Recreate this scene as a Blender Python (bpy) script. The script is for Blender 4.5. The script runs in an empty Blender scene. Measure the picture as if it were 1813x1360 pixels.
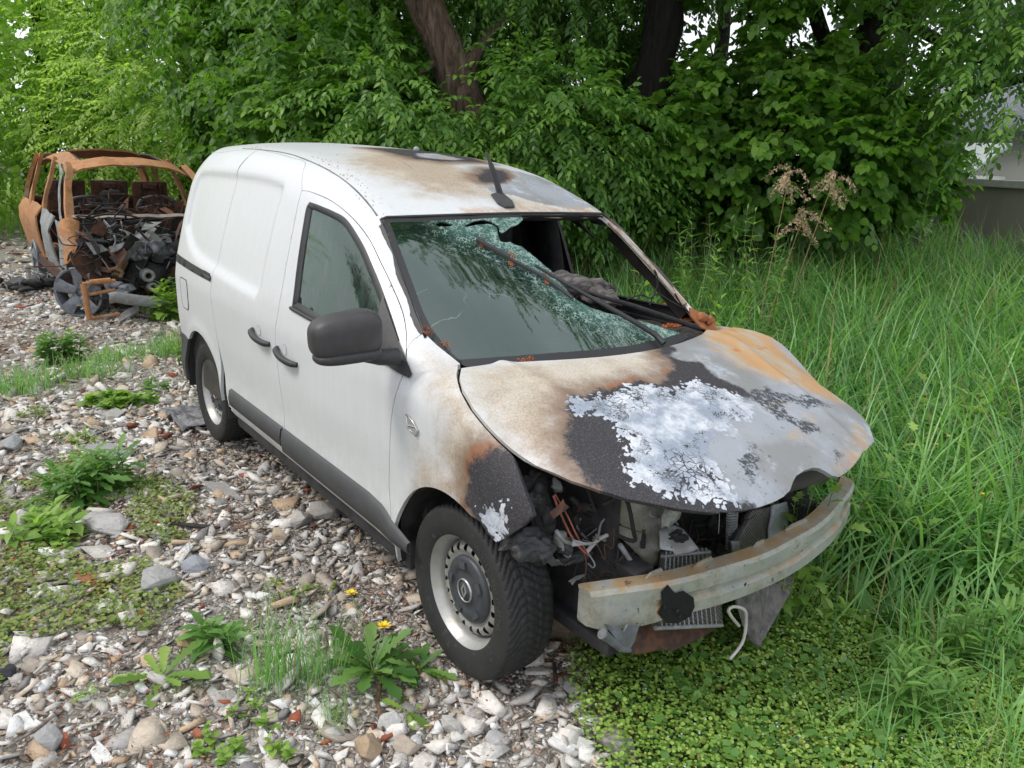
import bpy, bmesh, math, random
import numpy as np
from mathutils import Vector, Matrix
from mathutils.geometry import delaunay_2d_cdt
R_ = math.radians
scene = bpy.context.scene
COL = scene.collection
# ------------------------------------------------------------------ camera
CAM = np.array([2.0706517, -2.20874236, 1.79935158])
CR = np.array([0.59873145, 0.80010724, 0.03672944])
CU = np.array([-0.24270779, 0.13753844, 0.96030001])
CF = np.array([-0.76329128, 0.58387634, -0.27654085])
FPX = 1408.92
cd = bpy.data.cameras.new('camera'); cam = bpy.data.objects.new('camera', cd); COL.objects.link(cam)
cam.matrix_world = Matrix(((CR[0], CU[0], -CF[0], CAM[0]), (CR[1], CU[1], -CF[1], CAM[1]), (CR[2], CU[2], -CF[2], CAM[2]), (0, 0, 0, 1)))
cd.sensor_width = 36; cd.lens = FPX/1813*36; cd.clip_start = .05; cd.clip_end = 600
scene.camera = cam
# ------------------------------------------------------------------ light: bright overcast, soft sun high behind the camera's left
SUN_EL, SUN_AZ = 52, -118      # azimuth of the sun seen from the van, degrees from +x towards +y
w = bpy.data.worlds.new('World'); scene.world = w; w.use_nodes = True
wn = w.node_tree; bg = wn.nodes['Background']
sky = wn.nodes.new('ShaderNodeTexSky'); sky.sky_type = 'NISHITA'; sky.sun_disc = False
sky.sun_elevation = R_(SUN_EL); sky.sun_rotation = R_(90-SUN_AZ); sky.air_density = 1.0; sky.dust_density = 5.0; sky.ozone_density = 1.0
# an overcast sky: the blue is veiled by high white cloud of uneven thickness
tc = wn.nodes.new('ShaderNodeTexCoord'); nz = wn.nodes.new('ShaderNodeTexNoise'); nz.inputs['Scale'].default_value = 2.2; nz.inputs['Detail'].default_value = 5
wn.links.new(tc.outputs['Generated'], nz.inputs['Vector'])
cr = wn.nodes.new('ShaderNodeValToRGB'); cr.color_ramp.elements[0].position = .3; cr.color_ramp.elements[0].color = (4.6, 4.9, 5.4, 1); cr.color_ramp.elements[1].position = .7; cr.color_ramp.elements[1].color = (7.4, 7.5, 7.8, 1)
wn.links.new(nz.outputs['Fac'], cr.inputs['Fac'])
mxs = wn.nodes.new('ShaderNodeMix'); mxs.data_type = 'RGBA'; mxs.inputs[0].default_value = .88
wn.links.new(sky.outputs['Color'], mxs.inputs[6]); wn.links.new(cr.outputs['Color'], mxs.inputs[7]); wn.links.new(mxs.outputs[2], bg.inputs['Color'])
bg.inputs['Strength'].default_value = 0.14
sd_ = bpy.data.lights.new('sun', 'SUN'); sd_.energy = 1.3; sd_.angle = R_(18); sd_.color = (1, .96, .9)
sun = bpy.data.objects.new('sun', sd_); COL.objects.link(sun)
_s = Vector((math.cos(R_(SUN_AZ))*math.cos(R_(SUN_EL)), math.sin(R_(SUN_AZ))*math.cos(R_(SUN_EL)), math.sin(R_(SUN_EL))))
sun.rotation_euler = _s.to_track_quat('Z', 'Y').to_euler(); sun.location = _s*30
scene.view_settings.view_transform = 'Standard'; scene.view_settings.look = 'None'
scene.view_settings.exposure = 0.66; scene.view_settings.gamma = 1
scene.render.engine = 'CYCLES'
scene.cycles.max_bounces = 6; scene.cycles.transparent_max_bounces = 16
scene.cycles.use_denoising = True

# ------------------------------------------------------------------ helpers: pixels of the survey photo to points
def ray(u, v):
    d = CF+CR*(u-906.5)/FPX+CU*(680-v)/FPX
    return d/np.linalg.norm(d)
def pl(u, v, ax, val):
    d = ray(u, v); return CAM+(val-CAM[ax])/d[ax]*d
def gnd(u, v, z=0.): return pl(u, v, 2, z)
# ------------------------------------------------------------------ helpers: objects
def tag(o, label=None, cat=None, group=None, kind=None):
    if label: o['label'] = label
    if cat: o['category'] = cat
    if group: o['group'] = group
    if kind: o['kind'] = kind
    return o
def empty(name, loc=(0, 0, 0), rz=0, **k):
    o = bpy.data.objects.new(name, None); COL.objects.link(o); o.location = loc; o.rotation_euler = (0, 0, rz); o.empty_display_size = .2
    return tag(o, **k)
def mesh_np(name, V, Fc, m=None, parent=None, smooth=False, attrs=None, mats=None, midx=None):
    """V (n,3); Fc: (m,k) int array or list of arrays of faces"""
    me = bpy.data.meshes.new(name)
    if isinstance(Fc, np.ndarray): Fc = [Fc]
    Fc = [f for f in Fc if len(f)]
    loops = np.concatenate([f.ravel() for f in Fc]).astype(np.int32)
    tot = np.concatenate([np.full(len(f), f.shape[1], np.int32) for f in Fc])
    st = np.concatenate([[0], np.cumsum(tot)[:-1]]).astype(np.int32)
    me.vertices.add(len(V)); me.vertices.foreach_set('co', np.asarray(V, np.float32).ravel())
    me.loops.add(len(loops)); me.loops.foreach_set('vertex_index', loops)
    me.polygons.add(len(tot)); me.polygons.foreach_set('loop_start', st); me.polygons.foreach_set('loop_total', tot)
    if smooth is not False:
        me.polygons.foreach_set('use_smooth', np.ones(len(tot), bool) if smooth is True else np.asarray(smooth, bool))
    for mm in (mats or ([m] if m else [])): me.materials.append(mm)
    if midx is not None: me.polygons.foreach_set('material_index', np.asarray(midx, np.int32))
    for k, v in (attrs or {}).items():
        v = np.asarray(v, np.float32)
        if v.ndim == 1: a = me.attributes.new(k, 'FLOAT', 'POINT'); a.data.foreach_set('value', v)
        else: a = me.attributes.new(k, 'FLOAT_VECTOR', 'POINT'); a.data.foreach_set('vector', v.ravel())
    me.update(calc_edges=True); me.validate()
    o = bpy.data.objects.new(name, me); COL.objects.link(o)
    if parent: o.parent = parent
    return o
class MB:
    """collects simple shapes into one mesh"""
    def __init__(s): s.V = []; s.F = []; s.S = []; s.n = 0
    def add(s, V, F, sm=False):
        V = [tuple(map(float, v)) for v in V]
        s.V += V; s.F += [tuple(i+s.n for i in f) for f in F]; s.S += [sm]*len(F); s.n += len(V); return s
    def box(s, c, d, rot=None, bev=0.0, taper=1.0):
        bm = bmesh.new(); bmesh.ops.create_cube(bm, size=1)
        for v in bm.verts:
            t = taper if v.co.z > 0 else 1
            v.co = Vector((v.co.x*d[0]*t, v.co.y*d[1]*t, v.co.z*d[2]))
        if bev > 0: bmesh.ops.bevel(bm, geom=bm.edges[:], offset=bev, segments=2, profile=.6, affect='EDGES')
        M = (rot.to_matrix() if hasattr(rot, 'to_matrix') else rot) if rot is not None else None
        V = [(M @ v.co if M is not None else v.co)+Vector(c) for v in bm.verts]
        bm.verts.index_update(); s.add(V, [[v.index for v in f.verts] for f in bm.faces]); bm.free(); return s
    def tube(s, pts, r, seg=8, cap=True):
        pts = [Vector(p) for p in pts]; n = len(pts); rr = r if hasattr(r, '__len__') else [r]*n
        V = []; F = []; up = None
        for i, p in enumerate(pts):
            t = (pts[min(i+1, n-1)]-pts[max(i-1, 0)]).normalized()
            if up is None: up = t.orthogonal().normalized()
            up = (up-t*up.dot(t)); up = up.normalized() if up.length > 1e-6 else t.orthogonal().normalized()
            b = t.cross(up)
            for k in range(seg):
                a = 2*math.pi*k/seg; V.append(p+(up*math.cos(a)+b*math.sin(a))*rr[i])
        for i in range(n-1):
            for k in range(seg):
                k2 = (k+1) % seg; F.append((i*seg+k, i*seg+k2, (i+1)*seg+k2, (i+1)*seg+k))
        s.add(V, F, True)
        if cap: s.add(V[:seg], [tuple(range(seg))[::-1]]); s.add(V[-seg:], [tuple(range(seg))])
        return s
    def sheet(s, P, t=0.004, sm=True):
        """P: grid of points rows x cols -> a thin plate of thickness t"""
        P = np.asarray(P, float); r, c = P.shape[:2]
        du = np.gradient(P, axis=0); dv = np.gradient(P, axis=1); N = np.cross(du, dv); N /= np.linalg.norm(N, axis=2, keepdims=True)+1e-9
        A = P+N*t/2; B = P-N*t/2; V = np.concatenate([A.reshape(-1, 3), B.reshape(-1, 3)])
        q = []; k = r*c
        for i in range(r-1):
            for j in range(c-1):
                a = i*c+j; q.append((a, a+c, a+c+1, a+1)); q.append((k+a, k+a+1, k+a+c+1, k+a+c))
        s.add(V, q, sm); e = []
        bd = [j for j in range(c)]+[i*c+c-1 for i in range(1, r)]+[(r-1)*c+j for j in range(c-2, -1, -1)]+[i*c for i in range(r-2, 0, -1)]
        for a, b in zip(bd, bd[1:]+bd[:1]): e.append((a, b, b+k, a+k))
        s.add(V, e, False); return s
    def poly(s, pts, t, nrm=None):
        """extruded flat polygon (pts 3D, planar)"""
        pts = [Vector(p) for p in pts]
        if nrm is None:
            nrm = Vector((0, 0, 0))
            for a, b in zip(pts, pts[1:]+pts[:1]): nrm += a.cross(b)
        n = Vector(nrm).normalized()*t; m = len(pts)
        s.add([p+n/2 for p in pts]+[p-n/2 for p in pts], [tuple(range(m)), tuple(range(2*m-1, m-1, -1))]+[(i, (i+1) % m+m-m, ) if False else (i, i+m, (i+1) % m+m, (i+1) % m) for i in range(m)]); return s
    def lathe(s, prof, origin, axis='y', seg=48, a0=0, a1=2*math.pi):
        """prof: (radius, offset) pairs"""
        V = []; F = []; n = len(prof); full = abs(a1-a0-2*math.pi) < 1e-6; m = seg if full else seg+1
        for i in range(m):
            a = a0+(a1-a0)*i/seg; c, d = math.cos(a), math.sin(a)
            for r, o in prof:
                if axis == 'y': V.append((origin[0]+r*c, origin[1]+o, origin[2]+r*d))
                elif axis == 'z': V.append((origin[0]+r*c, origin[1]+r*d, origin[2]+o))
                else: V.append((origin[0]+o, origin[1]+r*c, origin[2]+r*d))
        for i in range(seg):
            j = (i+1) % m
            for k in range(n-1): F.append((i*n+k, i*n+k+1, j*n+k+1, j*n+k))
        s.add(V, F, True); return s
    def jitter(s, amp, sc=12, seed=0):
        rs = np.random.RandomState(seed); ph = rs.rand(3, 3)*6; A = np.array(s.V); D = np.zeros_like(A)
        for k in range(3):
            D[:, k] = np.sin(A[:, 0]*sc+ph[k, 0])*np.sin(A[:, 1]*sc*1.3+ph[k, 1])+np.sin(A[:, 2]*sc*1.7+ph[k, 2]+A[:, 0]*sc*2)*.6
        s.V = [tuple(v) for v in A+D*amp]; return s
    def build(s, name, m, parent=None, bev=0):
        me = bpy.data.meshes.new(name); me.from_pydata(s.V, [], s.F); me.materials.append(m)
        me.polygons.foreach_set('use_smooth', s.S); me.update()
        o = bpy.data.objects.new(name, me); COL.objects.link(o)
        if parent: o.parent = parent
        return o
# ------------------------------------------------------------------ helpers: materials
class NT:
    def __init__(s, name, rough=.6, spec=.5):
        s.m = bpy.data.materials.new(name); s.m.use_nodes = True; s.t = s.m.node_tree; s.b = s.t.nodes['Principled BSDF']
        s.b.inputs['Roughness'].default_value = rough; s.b.inputs['Specular IOR Level'].default_value = spec
        s.tc = s.t.nodes.new('ShaderNodeTexCoord')
    def put(s, sock, v):
        if isinstance(v, bpy.types.NodeSocket): s.t.links.new(v, sock)
        elif isinstance(v, tuple) and len(v) == 3 and sock.type == 'RGBA': sock.default_value = (*v, 1)
        else: sock.default_value = v
    def math(s, op, a, b=0., c=0., clamp=False):
        n = s.t.nodes.new('ShaderNodeMath'); n.operation = op; n.use_clamp = clamp
        s.put(n.inputs[0], a); s.put(n.inputs[1], b); s.put(n.inputs[2], c); return n.outputs[0]
    def vec(s, scale=(1, 1, 1), src='Object', rot=(0, 0, 0)):
        n = s.t.nodes.new('ShaderNodeMapping'); n.inputs['Scale'].default_value = scale; n.inputs['Rotation'].default_value = rot
        s.t.links.new(s.tc.outputs[src] if isinstance(src, str) else src, n.inputs['Vector']); return n.outputs[0]
    def noise(s, sc, det=3, vec=None, rough=.55, dist=0, out='Fac'):
        n = s.t.nodes.new('ShaderNodeTexNoise'); n.inputs['Scale'].default_value = sc; n.inputs['Detail'].default_value = det
        n.inputs['Roughness'].default_value = rough; n.inputs['Distortion'].default_value = dist
        s.t.links.new(vec if vec is not None else s.tc.outputs['Object'], n.inputs['Vector']); return n.outputs[out]
    def voro(s, sc, feat='F1', vec=None, out='Distance', rand=1):
        n = s.t.nodes.new('ShaderNodeTexVoronoi'); n.feature = feat; n.inputs['Scale'].default_value = sc; n.inputs['Randomness'].default_value = rand
        s.t.links.new(vec if vec is not None else s.tc.outputs['Object'], n.inputs['Vector']); return n.outputs[out]
    def attr(s, name, out='Fac'):
        n = s.t.nodes.new('ShaderNodeAttribute'); n.attribute_name = name; return n.outputs[out]
    def mix(s, f, a, b, mode='MIX'):
        n = s.t.nodes.new('ShaderNodeMix'); n.data_type = 'RGBA'; n.blend_type = mode
        s.put(n.inputs[0], f); s.put(n.inputs[6], a); s.put(n.inputs[7], b); return n.outputs[2]
    def ramp(s, f, stops):
        n = s.t.nodes.new('ShaderNodeValToRGB'); e = n.color_ramp.elements
        while len(e) < len(stops): e.new(.5)
        for x, (p, c) in zip(e, stops): x.position = p; x.color = (*c, 1) if len(c) == 3 else c
        s.put(n.inputs[0], f); return n.outputs[0]
    def step(s, v, a, b):
        n = s.t.nodes.new('ShaderNodeMapRange'); n.interpolation_type = 'SMOOTHSTEP'
        s.put(n.inputs[0], v); n.inputs[1].default_value = a; n.inputs[2].default_value = b; return n.outputs[0]
    def lin(s, v, a, b, c=0, d=1):
        n = s.t.nodes.new('ShaderNodeMapRange'); s.put(n.inputs[0], v)
        for i, x in enumerate((a, b, c, d)): n.inputs[1+i].default_value = x
        return n.outputs[0]
    def sep(s, v, k):
        n = s.t.nodes.new('ShaderNodeSeparateXYZ'); s.t.links.new(v, n.inputs[0]); return n.outputs[k]
    def bump(s, h, st=.5, d=.005):
        n = s.t.nodes.new('ShaderNodeBump'); n.inputs['Strength'].default_value = st; n.inputs['Distance'].default_value = d
        s.put(n.inputs['Height'], h); s.t.links.new(n.outputs[0], s.b.inputs['Normal']); return n.outputs[0]
    def out(s, col=None, rough=None, metal=None):
        if col is not None: s.put(s.b.inputs['Base Color'], col)
        if rough is not None: s.put(s.b.inputs['Roughness'], rough)
        if metal is not None: s.put(s.b.inputs['Metallic'], metal)
        return s.m
def simple(name, col, rough=.6, var=.25, sc=14, metal=0, bump=.3, col2=None, spec=.5):
    n = NT(name, rough, spec); a = tuple(c*(1-var) for c in col); b = col2 or tuple(min(1, c*(1+var)) for c in col)
    f = n.noise(sc, 5); n.bump(n.noise(sc*5, 4), bump, .003)
    return n.out(n.ramp(f, [(.32, a), (.68, b)]), None, metal)
# ================================================================== VAN BODY SURFACE
def spl(xs, ys):
    xs = np.array(xs, float); ys = np.array(ys, float)
    h = np.diff(xs); dl = np.diff(ys)/h; m = np.zeros(len(xs)); m[0] = dl[0]; m[-1] = dl[-1]
    for i in range(1, len(xs)-1):
        m[i] = 0 if dl[i-1]*dl[i] <= 0 else (h[i-1]+h[i])*3/((2*h[i]+h[i-1])/dl[i-1]+(h[i]+2*h[i-1])/dl[i])
    def f(x):
        x = np.asarray(x, float); i = np.clip(np.searchsorted(xs, x)-1, 0, len(h)-1); t = (x-xs[i])/h[i]
        tt = np.clip(t, 0, 1); H = h[i]
        v = (1+2*tt)*(1-tt)**2*ys[i]+tt*(1-tt)**2*H*m[i]+tt*tt*(3-2*tt)*ys[i+1]+tt*tt*(tt-1)*H*m[i+1]
        return v+np.where(t < 0, t*H*m[0], 0)+np.where(t > 1, (t-1)*H*m[-1], 0)
    return f
Pw = spl([-3.55, -3.4, -2.8, -2.2, -1.7, -1.38, -1.08, -.84, -.44, -.04, .3], [1.78, 1.815, 1.828, 1.812, 1.775, 1.728, 1.648, 1.563, 1.335, 1.08, .86])
Ph = spl([-.6, -.3, -.15, -.05, .1, .2, .4, .6, .7, .78, .86], [.7, 1.0, 1.075, 1.088, 1.075, 1.055, 1.0, .925, .88, .825, .70])
kw = spl([-1.7, -.94, -.235, .3], [0, .25, .46, .46]); cw = spl([-1.2, -.9, -.2], [.07, .06, .02])
ch = spl([-.15, .0, .3, .9], [.0, .03, .12, .13])
Wz = spl([.15, .22, .3, .42, .55, .75, .95, 1.05, 1.2, 1.4, 1.6, 1.8, 2.0], [.79, .83, .858, .870, .862, .872, .874, .862, .828, .775, .712, .645, .57])
def Tw(x, y): y2 = y*y; return Pw(x+kw(x)*y2)-cw(x)*y2
def Th(x, y): y2 = y*y; return Ph(x+.1*y2)-ch(x)*y2
def Wf(x, z):
    v = Wz(z); v = v-.045*np.clip((x-.05)/.6, 0, 2)**2*1.0
    v = v-.035*np.clip((-2.7-x)/.8, 0, 1)**2
    t = np.clip((-3.30-x)/.22, 0, 1); v = v-.2*(1-np.sqrt(1-t*t*.98))
    r = np.sqrt(x*x+(z-.315)**2); v = v+.010*np.exp(-((r-.40)/.045)**2)
    r = np.sqrt((x+2.812)**2+(z-.315)**2); v = v+.008*np.exp(-((r-.40)/.045)**2)
    return v
def smax(a, b, r):
    h = np.maximum(r-np.abs(a-b), 0); return np.maximum(a, b)+h*h/(4*r)
def Fb(p, T=None):
    x, y, z = p[..., 0], p[..., 1], p[..., 2]
    if T is not None: t = T(x, y); s = .88
    else: t = np.maximum(Tw(x, y), Th(x, y)); s = .9
    a = np.abs(y)-Wf(x, z); b = (z-t)*s
    return smax(a, b, .16)
def bisect(o, d, lo, hi, f=Fb, it=34):
    lo = np.full(len(o), lo, float) if np.isscalar(lo) else lo.copy(); hi = np.full(len(o), hi, float) if np.isscalar(hi) else hi.copy()
    for _ in range(it):
        m = (lo+hi)/2; v = f(o+d*m[:, None]); i = v < 0; lo = np.where(i, m, lo); hi = np.where(i, hi, m)
    return o+d*lo[:, None]
def hit(pts, f=Fb, t0=1.2, t1=8):
    """photo outline (pixels) -> points on the body surface"""
    out = []
    ts = np.linspace(t0, t1, 1400)
    for (u, v) in pts:
        d = ray(u, v); P = CAM+ts[:, None]*d; val = f(P); k = np.argmax(val < 0)
        if val[k] >= 0: k = int(np.argmin(val)); out.append(P[k]); continue
        out.append(bisect(CAM[None], d[None], np.array([ts[k]]), np.array([ts[k-1]]), f)[0])
    return np.array(out)
# parameterisations of the surface
class Cyl:
    def __init__(s, z0, f=Fb): s.z0 = z0; s.f = f
    def to2(s, p): return np.stack([p[:, 0], np.arctan2(p[:, 2]-s.z0, -p[:, 1])*.8], 1)
    def to3(s, q):
        th = q[:, 1]/.8; o = np.stack([q[:, 0], 0*th, 0*th+s.z0], 1); d = np.stack([0*th, -np.cos(th), np.sin(th)], 1)
        return bisect(o, d, .02, 1.6, s.f)
class Side:
    def __init__(s, f=Fb, sg=-1): s.f = f; s.sg = sg
    def to2(s, p): return p[:, [0, 2]].copy()
    def to3(s, q):
        o = np.stack([q[:, 0], 0*q[:, 0], q[:, 1]], 1); d = np.zeros_like(o); d[:, 1] = s.sg; return bisect(o, d, .02, 1.2, s.f)
class Top:
    def __init__(s, T): s.T = T
    def to2(s, p): return p[:, :2].copy()
    def to3(s, q): return np.stack([q[:, 0], q[:, 1], s.T(q[:, 0], q[:, 1])], 1)
def dense(P, sp, closed=True):
    P = np.asarray(P, float); out = []
    n = len(P); m = n if closed else n-1
    for i in range(m):
        a, b = P[i], P[(i+1) % n]; k = max(1, int(np.ceil(np.linalg.norm(b-a)/sp)))
        for j in range(k): out.append(a+(b-a)*j/k)
    if not closed: out.append(P[-1])
    return np.array(out)
def curve(P, n=8):
    """Catmull-Rom through the points (open)"""
    P = np.asarray(P, float); Q = np.concatenate([[2*P[0]-P[1]], P, [2*P[-1]-P[-2]]]); out = []
    for i in range(1, len(Q)-2):
        for t in np.arange(n)/n:
            a, b, c, d = Q[i-1:i+3]
            out.append(.5*(2*b+(c-a)*t+(2*a-5*b+4*c-d)*t*t+(3*b-a-3*c+d)*t**3))
    out.append(Q[-2]); return np.array(out)
def inpoly(p, poly):
    x, y = p[:, 0], p[:, 1]; c = np.zeros(len(p), bool); n = len(poly)
    for i in range(n):
        a, b = poly[i], poly[(i+1) % n]
        with np.errstate(divide='ignore', invalid='ignore'):
            t = ((a[1] > y) != (b[1] > y)) & (x < (b[0]-a[0])*(y-a[1])/(b[1]-a[1]+1e-12)+a[0])
        c ^= t
    return c
def sdf(p, poly):
    """signed distance, positive inside"""
    d = np.full(len(p), 9.); n = len(poly)
    for i in range(n):
        a, b = np.asarray(poly[i]), np.asarray(poly[(i+1) % n]); e = b-a; w_ = p-a
        t = np.clip((w_@e)/(e@e+1e-12), 0, 1); d = np.minimum(d, np.linalg.norm(w_-t[:, None]*e, axis=1))
    return np.where(inpoly(p, poly), d, -d)
def enc(d): return np.clip(.5+d/.4, 0, 1)
def fill2(outline, sp, holes=(), jit=.0):
    """triangulate a 2D outline with an even interior grid"""
    out = dense(outline, sp); segs = [out]+[dense(h, sp) for h in holes]
    lo, hi = out.min(0), out.max(0); g = []
    xs = np.arange(lo[0], hi[0], sp); ys = np.arange(lo[1], hi[1], sp*.866)
    X, Y = np.meshgrid(xs, ys); X = X+(np.arange(len(ys)) % 2)[:, None]*sp/2; G = np.stack([X.ravel(), Y.ravel()], 1)
    d = sdf(G, out); ok = d > sp*.45
    for h in holes: ok &= sdf(G, h) < -sp*.45
    G = G[ok]
    V = np.concatenate(segs+[G]); E = []; k = 0
    for s in segs: n = len(s); E += [(k+i, k+(i+1) % n) for i in range(n)]; k += n
    r = delaunay_2d_cdt([Vector(v) for v in V], E, [], 0, 1e-7)
    V2 = np.array([tuple(v) for v in r[0]]); T = np.array([f for f in r[2] if len(f) == 3])
    c = V2[T].mean(1); ok = inpoly(c, out)
    for h in holes: ok &= ~inpoly(c, h)
    T = T[ok]; a = V2[T]; ar = np.cross(a[:, 1]-a[:, 0], a[:, 2]-a[:, 0]); T = T[np.abs(ar) > 1e-10]; ar = ar[np.abs(ar) > 1e-10]
    T[ar < 0] = T[ar < 0][:, ::-1]
    return V2, T
def inset(poly, d):
    """shrink a 2D outline by d"""
    P = np.asarray(poly); A = 0
    for a, b in zip(P, np.roll(P, -1, 0)): A += a[0]*b[1]-b[0]*a[1]
    sgn = 1 if A > 0 else -1
    e = np.roll(P, -1, 0)-P; e /= np.linalg.norm(e, axis=1, keepdims=True)+1e-12; n = np.stack([-e[:, 1], e[:, 0]], 1)*sgn
    m = n+np.roll(n, 1, 0); m /= np.maximum((m*n).sum(1, keepdims=True), .35); return P+m*d
CENT = np.array([-1.2, 0, .7])
def panel(name, out3, mode, sp, m, parent, holes3=(), masks=None, disp=None, gap=.0022, flange=.018, mirror=False, extra=None, post=None):
    """a body panel: the outline lies on the body surface, the panel follows the surface and is folded in at its rim"""
    q = mode.to2(np.asarray(out3)); keep = np.linalg.norm(np.roll(q, -1, 0)-q, axis=1) > 1e-4; q = q[keep]
    if gap: q = inset(dense(q, .03), gap)
    hs = [mode.to2(np.asarray(h)) for h in holes3]
    V2, T = fill2(q, sp, hs); V = mode.to3(V2)
    if disp is not None: V = disp(V, V2)
    vn = np.zeros_like(V); a = V[T]; fn = np.cross(a[:, 1]-a[:, 0], a[:, 2]-a[:, 0])
    for k in range(3): np.add.at(vn, T[:, k], fn)
    vn /= np.linalg.norm(vn, axis=1, keepdims=True)+1e-12
    if (vn*(V-CENT)).sum() < 0: T = T[:, ::-1]; vn = -vn
    # rim
    E = np.concatenate([T[:, [0, 1]], T[:, [1, 2]], T[:, [2, 0]]]); key = {}
    for e in map(tuple, E): key[(min(e), max(e))] = key.get((min(e), max(e)), 0)+1
    B = np.array([e for e in map(tuple, E) if key[(min(e), max(e))] == 1])
    nV = len(V); VV = [V]; FF = [T]; sm = [np.ones(len(T), bool)]
    A = {}
    if masks:
        for k, polys in masks.items():
            A[k] = np.max([enc(sdf(V2, mode.to2(np.asarray(p)))) for p in polys], axis=0)
    if extra: A.update(extra(V, V2))
    ia = np.arange(nV)
    if flange and len(B):
        u = np.unique(B); ix = {a: i for i, a in enumerate(u)}
        VV += [V[u], V[u]-vn[u]*flange]; m_ = len(u)
        qd = np.array([(nV+ix[a], nV+m_+ix[a], nV+m_+ix[b], nV+ix[b]) for a, b in B]); FF.append(qd); sm.append(np.zeros(len(qd), bool)); ia = np.concatenate([ia, u, u])
    VV = np.concatenate(VV)
    if mirror: VV = VV*[1, -1, 1]; FF = [f[:, ::-1] for f in FF]
    if post: VV = post(VV)
    return mesh_np(name, VV, FF, m, parent, smooth=np.concatenate(sm), attrs={k: v[ia] for k, v in A.items()})
def ribbon(name, P, wd, th, m, parent, mirror=False, off=0.0):
    """flat strip laid along a surface curve P (points), width wd (towards side vector), thickness th"""
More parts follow.
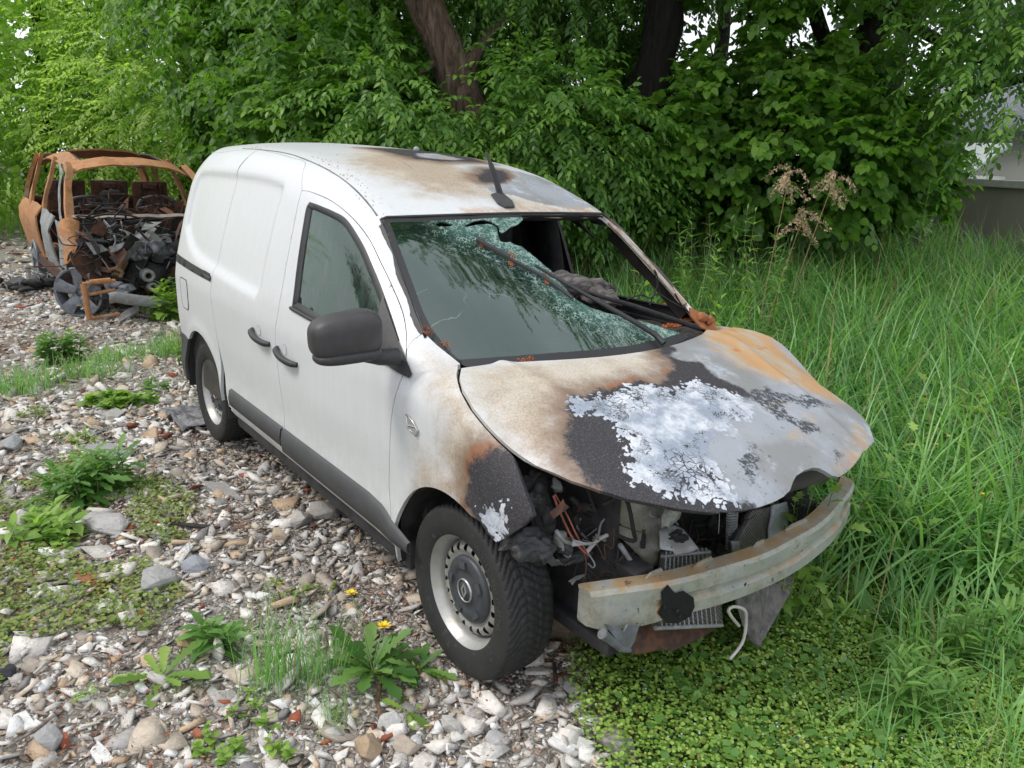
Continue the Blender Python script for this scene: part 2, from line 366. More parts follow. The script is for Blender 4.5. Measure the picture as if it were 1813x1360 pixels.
# ================================================================== VAN MATERIALS
def body_paint(name, burnt=True):
    n = NT(name, .3, .5); O = n.vec()
    fine = n.noise(90, 4, O); mid = n.noise(16, 5, O); big = n.noise(3.2, 4, O)
    streak = n.noise(1, 6, n.vec((30, 30, 2.4)), .7)
    spk = n.step(n.noise(150, 3, O), .60, .72)
    white = n.mix(n.lin(streak, .35, .75), (.61, .63, .65), (.575, .59, .60)); white = n.mix(n.math('MULTIPLY', n.step(n.sep(O, 2), .75, .25), n.lin(mid, .3, .7, .15, .75)), white, (.40, .385, .35))
    white = n.mix(n.math('MULTIPLY', spk, .35), white, (.30, .28, .25))
    rag = n.math('ADD', n.math('MULTIPLY', n.math('SUBTRACT', mid, .5), .11), n.math('MULTIPLY', n.math('SUBTRACT', fine, .5), .05))
    def D(a, k=1.): return n.math('MULTIPLY_ADD', n.math('SUBTRACT', n.attr(a), .5), .4, n.math('MULTIPLY', rag, k))
    if not burnt:
        n.bump(n.noise(60, 2), .04, .002); return n.out(white, .32)
    c = D('char', .8); tn = n.math('ADD', D('tan', 1.6), n.math('MULTIPLY', n.math('SUBTRACT', big, .5), .12))
    # scorched and yellowed paint
    grain = n.step(n.noise(130, 7, n.vec((1, 1, 1)), .7), .38, .70)
    tan = n.mix(grain, (.42, .35, .27), (.27, .21, .155))
    tan = n.mix(n.step(big, .4, .65), tan, n.mix(grain, (.54, .50, .43), (.38, .33, .27)))
    col = n.mix(n.step(tn, -.10, .10), white, tan)
    # heat rim in front of the char
    grey = n.attr('soot')
    col = n.mix(n.math('MULTIPLY', n.step(c, -.13, -.015), .85, clamp=True), col, (.17, .10, .06))
    fr = n.math('MULTIPLY', n.step(c, -.045, -.018), n.math('MULTIPLY', n.step(n.noise(5, 2, O), .50, .66), .6))
    col = n.mix(fr, col, (.27, .09, .025))
    ck = n.mix(n.step(n.noise(220, 2, O), .5, .72), (.026, .024, .027), (.085, .085, .10))
    k = n.step(c, -.022, .012); col = n.mix(k, col, ck)
    # bare grey metal
    mt = D('metal', .7)
    mcol = n.mix(n.step(big, .38, .62), (.29, .31, .34), (.215, .22, .22))
    mcol = n.mix(n.step(n.noise(7, 6, O, .7), .5, .7), mcol, (.37, .41, .46))
    mcol = n.mix(n.math('MULTIPLY', n.step(n.noise(2.6, 5, n.vec((3, 1, 1))), .56, .72), .55), mcol, (.42, .31, .17))
    mcol = n.mix(n.math('MULTIPLY', n.step(n.noise(38, 6, O, .75), .60, .66), .7), mcol, (.10, .11, .13))
    kM = n.step(mt, -.012, .012); col = n.mix(kM, col, mcol)
    # white blistered flakes over the char: cells parted by black cracks
    wv = n.t.nodes.new('ShaderNodeMixRGB'); wv.blend_type = 'ADD'; wv.inputs[0].default_value = .10
    n.t.links.new(O, wv.inputs[1]); n.t.links.new(n.noise(9, 3, O, out='Color'), wv.inputs[2])
    a = D('ash', 1.2); e = n.voro(44, 'F1', wv.outputs[0]); e2 = n.voro(95, 'DISTANCE_TO_EDGE', wv.outputs[0])
    width = n.lin(n.math('ADD', a, n.math('MULTIPLY', n.math('SUBTRACT', n.noise(14, 3, O), .5), .10)), -.03, .045, .10, 1.1); width2 = n.lin(n.math('ADD', a, n.math('MULTIPLY', n.math('SUBTRACT', mid, .5), .25)), -.02, .05, .30, .0)
    flake = n.step(n.math('SUBTRACT', width, e), -.03, .05); flake2 = n.math('GREATER_THAN', e2, width2)
    fl = n.math('MULTIPLY', n.math('MULTIPLY', flake, n.math('MAXIMUM', flake2, n.step(a, .05, .01))), n.step(a, -.03, -.02))
    ce = n.voro(40, 'DISTANCE_TO_EDGE', wv.outputs[0]); cm = n.math('MULTIPLY', n.math('LESS_THAN', ce, n.lin(n.noise(6, 4, O), .42, .62, .0, .07)), n.step(n.noise(3.3, 2, O), .50, .60)); fl = n.math('MULTIPLY', fl, n.math('SUBTRACT', 1., cm))
    acol = n.mix(n.step(n.noise(5, 6, O, .75), .40, .62), (.24, .28, .34), (.56, .59, .64)); acol = n.mix(n.math('MULTIPLY', n.step(n.noise(45, 6, O, .8), .56, .64), n.step(n.noise(4, 3, O), .45, .6)), acol, (.10, .11, .13))
    col = n.mix(fl, col, acol)
    bl = D('blot', 1.2); bf = n.math('MULTIPLY', n.step(bl, -.01, .01), n.step(n.noise(55, 5, O, .8), .44, .50))
    col = n.mix(bf, col, (.045, .05, .06))
    rs = D('rust', 1.0); rf = n.step(rs, -.05, .05)
    rcol = n.mix(n.step(n.noise(6, 5, n.vec((1, 2, 1))), .4, .64), (.42, .25, .115), (.36, .33, .27))
    rcol = n.mix(n.step(n.noise(18, 5, O), .60, .72), rcol, (.40, .16, .045))
    col = n.mix(rf, col, rcol)
    dull = n.math('MAXIMUM', n.math('MAXIMUM', k, kM), n.math('MAXIMUM', fl, rf))
    dull = n.math('MAXIMUM', dull, n.math('MULTIPLY', n.step(tn, -.1, .1), .7))
    h = n.math('ADD', n.math('MULTIPLY', fl, 1.0), n.math('MULTIPLY', n.noise(130, 4, O), .5)); h = n.math('MULTIPLY', h, dull)
    n.bump(h, .5, .002)
    return n.out(col, n.lin(dull, 0, 1, .32, .72))
PAINT = body_paint('burnt_white_paint'); 
BLACKPL = simple('black_plastic', (.028, .029, .031), .55, .2, 60, bump=.15)
GREYPL = simple('faded_black_plastic', (.055, .056, .06), .6, .15, 8, bump=.1)
RUBBER = simple('tyre_rubber', (.028, .028, .028), .75, .25, 20, bump=.2)
SOOT = simple('sooted_metal', (.03, .03, .032), .8, .5, 12, bump=.6)
CHARR = simple('charred_residue', (.022, .021, .021), .85, .6, 18, bump=1)
INNER = simple('sooted_inner_panel', (.05, .045, .04), .75, .5, 6, bump=.4)
def scorched(name, a, b, c, d, r=.65, sc=5, metal=.2, spot=.62):
    n = NT(name, r); O = n.vec()
    f = n.ramp(n.noise(sc, 5, O, .65), [(.30, a), (.46, b), (.56, c), (.72, d)])
    f = n.mix(n.step(n.noise(sc*5, 6, O, .8), spot, spot+.06), f, (.045, .043, .042))
    n.bump(n.noise(40, 5, O), .5, .003); return n.out(f, None, metal)
BEAM = scorched('scorched_galvanised_steel', (.34, .22, .12), (.36, .33, .24), (.36, .38, .34), (.27, .30, .32))
ASHMET = scorched('ashen_metal', (.30, .31, .31), (.24, .24, .23), (.33, .35, .37), (.15, .145, .14), sc=9)
PALEMET = scorched('pale_metal', (.48, .50, .54), (.42, .44, .47), (.52, .55, .60), (.36, .37, .38), sc=7, spot=.68)
RUST = scorched('rusted_steel', (.26, .085, .028), (.33, .13, .05), (.22, .075, .03), (.30, .19, .11), .85, 6, 0, .60)
RUSTD = scorched('dark_rusted_steel', (.10, .04, .022), (.05, .03, .024), (.13, .055, .03), (.03, .026, .024), .9, 8, 0, .6)
RIM = scorched('dusty_steel_rim', (.33, .32, .30), (.40, .40, .39), (.36, .35, .32), (.28, .25, .21), .45, 5, .5, .72)
WIREW = simple('pale_wire', (.50, .48, .45), .6, .2)
COPPER = simple('burnt_copper', (.30, .10, .07), .5, .4, 30, .3)
NEEDLE = simple('fallen_orange_catkins', (.42, .12, .035), .9, .45, 40)
# ================================================================== VAN
van = empty('panel_van', (0, 0, 0), label='white panel van with burnt bonnet, missing bumper and shattered windscreen in the foreground', cat='van')
cylU = Cyl(.95); cylF = Cyl(.5)
def S(pts): # right side, from (x,z)
    return Side().to3(np.array(pts, float))
def arc(cx, cz, r, a0, a1, n=24): return [(cx+r*math.cos(R_(a)), cz+r*math.sin(R_(a))) for a in np.linspace(a0, a1, n)]
# ---- shared seams, right side (x,z)
dtop3 = curve(hit([(535, 337), (552, 340), (588, 356), (624, 385), (653, 421), (678, 471), (700, 518), (714, 554), (720, 590), (720, 619)]), 5)
dfr3 = curve(hit([(720, 619), (718, 642), (713, 665), (703, 691), (696, 720), (692, 749), (690, 797), (689, 864), (692, 915), (699, 948)]), 4)
door_top = dtop3[:, [0, 2]]; door_fr = dfr3[:, [0, 2]]; TC = dtop3[0]
door_re = curve([(-1.50, .36), (-1.492, .50), (-1.51, .68), (-1.53, .85), (-1.535, .93), (-1.515, 1.05), (-1.515, 1.2), (-1.53, 1.42), (TC[0], TC[2])], 5)
_t = hit([(536, 309), (541, 291), (536, 284), (516, 279), (487, 271), (451, 265)])
sl_top = curve([(TC[0], TC[2])]+[(p[0], p[2]) for p in _t]+[(x, z) for x, z in ((-2.6, 1.757), (-3.0, 1.752), (-3.28, 1.735), (-3.40, 1.71)) if x < _t[-1][0]-.1], 6)
print('sltop', np.round(_t, 3).tolist(), TC)
sl_re = curve([(-2.50, 1.76), (-2.505, 1.4), (-2.52, 1.05), (-2.50, .9), (-2.44, .70), (-2.39, .55), (-2.33, .36)], 5)
i25 = np.argmin(np.abs(sl_top[:, 0]+2.5))
def solid(P): return [tuple(p) for p in P]
# A-pillar foot / fender seam
seamA = np.concatenate([dtop3[-1:], hit([(724, 611), (732, 601), (742, 594), (752, 589)])])
wsR = hit([(752, 589), (735, 555), (712, 490), (690, 430), (678, 398)])      # right edge of the windscreen opening
wsHead = hit([(678, 398), (674, 388), (684, 384), (740, 382), (830, 379), (890, 377)])
wsHead[-1][1] = 0
head = np.concatenate([wsHead, (wsHead[:-1]*[1, -1, 1])[::-1]])
drip_a = np.concatenate([dtop3[:1], _t, S([(x, z) for x, z in ((-2.6, 1.757), (-3.0, 1.752), (-3.28, 1.735), (-3.40, 1.71)) if x < _t[-1][0]-.1])]); drip_a = curve(drip_a, 6); i25 = np.argmin(np.abs(drip_a[:, 0]+2.5)); drip = list(drip_a)
dt3 = S(door_top)
# ---- upper shell: roof, cant rails and A-pillars in one piece
L = list(seamA)+list(wsR[1:])+list(head[1:-1])+list((wsR[::-1]*[1, -1, 1])[0:])
right = list(dtop3); rear = drip
half = list(seamA[::-1])   # windscreen foot -> door seam
outline = list(seamA[::-1][:0])
R1 = list(np.array(right)[::-1])                         # door_top front -> rear
R2 = list(np.array(rear)[1:])                            # rearwards along the drip line
rightside = list(seamA[::-1])+R1+R2                      # from windscreen foot via door seam to the rear corner
rs = np.array(rightside); ls = rs*[1, -1, 1]
rearedge = Cyl(.95).to3(np.stack([np.full(14, -3.42), np.linspace(cylU.to2(rs[-1:])[0, 1], math.pi*.8-cylU.to2(rs[-1:])[0, 1], 14)], 1))
wsopen = np.concatenate([wsR, head[1:-1], (wsR*[1, -1, 1])[::-1]])
outl = np.concatenate([rs, rearedge[1:-1], ls[::-1], wsopen[::-1][1:-1]])
roof_mask = dict(
    tan=[hit([(640, 262), (700, 268), (800, 290), (850, 310), (860, 345), (800, 345), (760, 335), (700, 325), (640, 300), (610, 285)]), hit([(700, 300), (760, 320), (850, 330), (890, 355), (820, 352), (740, 345)]),
         hit([(890, 345), (930, 350), (985, 372), (905, 376), (880, 360)])],
    char=[hit([(846, 312), (862, 300), (890, 302), (902, 316), (893, 324), (868, 324), (850, 322)]), hit([(650, 262), (760, 262), (820, 275), (855, 288), (780, 281), (720, 277)]),
          hit([(720, 272), (745, 268), (800, 276), (842, 284), (842, 287), (780, 286), (735, 281)])],
    metal=[hit([(855, 328), (893, 326), (905, 318), (925, 312), (960, 330), (1000, 348), (1060, 366), (1020, 372), (960, 362), (905, 345), (875, 342)]),
           hit([(735, 272), (770, 272), (820, 282), (800, 284), (745, 279)]), hit([(900, 300), (950, 312), (1010, 338), (1052, 360), (1000, 352), (930, 322)])],
    rust=[np.array([p*[1, -1, 1] for p in wsR])+[0, .015, .01], (head[len(head)//2-1:]+[0, 0, 0])])
def band(P, w0, w1):  # a band round a curve: polygon in the same surface
    P = np.asarray(P); return P
# left pillar burnt: bands along the windscreen edge
wsL = wsR*[1, -1, 1]
roof_mask['rust'] = [np.concatenate([wsL, (wsL+[0, .045, .0])[::-1]]), np.concatenate([head[-7:], (head[-7:]+[-.03, 0, .02])[::-1]])]
roof_mask['metal'].append(np.concatenate([wsL+[0, .03, 0], (wsL+[-.02, .16, .0])[::-1]]))
def xshell(V, V2):
    return {}
shell = panel('roof_shell', outl, cylU, .022, PAINT, van, masks=roof_mask, gap=.0, flange=.03)
# ---- sliding door and rear quarter
panel('roof_corner', hit([(520, 276), (545, 282), (590, 300), (585, 335), (545, 330), (528, 318)]), Cyl(.95, lambda p: Fb(p)+.006), .02, PAINT, van, gap=0, flange=0)
rec = curve([(-3.22, 1.30), (-3.24, 1.45), (-3.225, 1.57), (-3.17, 1.612), (-2.9, 1.628), (-2.21, 1.632), (-1.84, 1.612), (-1.795, 1.57), (-1.80, 1.45), (-1.80, 1.13)], 6)
rec_p = np.concatenate([rec, curve([(-1.83, 1.085), (-2.05, 1.095), (-2.4, 1.115), (-2.75, 1.14), (-2.98, 1.18), (-3.12, 1.235)], 5)])
rearX = -3.50
def side_disp(V, V2):
    d = sdf(V[:, [0, 2]], rec_p)
    V = V.copy(); V[:, 1] += .020/(1+np.exp(-d/.008))     # recessed cargo panel
    # soft dish round each door handle
    return V
sl = drip_a
slide = np.concatenate([S(door_re), sl[1:i25+1], S(sl_re)[2:]])
panel('sliding_door', slide, cylU, .018, PAINT, van, disp=side_disp)
q_re = [S([(rearX+.0, z)])[0] for z in np.linspace(1.68, .62, 8)]
quarter = np.concatenate([S(sl_re[:21])[::-1][:-1], sl[i25:], np.array(q_re), S([(-3.35, .60), (-3.2, .60)]+arc(-2.812, .315, .385, 132, 8, 22))])
fl_hole = [(-3.155, .985), (-3.02, .985), (-3.0, .96), (-3.0, .83), (-3.02, .80), (-3.135, .80), (-3.16, .83), (-3.17, .96)]
soot_q = dict(tan=[S([(-3.4, .95), (-3.0, .92), (-2.75, .80), (-2.8, .70), (-3.1, .68), (-3.4, .65)])])
panel('rear_quarter', quarter, cylU, .018, PAINT, van, disp=side_disp, masks=None)
ff = S([(x*1.0, z) for x, z in fl_hole]); panel('fuel_flap', ff+[0, -.003, 0], Side(lambda p: Fb(p+[0, .003, 0])), .02, PAINT, van, gap=0, flange=.004)
mb = MB(); P = S(fl_hole); mb.tube([p+[0, -.001, 0] for p in P]+[P[0]+[0, -.001, 0]], .0035, 5); mb.build('flap_gap', BLACKPL, van)
# rear bumper corner (black) and tailgate
bump = np.concatenate([S([(-3.52, .60), (-3.2, .60)]), S(arc(-2.812, .315, .385, 132, 175, 8)), S([(-3.2, .30), (-3.5, .30)])])
panel('rear_bumper', bump+[0, -.006, 0], Side(lambda p: Fb(p+np.array([0, .006, 0]))), .03, GREYPL, van, gap=0)
cap = []
for z in np.linspace(.3, 1.66, 12): cap.append(S([(-3.51, z)])[0])
cap = np.array(cap); capL = (cap*[1, -1, 1])[::-1]; mid = np.array([[-3.56, y, 1.76-.06*y*y] for y in np.linspace(-.5, .5, 5)])
mb = MB(); ring = list(cap)+list(mid)+list(capL); mb.add([(-3.53, 0, 1.0)]+[tuple(p) for p in ring], [(0, i+1, (i+1) % len(ring)+1) for i in range(len(ring))], True); mb.build('tailgate', PAINT, van)
mb = MB(); 
for sg in (-1, 1): pass
# ---- front door with window
g3 = np.concatenate([curve(hit([(518, 543), (521, 520), (527, 470), (536, 410), (543, 370), (548, 360)]), 4), curve(hit([(553, 361), (588, 376), (613, 392), (639, 432), (660, 479), (678, 525), (692, 565), (704, 603)]), 5)[1:], hit([(694, 613), (660, 607), (610, 590), (560, 568)])])
gl = g3[:, [0, 2]]
door = np.concatenate([S(door_re), dtop3[1:], dfr3[1:]])
def door_disp(V, V2):
    return V
def mk_front_door(mirror):
    d = panel('front_door', door, Side(), .018, PAINT, van, holes3=[S(gl)], disp=door_disp, mirror=mirror,
          masks=(dict(char=[S([(-1.6, 1.7), (-1.6, .9), (-.2, .8), (-.2, 1.3)])], rust=[S([(-.5, 1.2), (-.9, 1.5), (-.3, 1.1)])]) if mirror else None))
    return d
doorR = mk_front_door(False); doorL = mk_front_door(True)
def inward(P, d): P = np.array(P); return P+np.array([0, d, 0])
gi = inset(gl, .014); sgl = S(gl)
# window seal: rounded black frame
go = inset(gl, -.006)
So = S(go); Si = S(inset(gl, .024)); So[:, 1] -= .001; Si[:, 1] += .012; Sm = S(inset(gl, .008)); Sm[:, 1] -= .004
n_ = len(gl); VV = np.concatenate([So, Sm, Si]); FF = [[(k*n_+i, k*n_+(i+1) % n_, (k+1)*n_+(i+1) % n_, (k+1)*n_+i) for i in range(n_)] for k in range(2)]
mesh_np('window_seal', VV, np.array(FF).reshape(-1, 4), BLACKPL, doorR, smooth=True)
# tinted, dirty side glass
gm = NT('dusty_green_side_glass', .04); gO = gm.vec()
def glassmat(n, tint, dirt, gloss=(.78, .92, .86), mul=2.6):
    t = n.t; tr = t.nodes.new('ShaderNodeBsdfTransparent'); tr.inputs[0].default_value = (*tint, 1)
    gl_ = t.nodes.new('ShaderNodeBsdfGlossy'); gl_.inputs['Roughness'].default_value = .03; gl_.inputs[0].default_value = (*gloss, 1)
    fr = t.nodes.new('ShaderNodeFresnel'); fr.inputs[0].default_value = 1.55
    m1 = t.nodes.new('ShaderNodeMixShader'); fa = n.math('MULTIPLY_ADD', fr.outputs[0], mul, .02, clamp=True)
    t.links.new(fa, m1.inputs[0]); t.links.new(tr.outputs[0], m1.inputs[1]); t.links.new(gl_.outputs[0], m1.inputs[2])
    m2 = t.nodes.new('ShaderNodeMixShader'); n.put(m2.inputs[0], dirt); t.links.new(m1.outputs[0], m2.inputs[1]); t.links.new(n.b.outputs[0], m2.inputs[2])
    t.links.new(m2.outputs[0], t.nodes['Material Output'].inputs[0]); n.b.inputs['Roughness'].default_value = .5
    n.m.use_backface_culling = False; return n
st = gm.noise(1, 5, gm.vec((26, 26, 2.2))); 
gm.put(gm.b.inputs['Base Color'], gm.mix(gm.step(st, .45, .6), (.022, .060, .042), (.008, .02, .015)))
glassmat(gm, (.10, .16, .13), gm.lin(st, .3, .7, .65, .35), mul=1.8); SIDEGLASS = gm.m
Vg, Tg = fill2(gi, .03); Vg3 = S(Vg); Vg3[:, 1] += .012
mesh_np('window_glass', Vg3, Tg, SIDEGLASS, doorR, smooth=True)
# door belt strip
bl = hit([(516, 545), (560, 570), (610, 592), (660, 609), (694, 615)]); mb = MB(); mb.tube([p+[0, -.004, 0] for p in dense(bl, .05, False)], .009, 6); mb.build('belt_trim', BLACKPL, doorR)
# ---- fender
fe_front = [(.455, .80), (.40, .70), (.30, .66)]
hoodR_px = [(815, 655), (817, 680), (830, 708), (850, 738), (880, 768), (908, 796)]
hoodR = hit(hoodR_px)
f_top = list(wsR[:1])+list(hit([(775, 611), (800, 631), (815, 643)]))+list(hit([(812, 652), (810, 668), (816, 692), (834, 725), (858, 755), (881, 780), (903, 800)]))
fout = np.concatenate([seamA[::-1], dfr3[1:], S([(-.375, .27)]+arc(0, .315, .385, 170, 70, 24)[1:]), hit([(850, 925), (864, 947), (879, 962), (900, 950), (925, 934), (945, 915), (940, 895), (929, 866), (919, 834), (910, 808)]), np.array(f_top)[::-1][:-1]])
def mk_fender(mirror):
    ms = dict(char=[np.concatenate([hit([(905, 790), (870, 800), (842, 812), (832, 835), (826, 860), (830, 895), (838, 915)]), S([(.12, .55), (.6, .4), (.8, .8), (.7, 1.1)])])],
              ash=[hit([(850, 912), (868, 897), (880, 905), (890, 893), (902, 915), (896, 940), (876, 958), (864, 950)])],
              tan=[hit([(760, 640), (815, 655), (908, 796), (830, 905), (800, 880), (775, 800), (790, 740)]), hit([(740, 800), (830, 850), (840, 900), (770, 880), (735, 880)])])
    if mirror: ms = dict(rust=[fout], char=[hit([(700, 900), (740, 980), (760, 870)])])
    return panel('front_fender', fout, cylF, .015, PAINT, van, masks=ms, mirror=mirror)
fenR = mk_fender(False); fenL = mk_fender(True)
# ---- bonnet
hrear = hit([(815, 655), (822, 649), (845, 653), (870, 656)], lambda p: Fb(p, Th))
def Hh(pts): return hit(pts, fH)
rearc = [(-.02+.0-.46*y*y*1.0+.012, y) for y in np.linspace(-.66, .66, 15)]
def hood_z(x, y):
    ay = np.abs(y); z = Th(x, y)
    z = z+.010*np.exp(-((ay-(.56-.25*np.clip(x, 0, .8)))/.03)**2)*(x < .75)      # pressed side creases
    z = z+.0015*np.sin(9*x+3*y)*np.sin(7*y+1)*np.clip(x*3, 0, 1)                        # heat-warped sheet
    z = z-.03*np.clip((ay-.66)/.12, 0, 1)**2*np.clip(x*3, 0, 1)
    return z
fH = lambda p: (p[..., 2]-hood_z(p[..., 0], p[..., 1]))*.9
h3 = hit([(817, 652), (814, 668), (820, 690), (838, 722), (862, 752), (885, 776), (905, 794), (930, 812), (960, 829), (1010, 851), (1060, 868), (1110, 883), (1160, 893), (1195, 900), (1230, 905), (1262, 908), (1290, 907), (1322, 903), (1350, 896), (1372, 888), (1388, 879), (1399, 868), (1404, 853), (1410, 842), (1424, 833), (1440, 828), (1450, 829), (1462, 835), (1473, 842), (1485, 845), (1498, 837), (1510, 826), (1522, 810)], fH)
print('hood', h3.round(3).tolist())
hr = h3[:, :2]; hl_ = (hr[(hr[:, 1] < -.50)]*[1, -1])[::-1]
ho = np.concatenate([hr, hl_, np.array(rearc)[::-1][1:-1]])
hTop = Top(hood_z)
OUTX = np.array([(.62, -.95, 0), (1.1, -.9, 0), (1.1, .95, 0), (-.2, 1.0, 0), (-.3, .5, 0)])
hm = dict(
    char=[np.concatenate([Hh([(1165, 622), (1188, 640), (1192, 655), (1180, 668), (1170, 682), (1130, 676), (1100, 685), (1060, 692), (1012, 704), (1008, 722), (1012, 745), (1004, 775), (1006, 805), (1020, 835), (1060, 868)]), OUTX])],
    metal=[np.concatenate([Hh([(1178, 630), (1200, 620)]), [(-.35, .3, 0), (-.2, 1.0, 0), (1.1, .95, 0), (1.1, -.2, 0)], Hh([(1335, 895), (1285, 880), (1278, 850), (1240, 800), (1252, 760), (1235, 735), (1290, 740), (1320, 735), (1300, 715), (1330, 700), (1300, 682), (1262, 662), (1240, 642), (1200, 636)])])],
    ash=[Hh([(1012, 708), (1060, 700), (1072, 708), (1110, 688), (1150, 680), (1190, 690), (1235, 670), (1330, 715), (1330, 735), (1290, 760), (1250, 790), (1280, 850), (1310, 880), (1270, 900), (1225, 890), (1195, 868), (1150, 866), (1118, 850), (1110, 820), (1120, 790), (1090, 760), (1080, 735), (1030, 735)])],
    blot=[Hh([(1310, 695), (1360, 688), (1420, 700), (1470, 716), (1440, 720), (1380, 712), (1400, 735), (1448, 755), (1445, 768), (1420, 762), (1370, 735), (1340, 715)]), Hh([(1315, 815), (1335, 808), (1342, 830), (1325, 850), (1312, 840)]), Hh([(1310, 775), (1330, 780), (1365, 808), (1340, 800)]), Hh([(1300, 632), (1345, 636), (1320, 641)]), Hh([(1375, 795), (1485, 800), (1490, 812), (1478, 815)])[:0] if False else Hh([(1475, 800), (1490, 802), (1492, 815), (1480, 816)])],
    rust=[Hh([(1232, 590), (1275, 566), (1400, 640), (1480, 690), (1500, 716), (1450, 700), (1380, 675), (1310, 650), (1270, 622)]), Hh([(1522, 760), (1536, 785), (1500, 835), (1490, 835), (1520, 790)])],
    tan=[Hh([(815, 655), (1165, 622), (1190, 660), (1010, 705), (1000, 800), (1060, 872), (905, 798), (830, 705)])])
hood = panel('bonnet', hTop.to3(ho), hTop, .010, PAINT, van, masks=hm, gap=0, flange=.014)
# under-bonnet skin
mb = MB(); g = []
for x in np.linspace(.0, .58, 9):
    g.append([(x, y, float(hood_z(x, y))-.035) for y in np.linspace(-.5, .46, 11)])
mb.sheet(g, .006); mb.build('bonnet_inner_frame', SOOT, hood)
# black gap under the rear edge of the bonnet (cowl)
mb = MB(); g = []
for t in np.linspace(0, 1, 4): g.append([(-.02-.46*y*y-.10+.2*t, y, 1.045-.015*y*y-.02*t) for y in np.linspace(-.72, .72, 19)])
mb.sheet(g, .01); mb.build('cowl', CHARR, van)
# ---- windscreen: cracked, partly fallen in
fW = lambda p: Fb(p, Tw)
gl_px = [(752, 589), (735, 555), (712, 490), (690, 430), (678, 398), (675, 387), (684, 385), (740, 383), (830, 380), (905, 377), (922, 378), (926, 386), (918, 394), (911, 397), (903, 400), (895, 407), (889, 410), (884, 408), (885, 402), (882, 397), (876, 393), (869, 390), (860, 387), (851, 387), (843, 388), (836, 390), (828, 394), (820, 399), (832, 398), (847, 395), (856, 395), (864, 394), (873, 396), (880, 401), (881, 408), (882, 414), (886, 425), (895, 427), (904, 426), (912, 431), (924, 434), (932, 441), (940, 447), (950, 455), (965, 468), (979, 481), (990, 497), (1001, 508), (1010, 519), (1019, 527), (1045, 542), (1076, 552), (1120, 563), (1185, 581), (1222, 594), (1206, 603), (1165, 622), (1100, 633), (1000, 652), (940, 660), (880, 658), (845, 652), (822, 645), (800, 630), (775, 611)]
gl3 = hit(gl_px, fW)
hole1 = hit([(771, 393), (780, 390), (798, 394), (803, 397), (790, 399), (775, 398)], fW)
ws_full = np.concatenate([wsopen, np.array([(-.02-.46*y*y, y, 0) for y in np.linspace(.70, -.70, 15)])])[:, :2]
broke = gl3[9:54]
def ws_extra(V, V2):
    d = sdf(V2, ws_full); b = np.full(len(V2), 9.)
    for a_, b_ in zip(broke[:-1, :2], broke[1:, :2]):
        e = b_-a_; t = np.clip(((V2-a_)@e)/(e@e+1e-9), 0, 1); b = np.minimum(b, np.linalg.norm(V2-a_-t[:, None]*e, axis=1))
    return dict(frit=enc(d), brk=np.clip(b, 0, 1))
wg = NT('cracked_windscreen_glass', .35); O = wg.vec()
fd = wg.math('MULTIPLY_ADD', wg.math('SUBTRACT', wg.attr('frit'), .5), .4, 0.)
frit = wg.math('LESS_THAN', fd, wg.lin(wg.sep(O, 0), -.32, -.12, .030, .055))
br = wg.attr('brk')
wob = wg.t.nodes.new('ShaderNodeMixRGB'); wob.blend_type = 'ADD'; wob.inputs[0].default_value = .12; wg.t.links.new(O, wob.inputs[1]); wg.t.links.new(wg.noise(5, 3, O, out='Color'), wob.inputs[2])
c1 = wg.math('LESS_THAN', wg.voro(4.0, 'DISTANCE_TO_EDGE', wob.outputs[0]), .0055)
c1 = wg.math('MULTIPLY', c1, wg.math('MULTIPLY', wg.step(wg.noise(3.1, 2, O), .50, .58), .55))
fine_ = wg.math('LESS_THAN', wg.voro(70, 'DISTANCE_TO_EDGE', wob.outputs[0]), wg.lin(br, 0, .24, .16, .0))
fine_ = wg.math('MULTIPLY', fine_, wg.step(wg.noise(28, 4, O, .7), .40, .58)); fine_ = wg.math('MULTIPLY', fine_, wg.step(br, .26, .08))
c3 = wg.math('MULTIPLY', wg.math('LESS_THAN', wg.voro(24, 'DISTANCE_TO_EDGE', wob.outputs[0]), .018), wg.math('MULTIPLY', wg.step(br, .20, .06), wg.step(wg.noise(9, 3, O), .45, .55)))
crack = wg.math('MAXIMUM', wg.math('MAXIMUM', c1, c3), fine_)
crack = wg.math('MULTIPLY', crack, wg.math('SUBTRACT', 1., frit))
dust = wg.math('MULTIPLY', wg.noise(4, 5, O), .22); ed = wg.math('MULTIPLY', wg.step(br, .16, .01), .45)
dirt = wg.math('MAXIMUM', wg.math('MAXIMUM', wg.math('ADD', dust, ed), frit), wg.math('MULTIPLY', crack, .5))
wg.put(wg.b.inputs['Base Color'], wg.mix(crack, wg.mix(frit, wg.mix(wg.step(br, .2, .02), (.022, .075, .055), (.06, .16, .13)), (.02, .021, .023)), (.42, .60, .55)))
wg.bump(wg.math('MAXIMUM', fine_, wg.math('MULTIPLY', c3, .5)), .4, .002)
glassmat(wg, (.17, .30, .25), dirt); WSG = wg.m
panel('windscreen', gl3-[0, 0, .006], Top(lambda x, y: Tw(x, y)-.006), .012, WSG, van, holes3=[hole1], gap=0, flange=.005, extra=ws_extra)
# black rubber / sealant line round the opening
mb = MB(); mb.tube([p+np.array([0, 0, -.004]) for p in curve(np.concatenate([wsR[::-1], head[:1]])[:], 3)], .006, 6); mb.tube([p+np.array([0, 0, -.002]) for p in head], .006, 6); mb.build('windscreen_seal', BLACKPL, van)
mb = MB(); P = [p*[1, -1, 1]+np.array([0, -.012, -.012]) for p in wsR]; mb.tube(P, .011, 6); mb.jitter(.003, 30); mb.build('burnt_pillar_flange', scorched('flaked_pillar_edge', (.30, .12, .05), (.28, .24, .19), (.36, .34, .30), (.08, .07, .065), .8, 14, 0, .6), van)
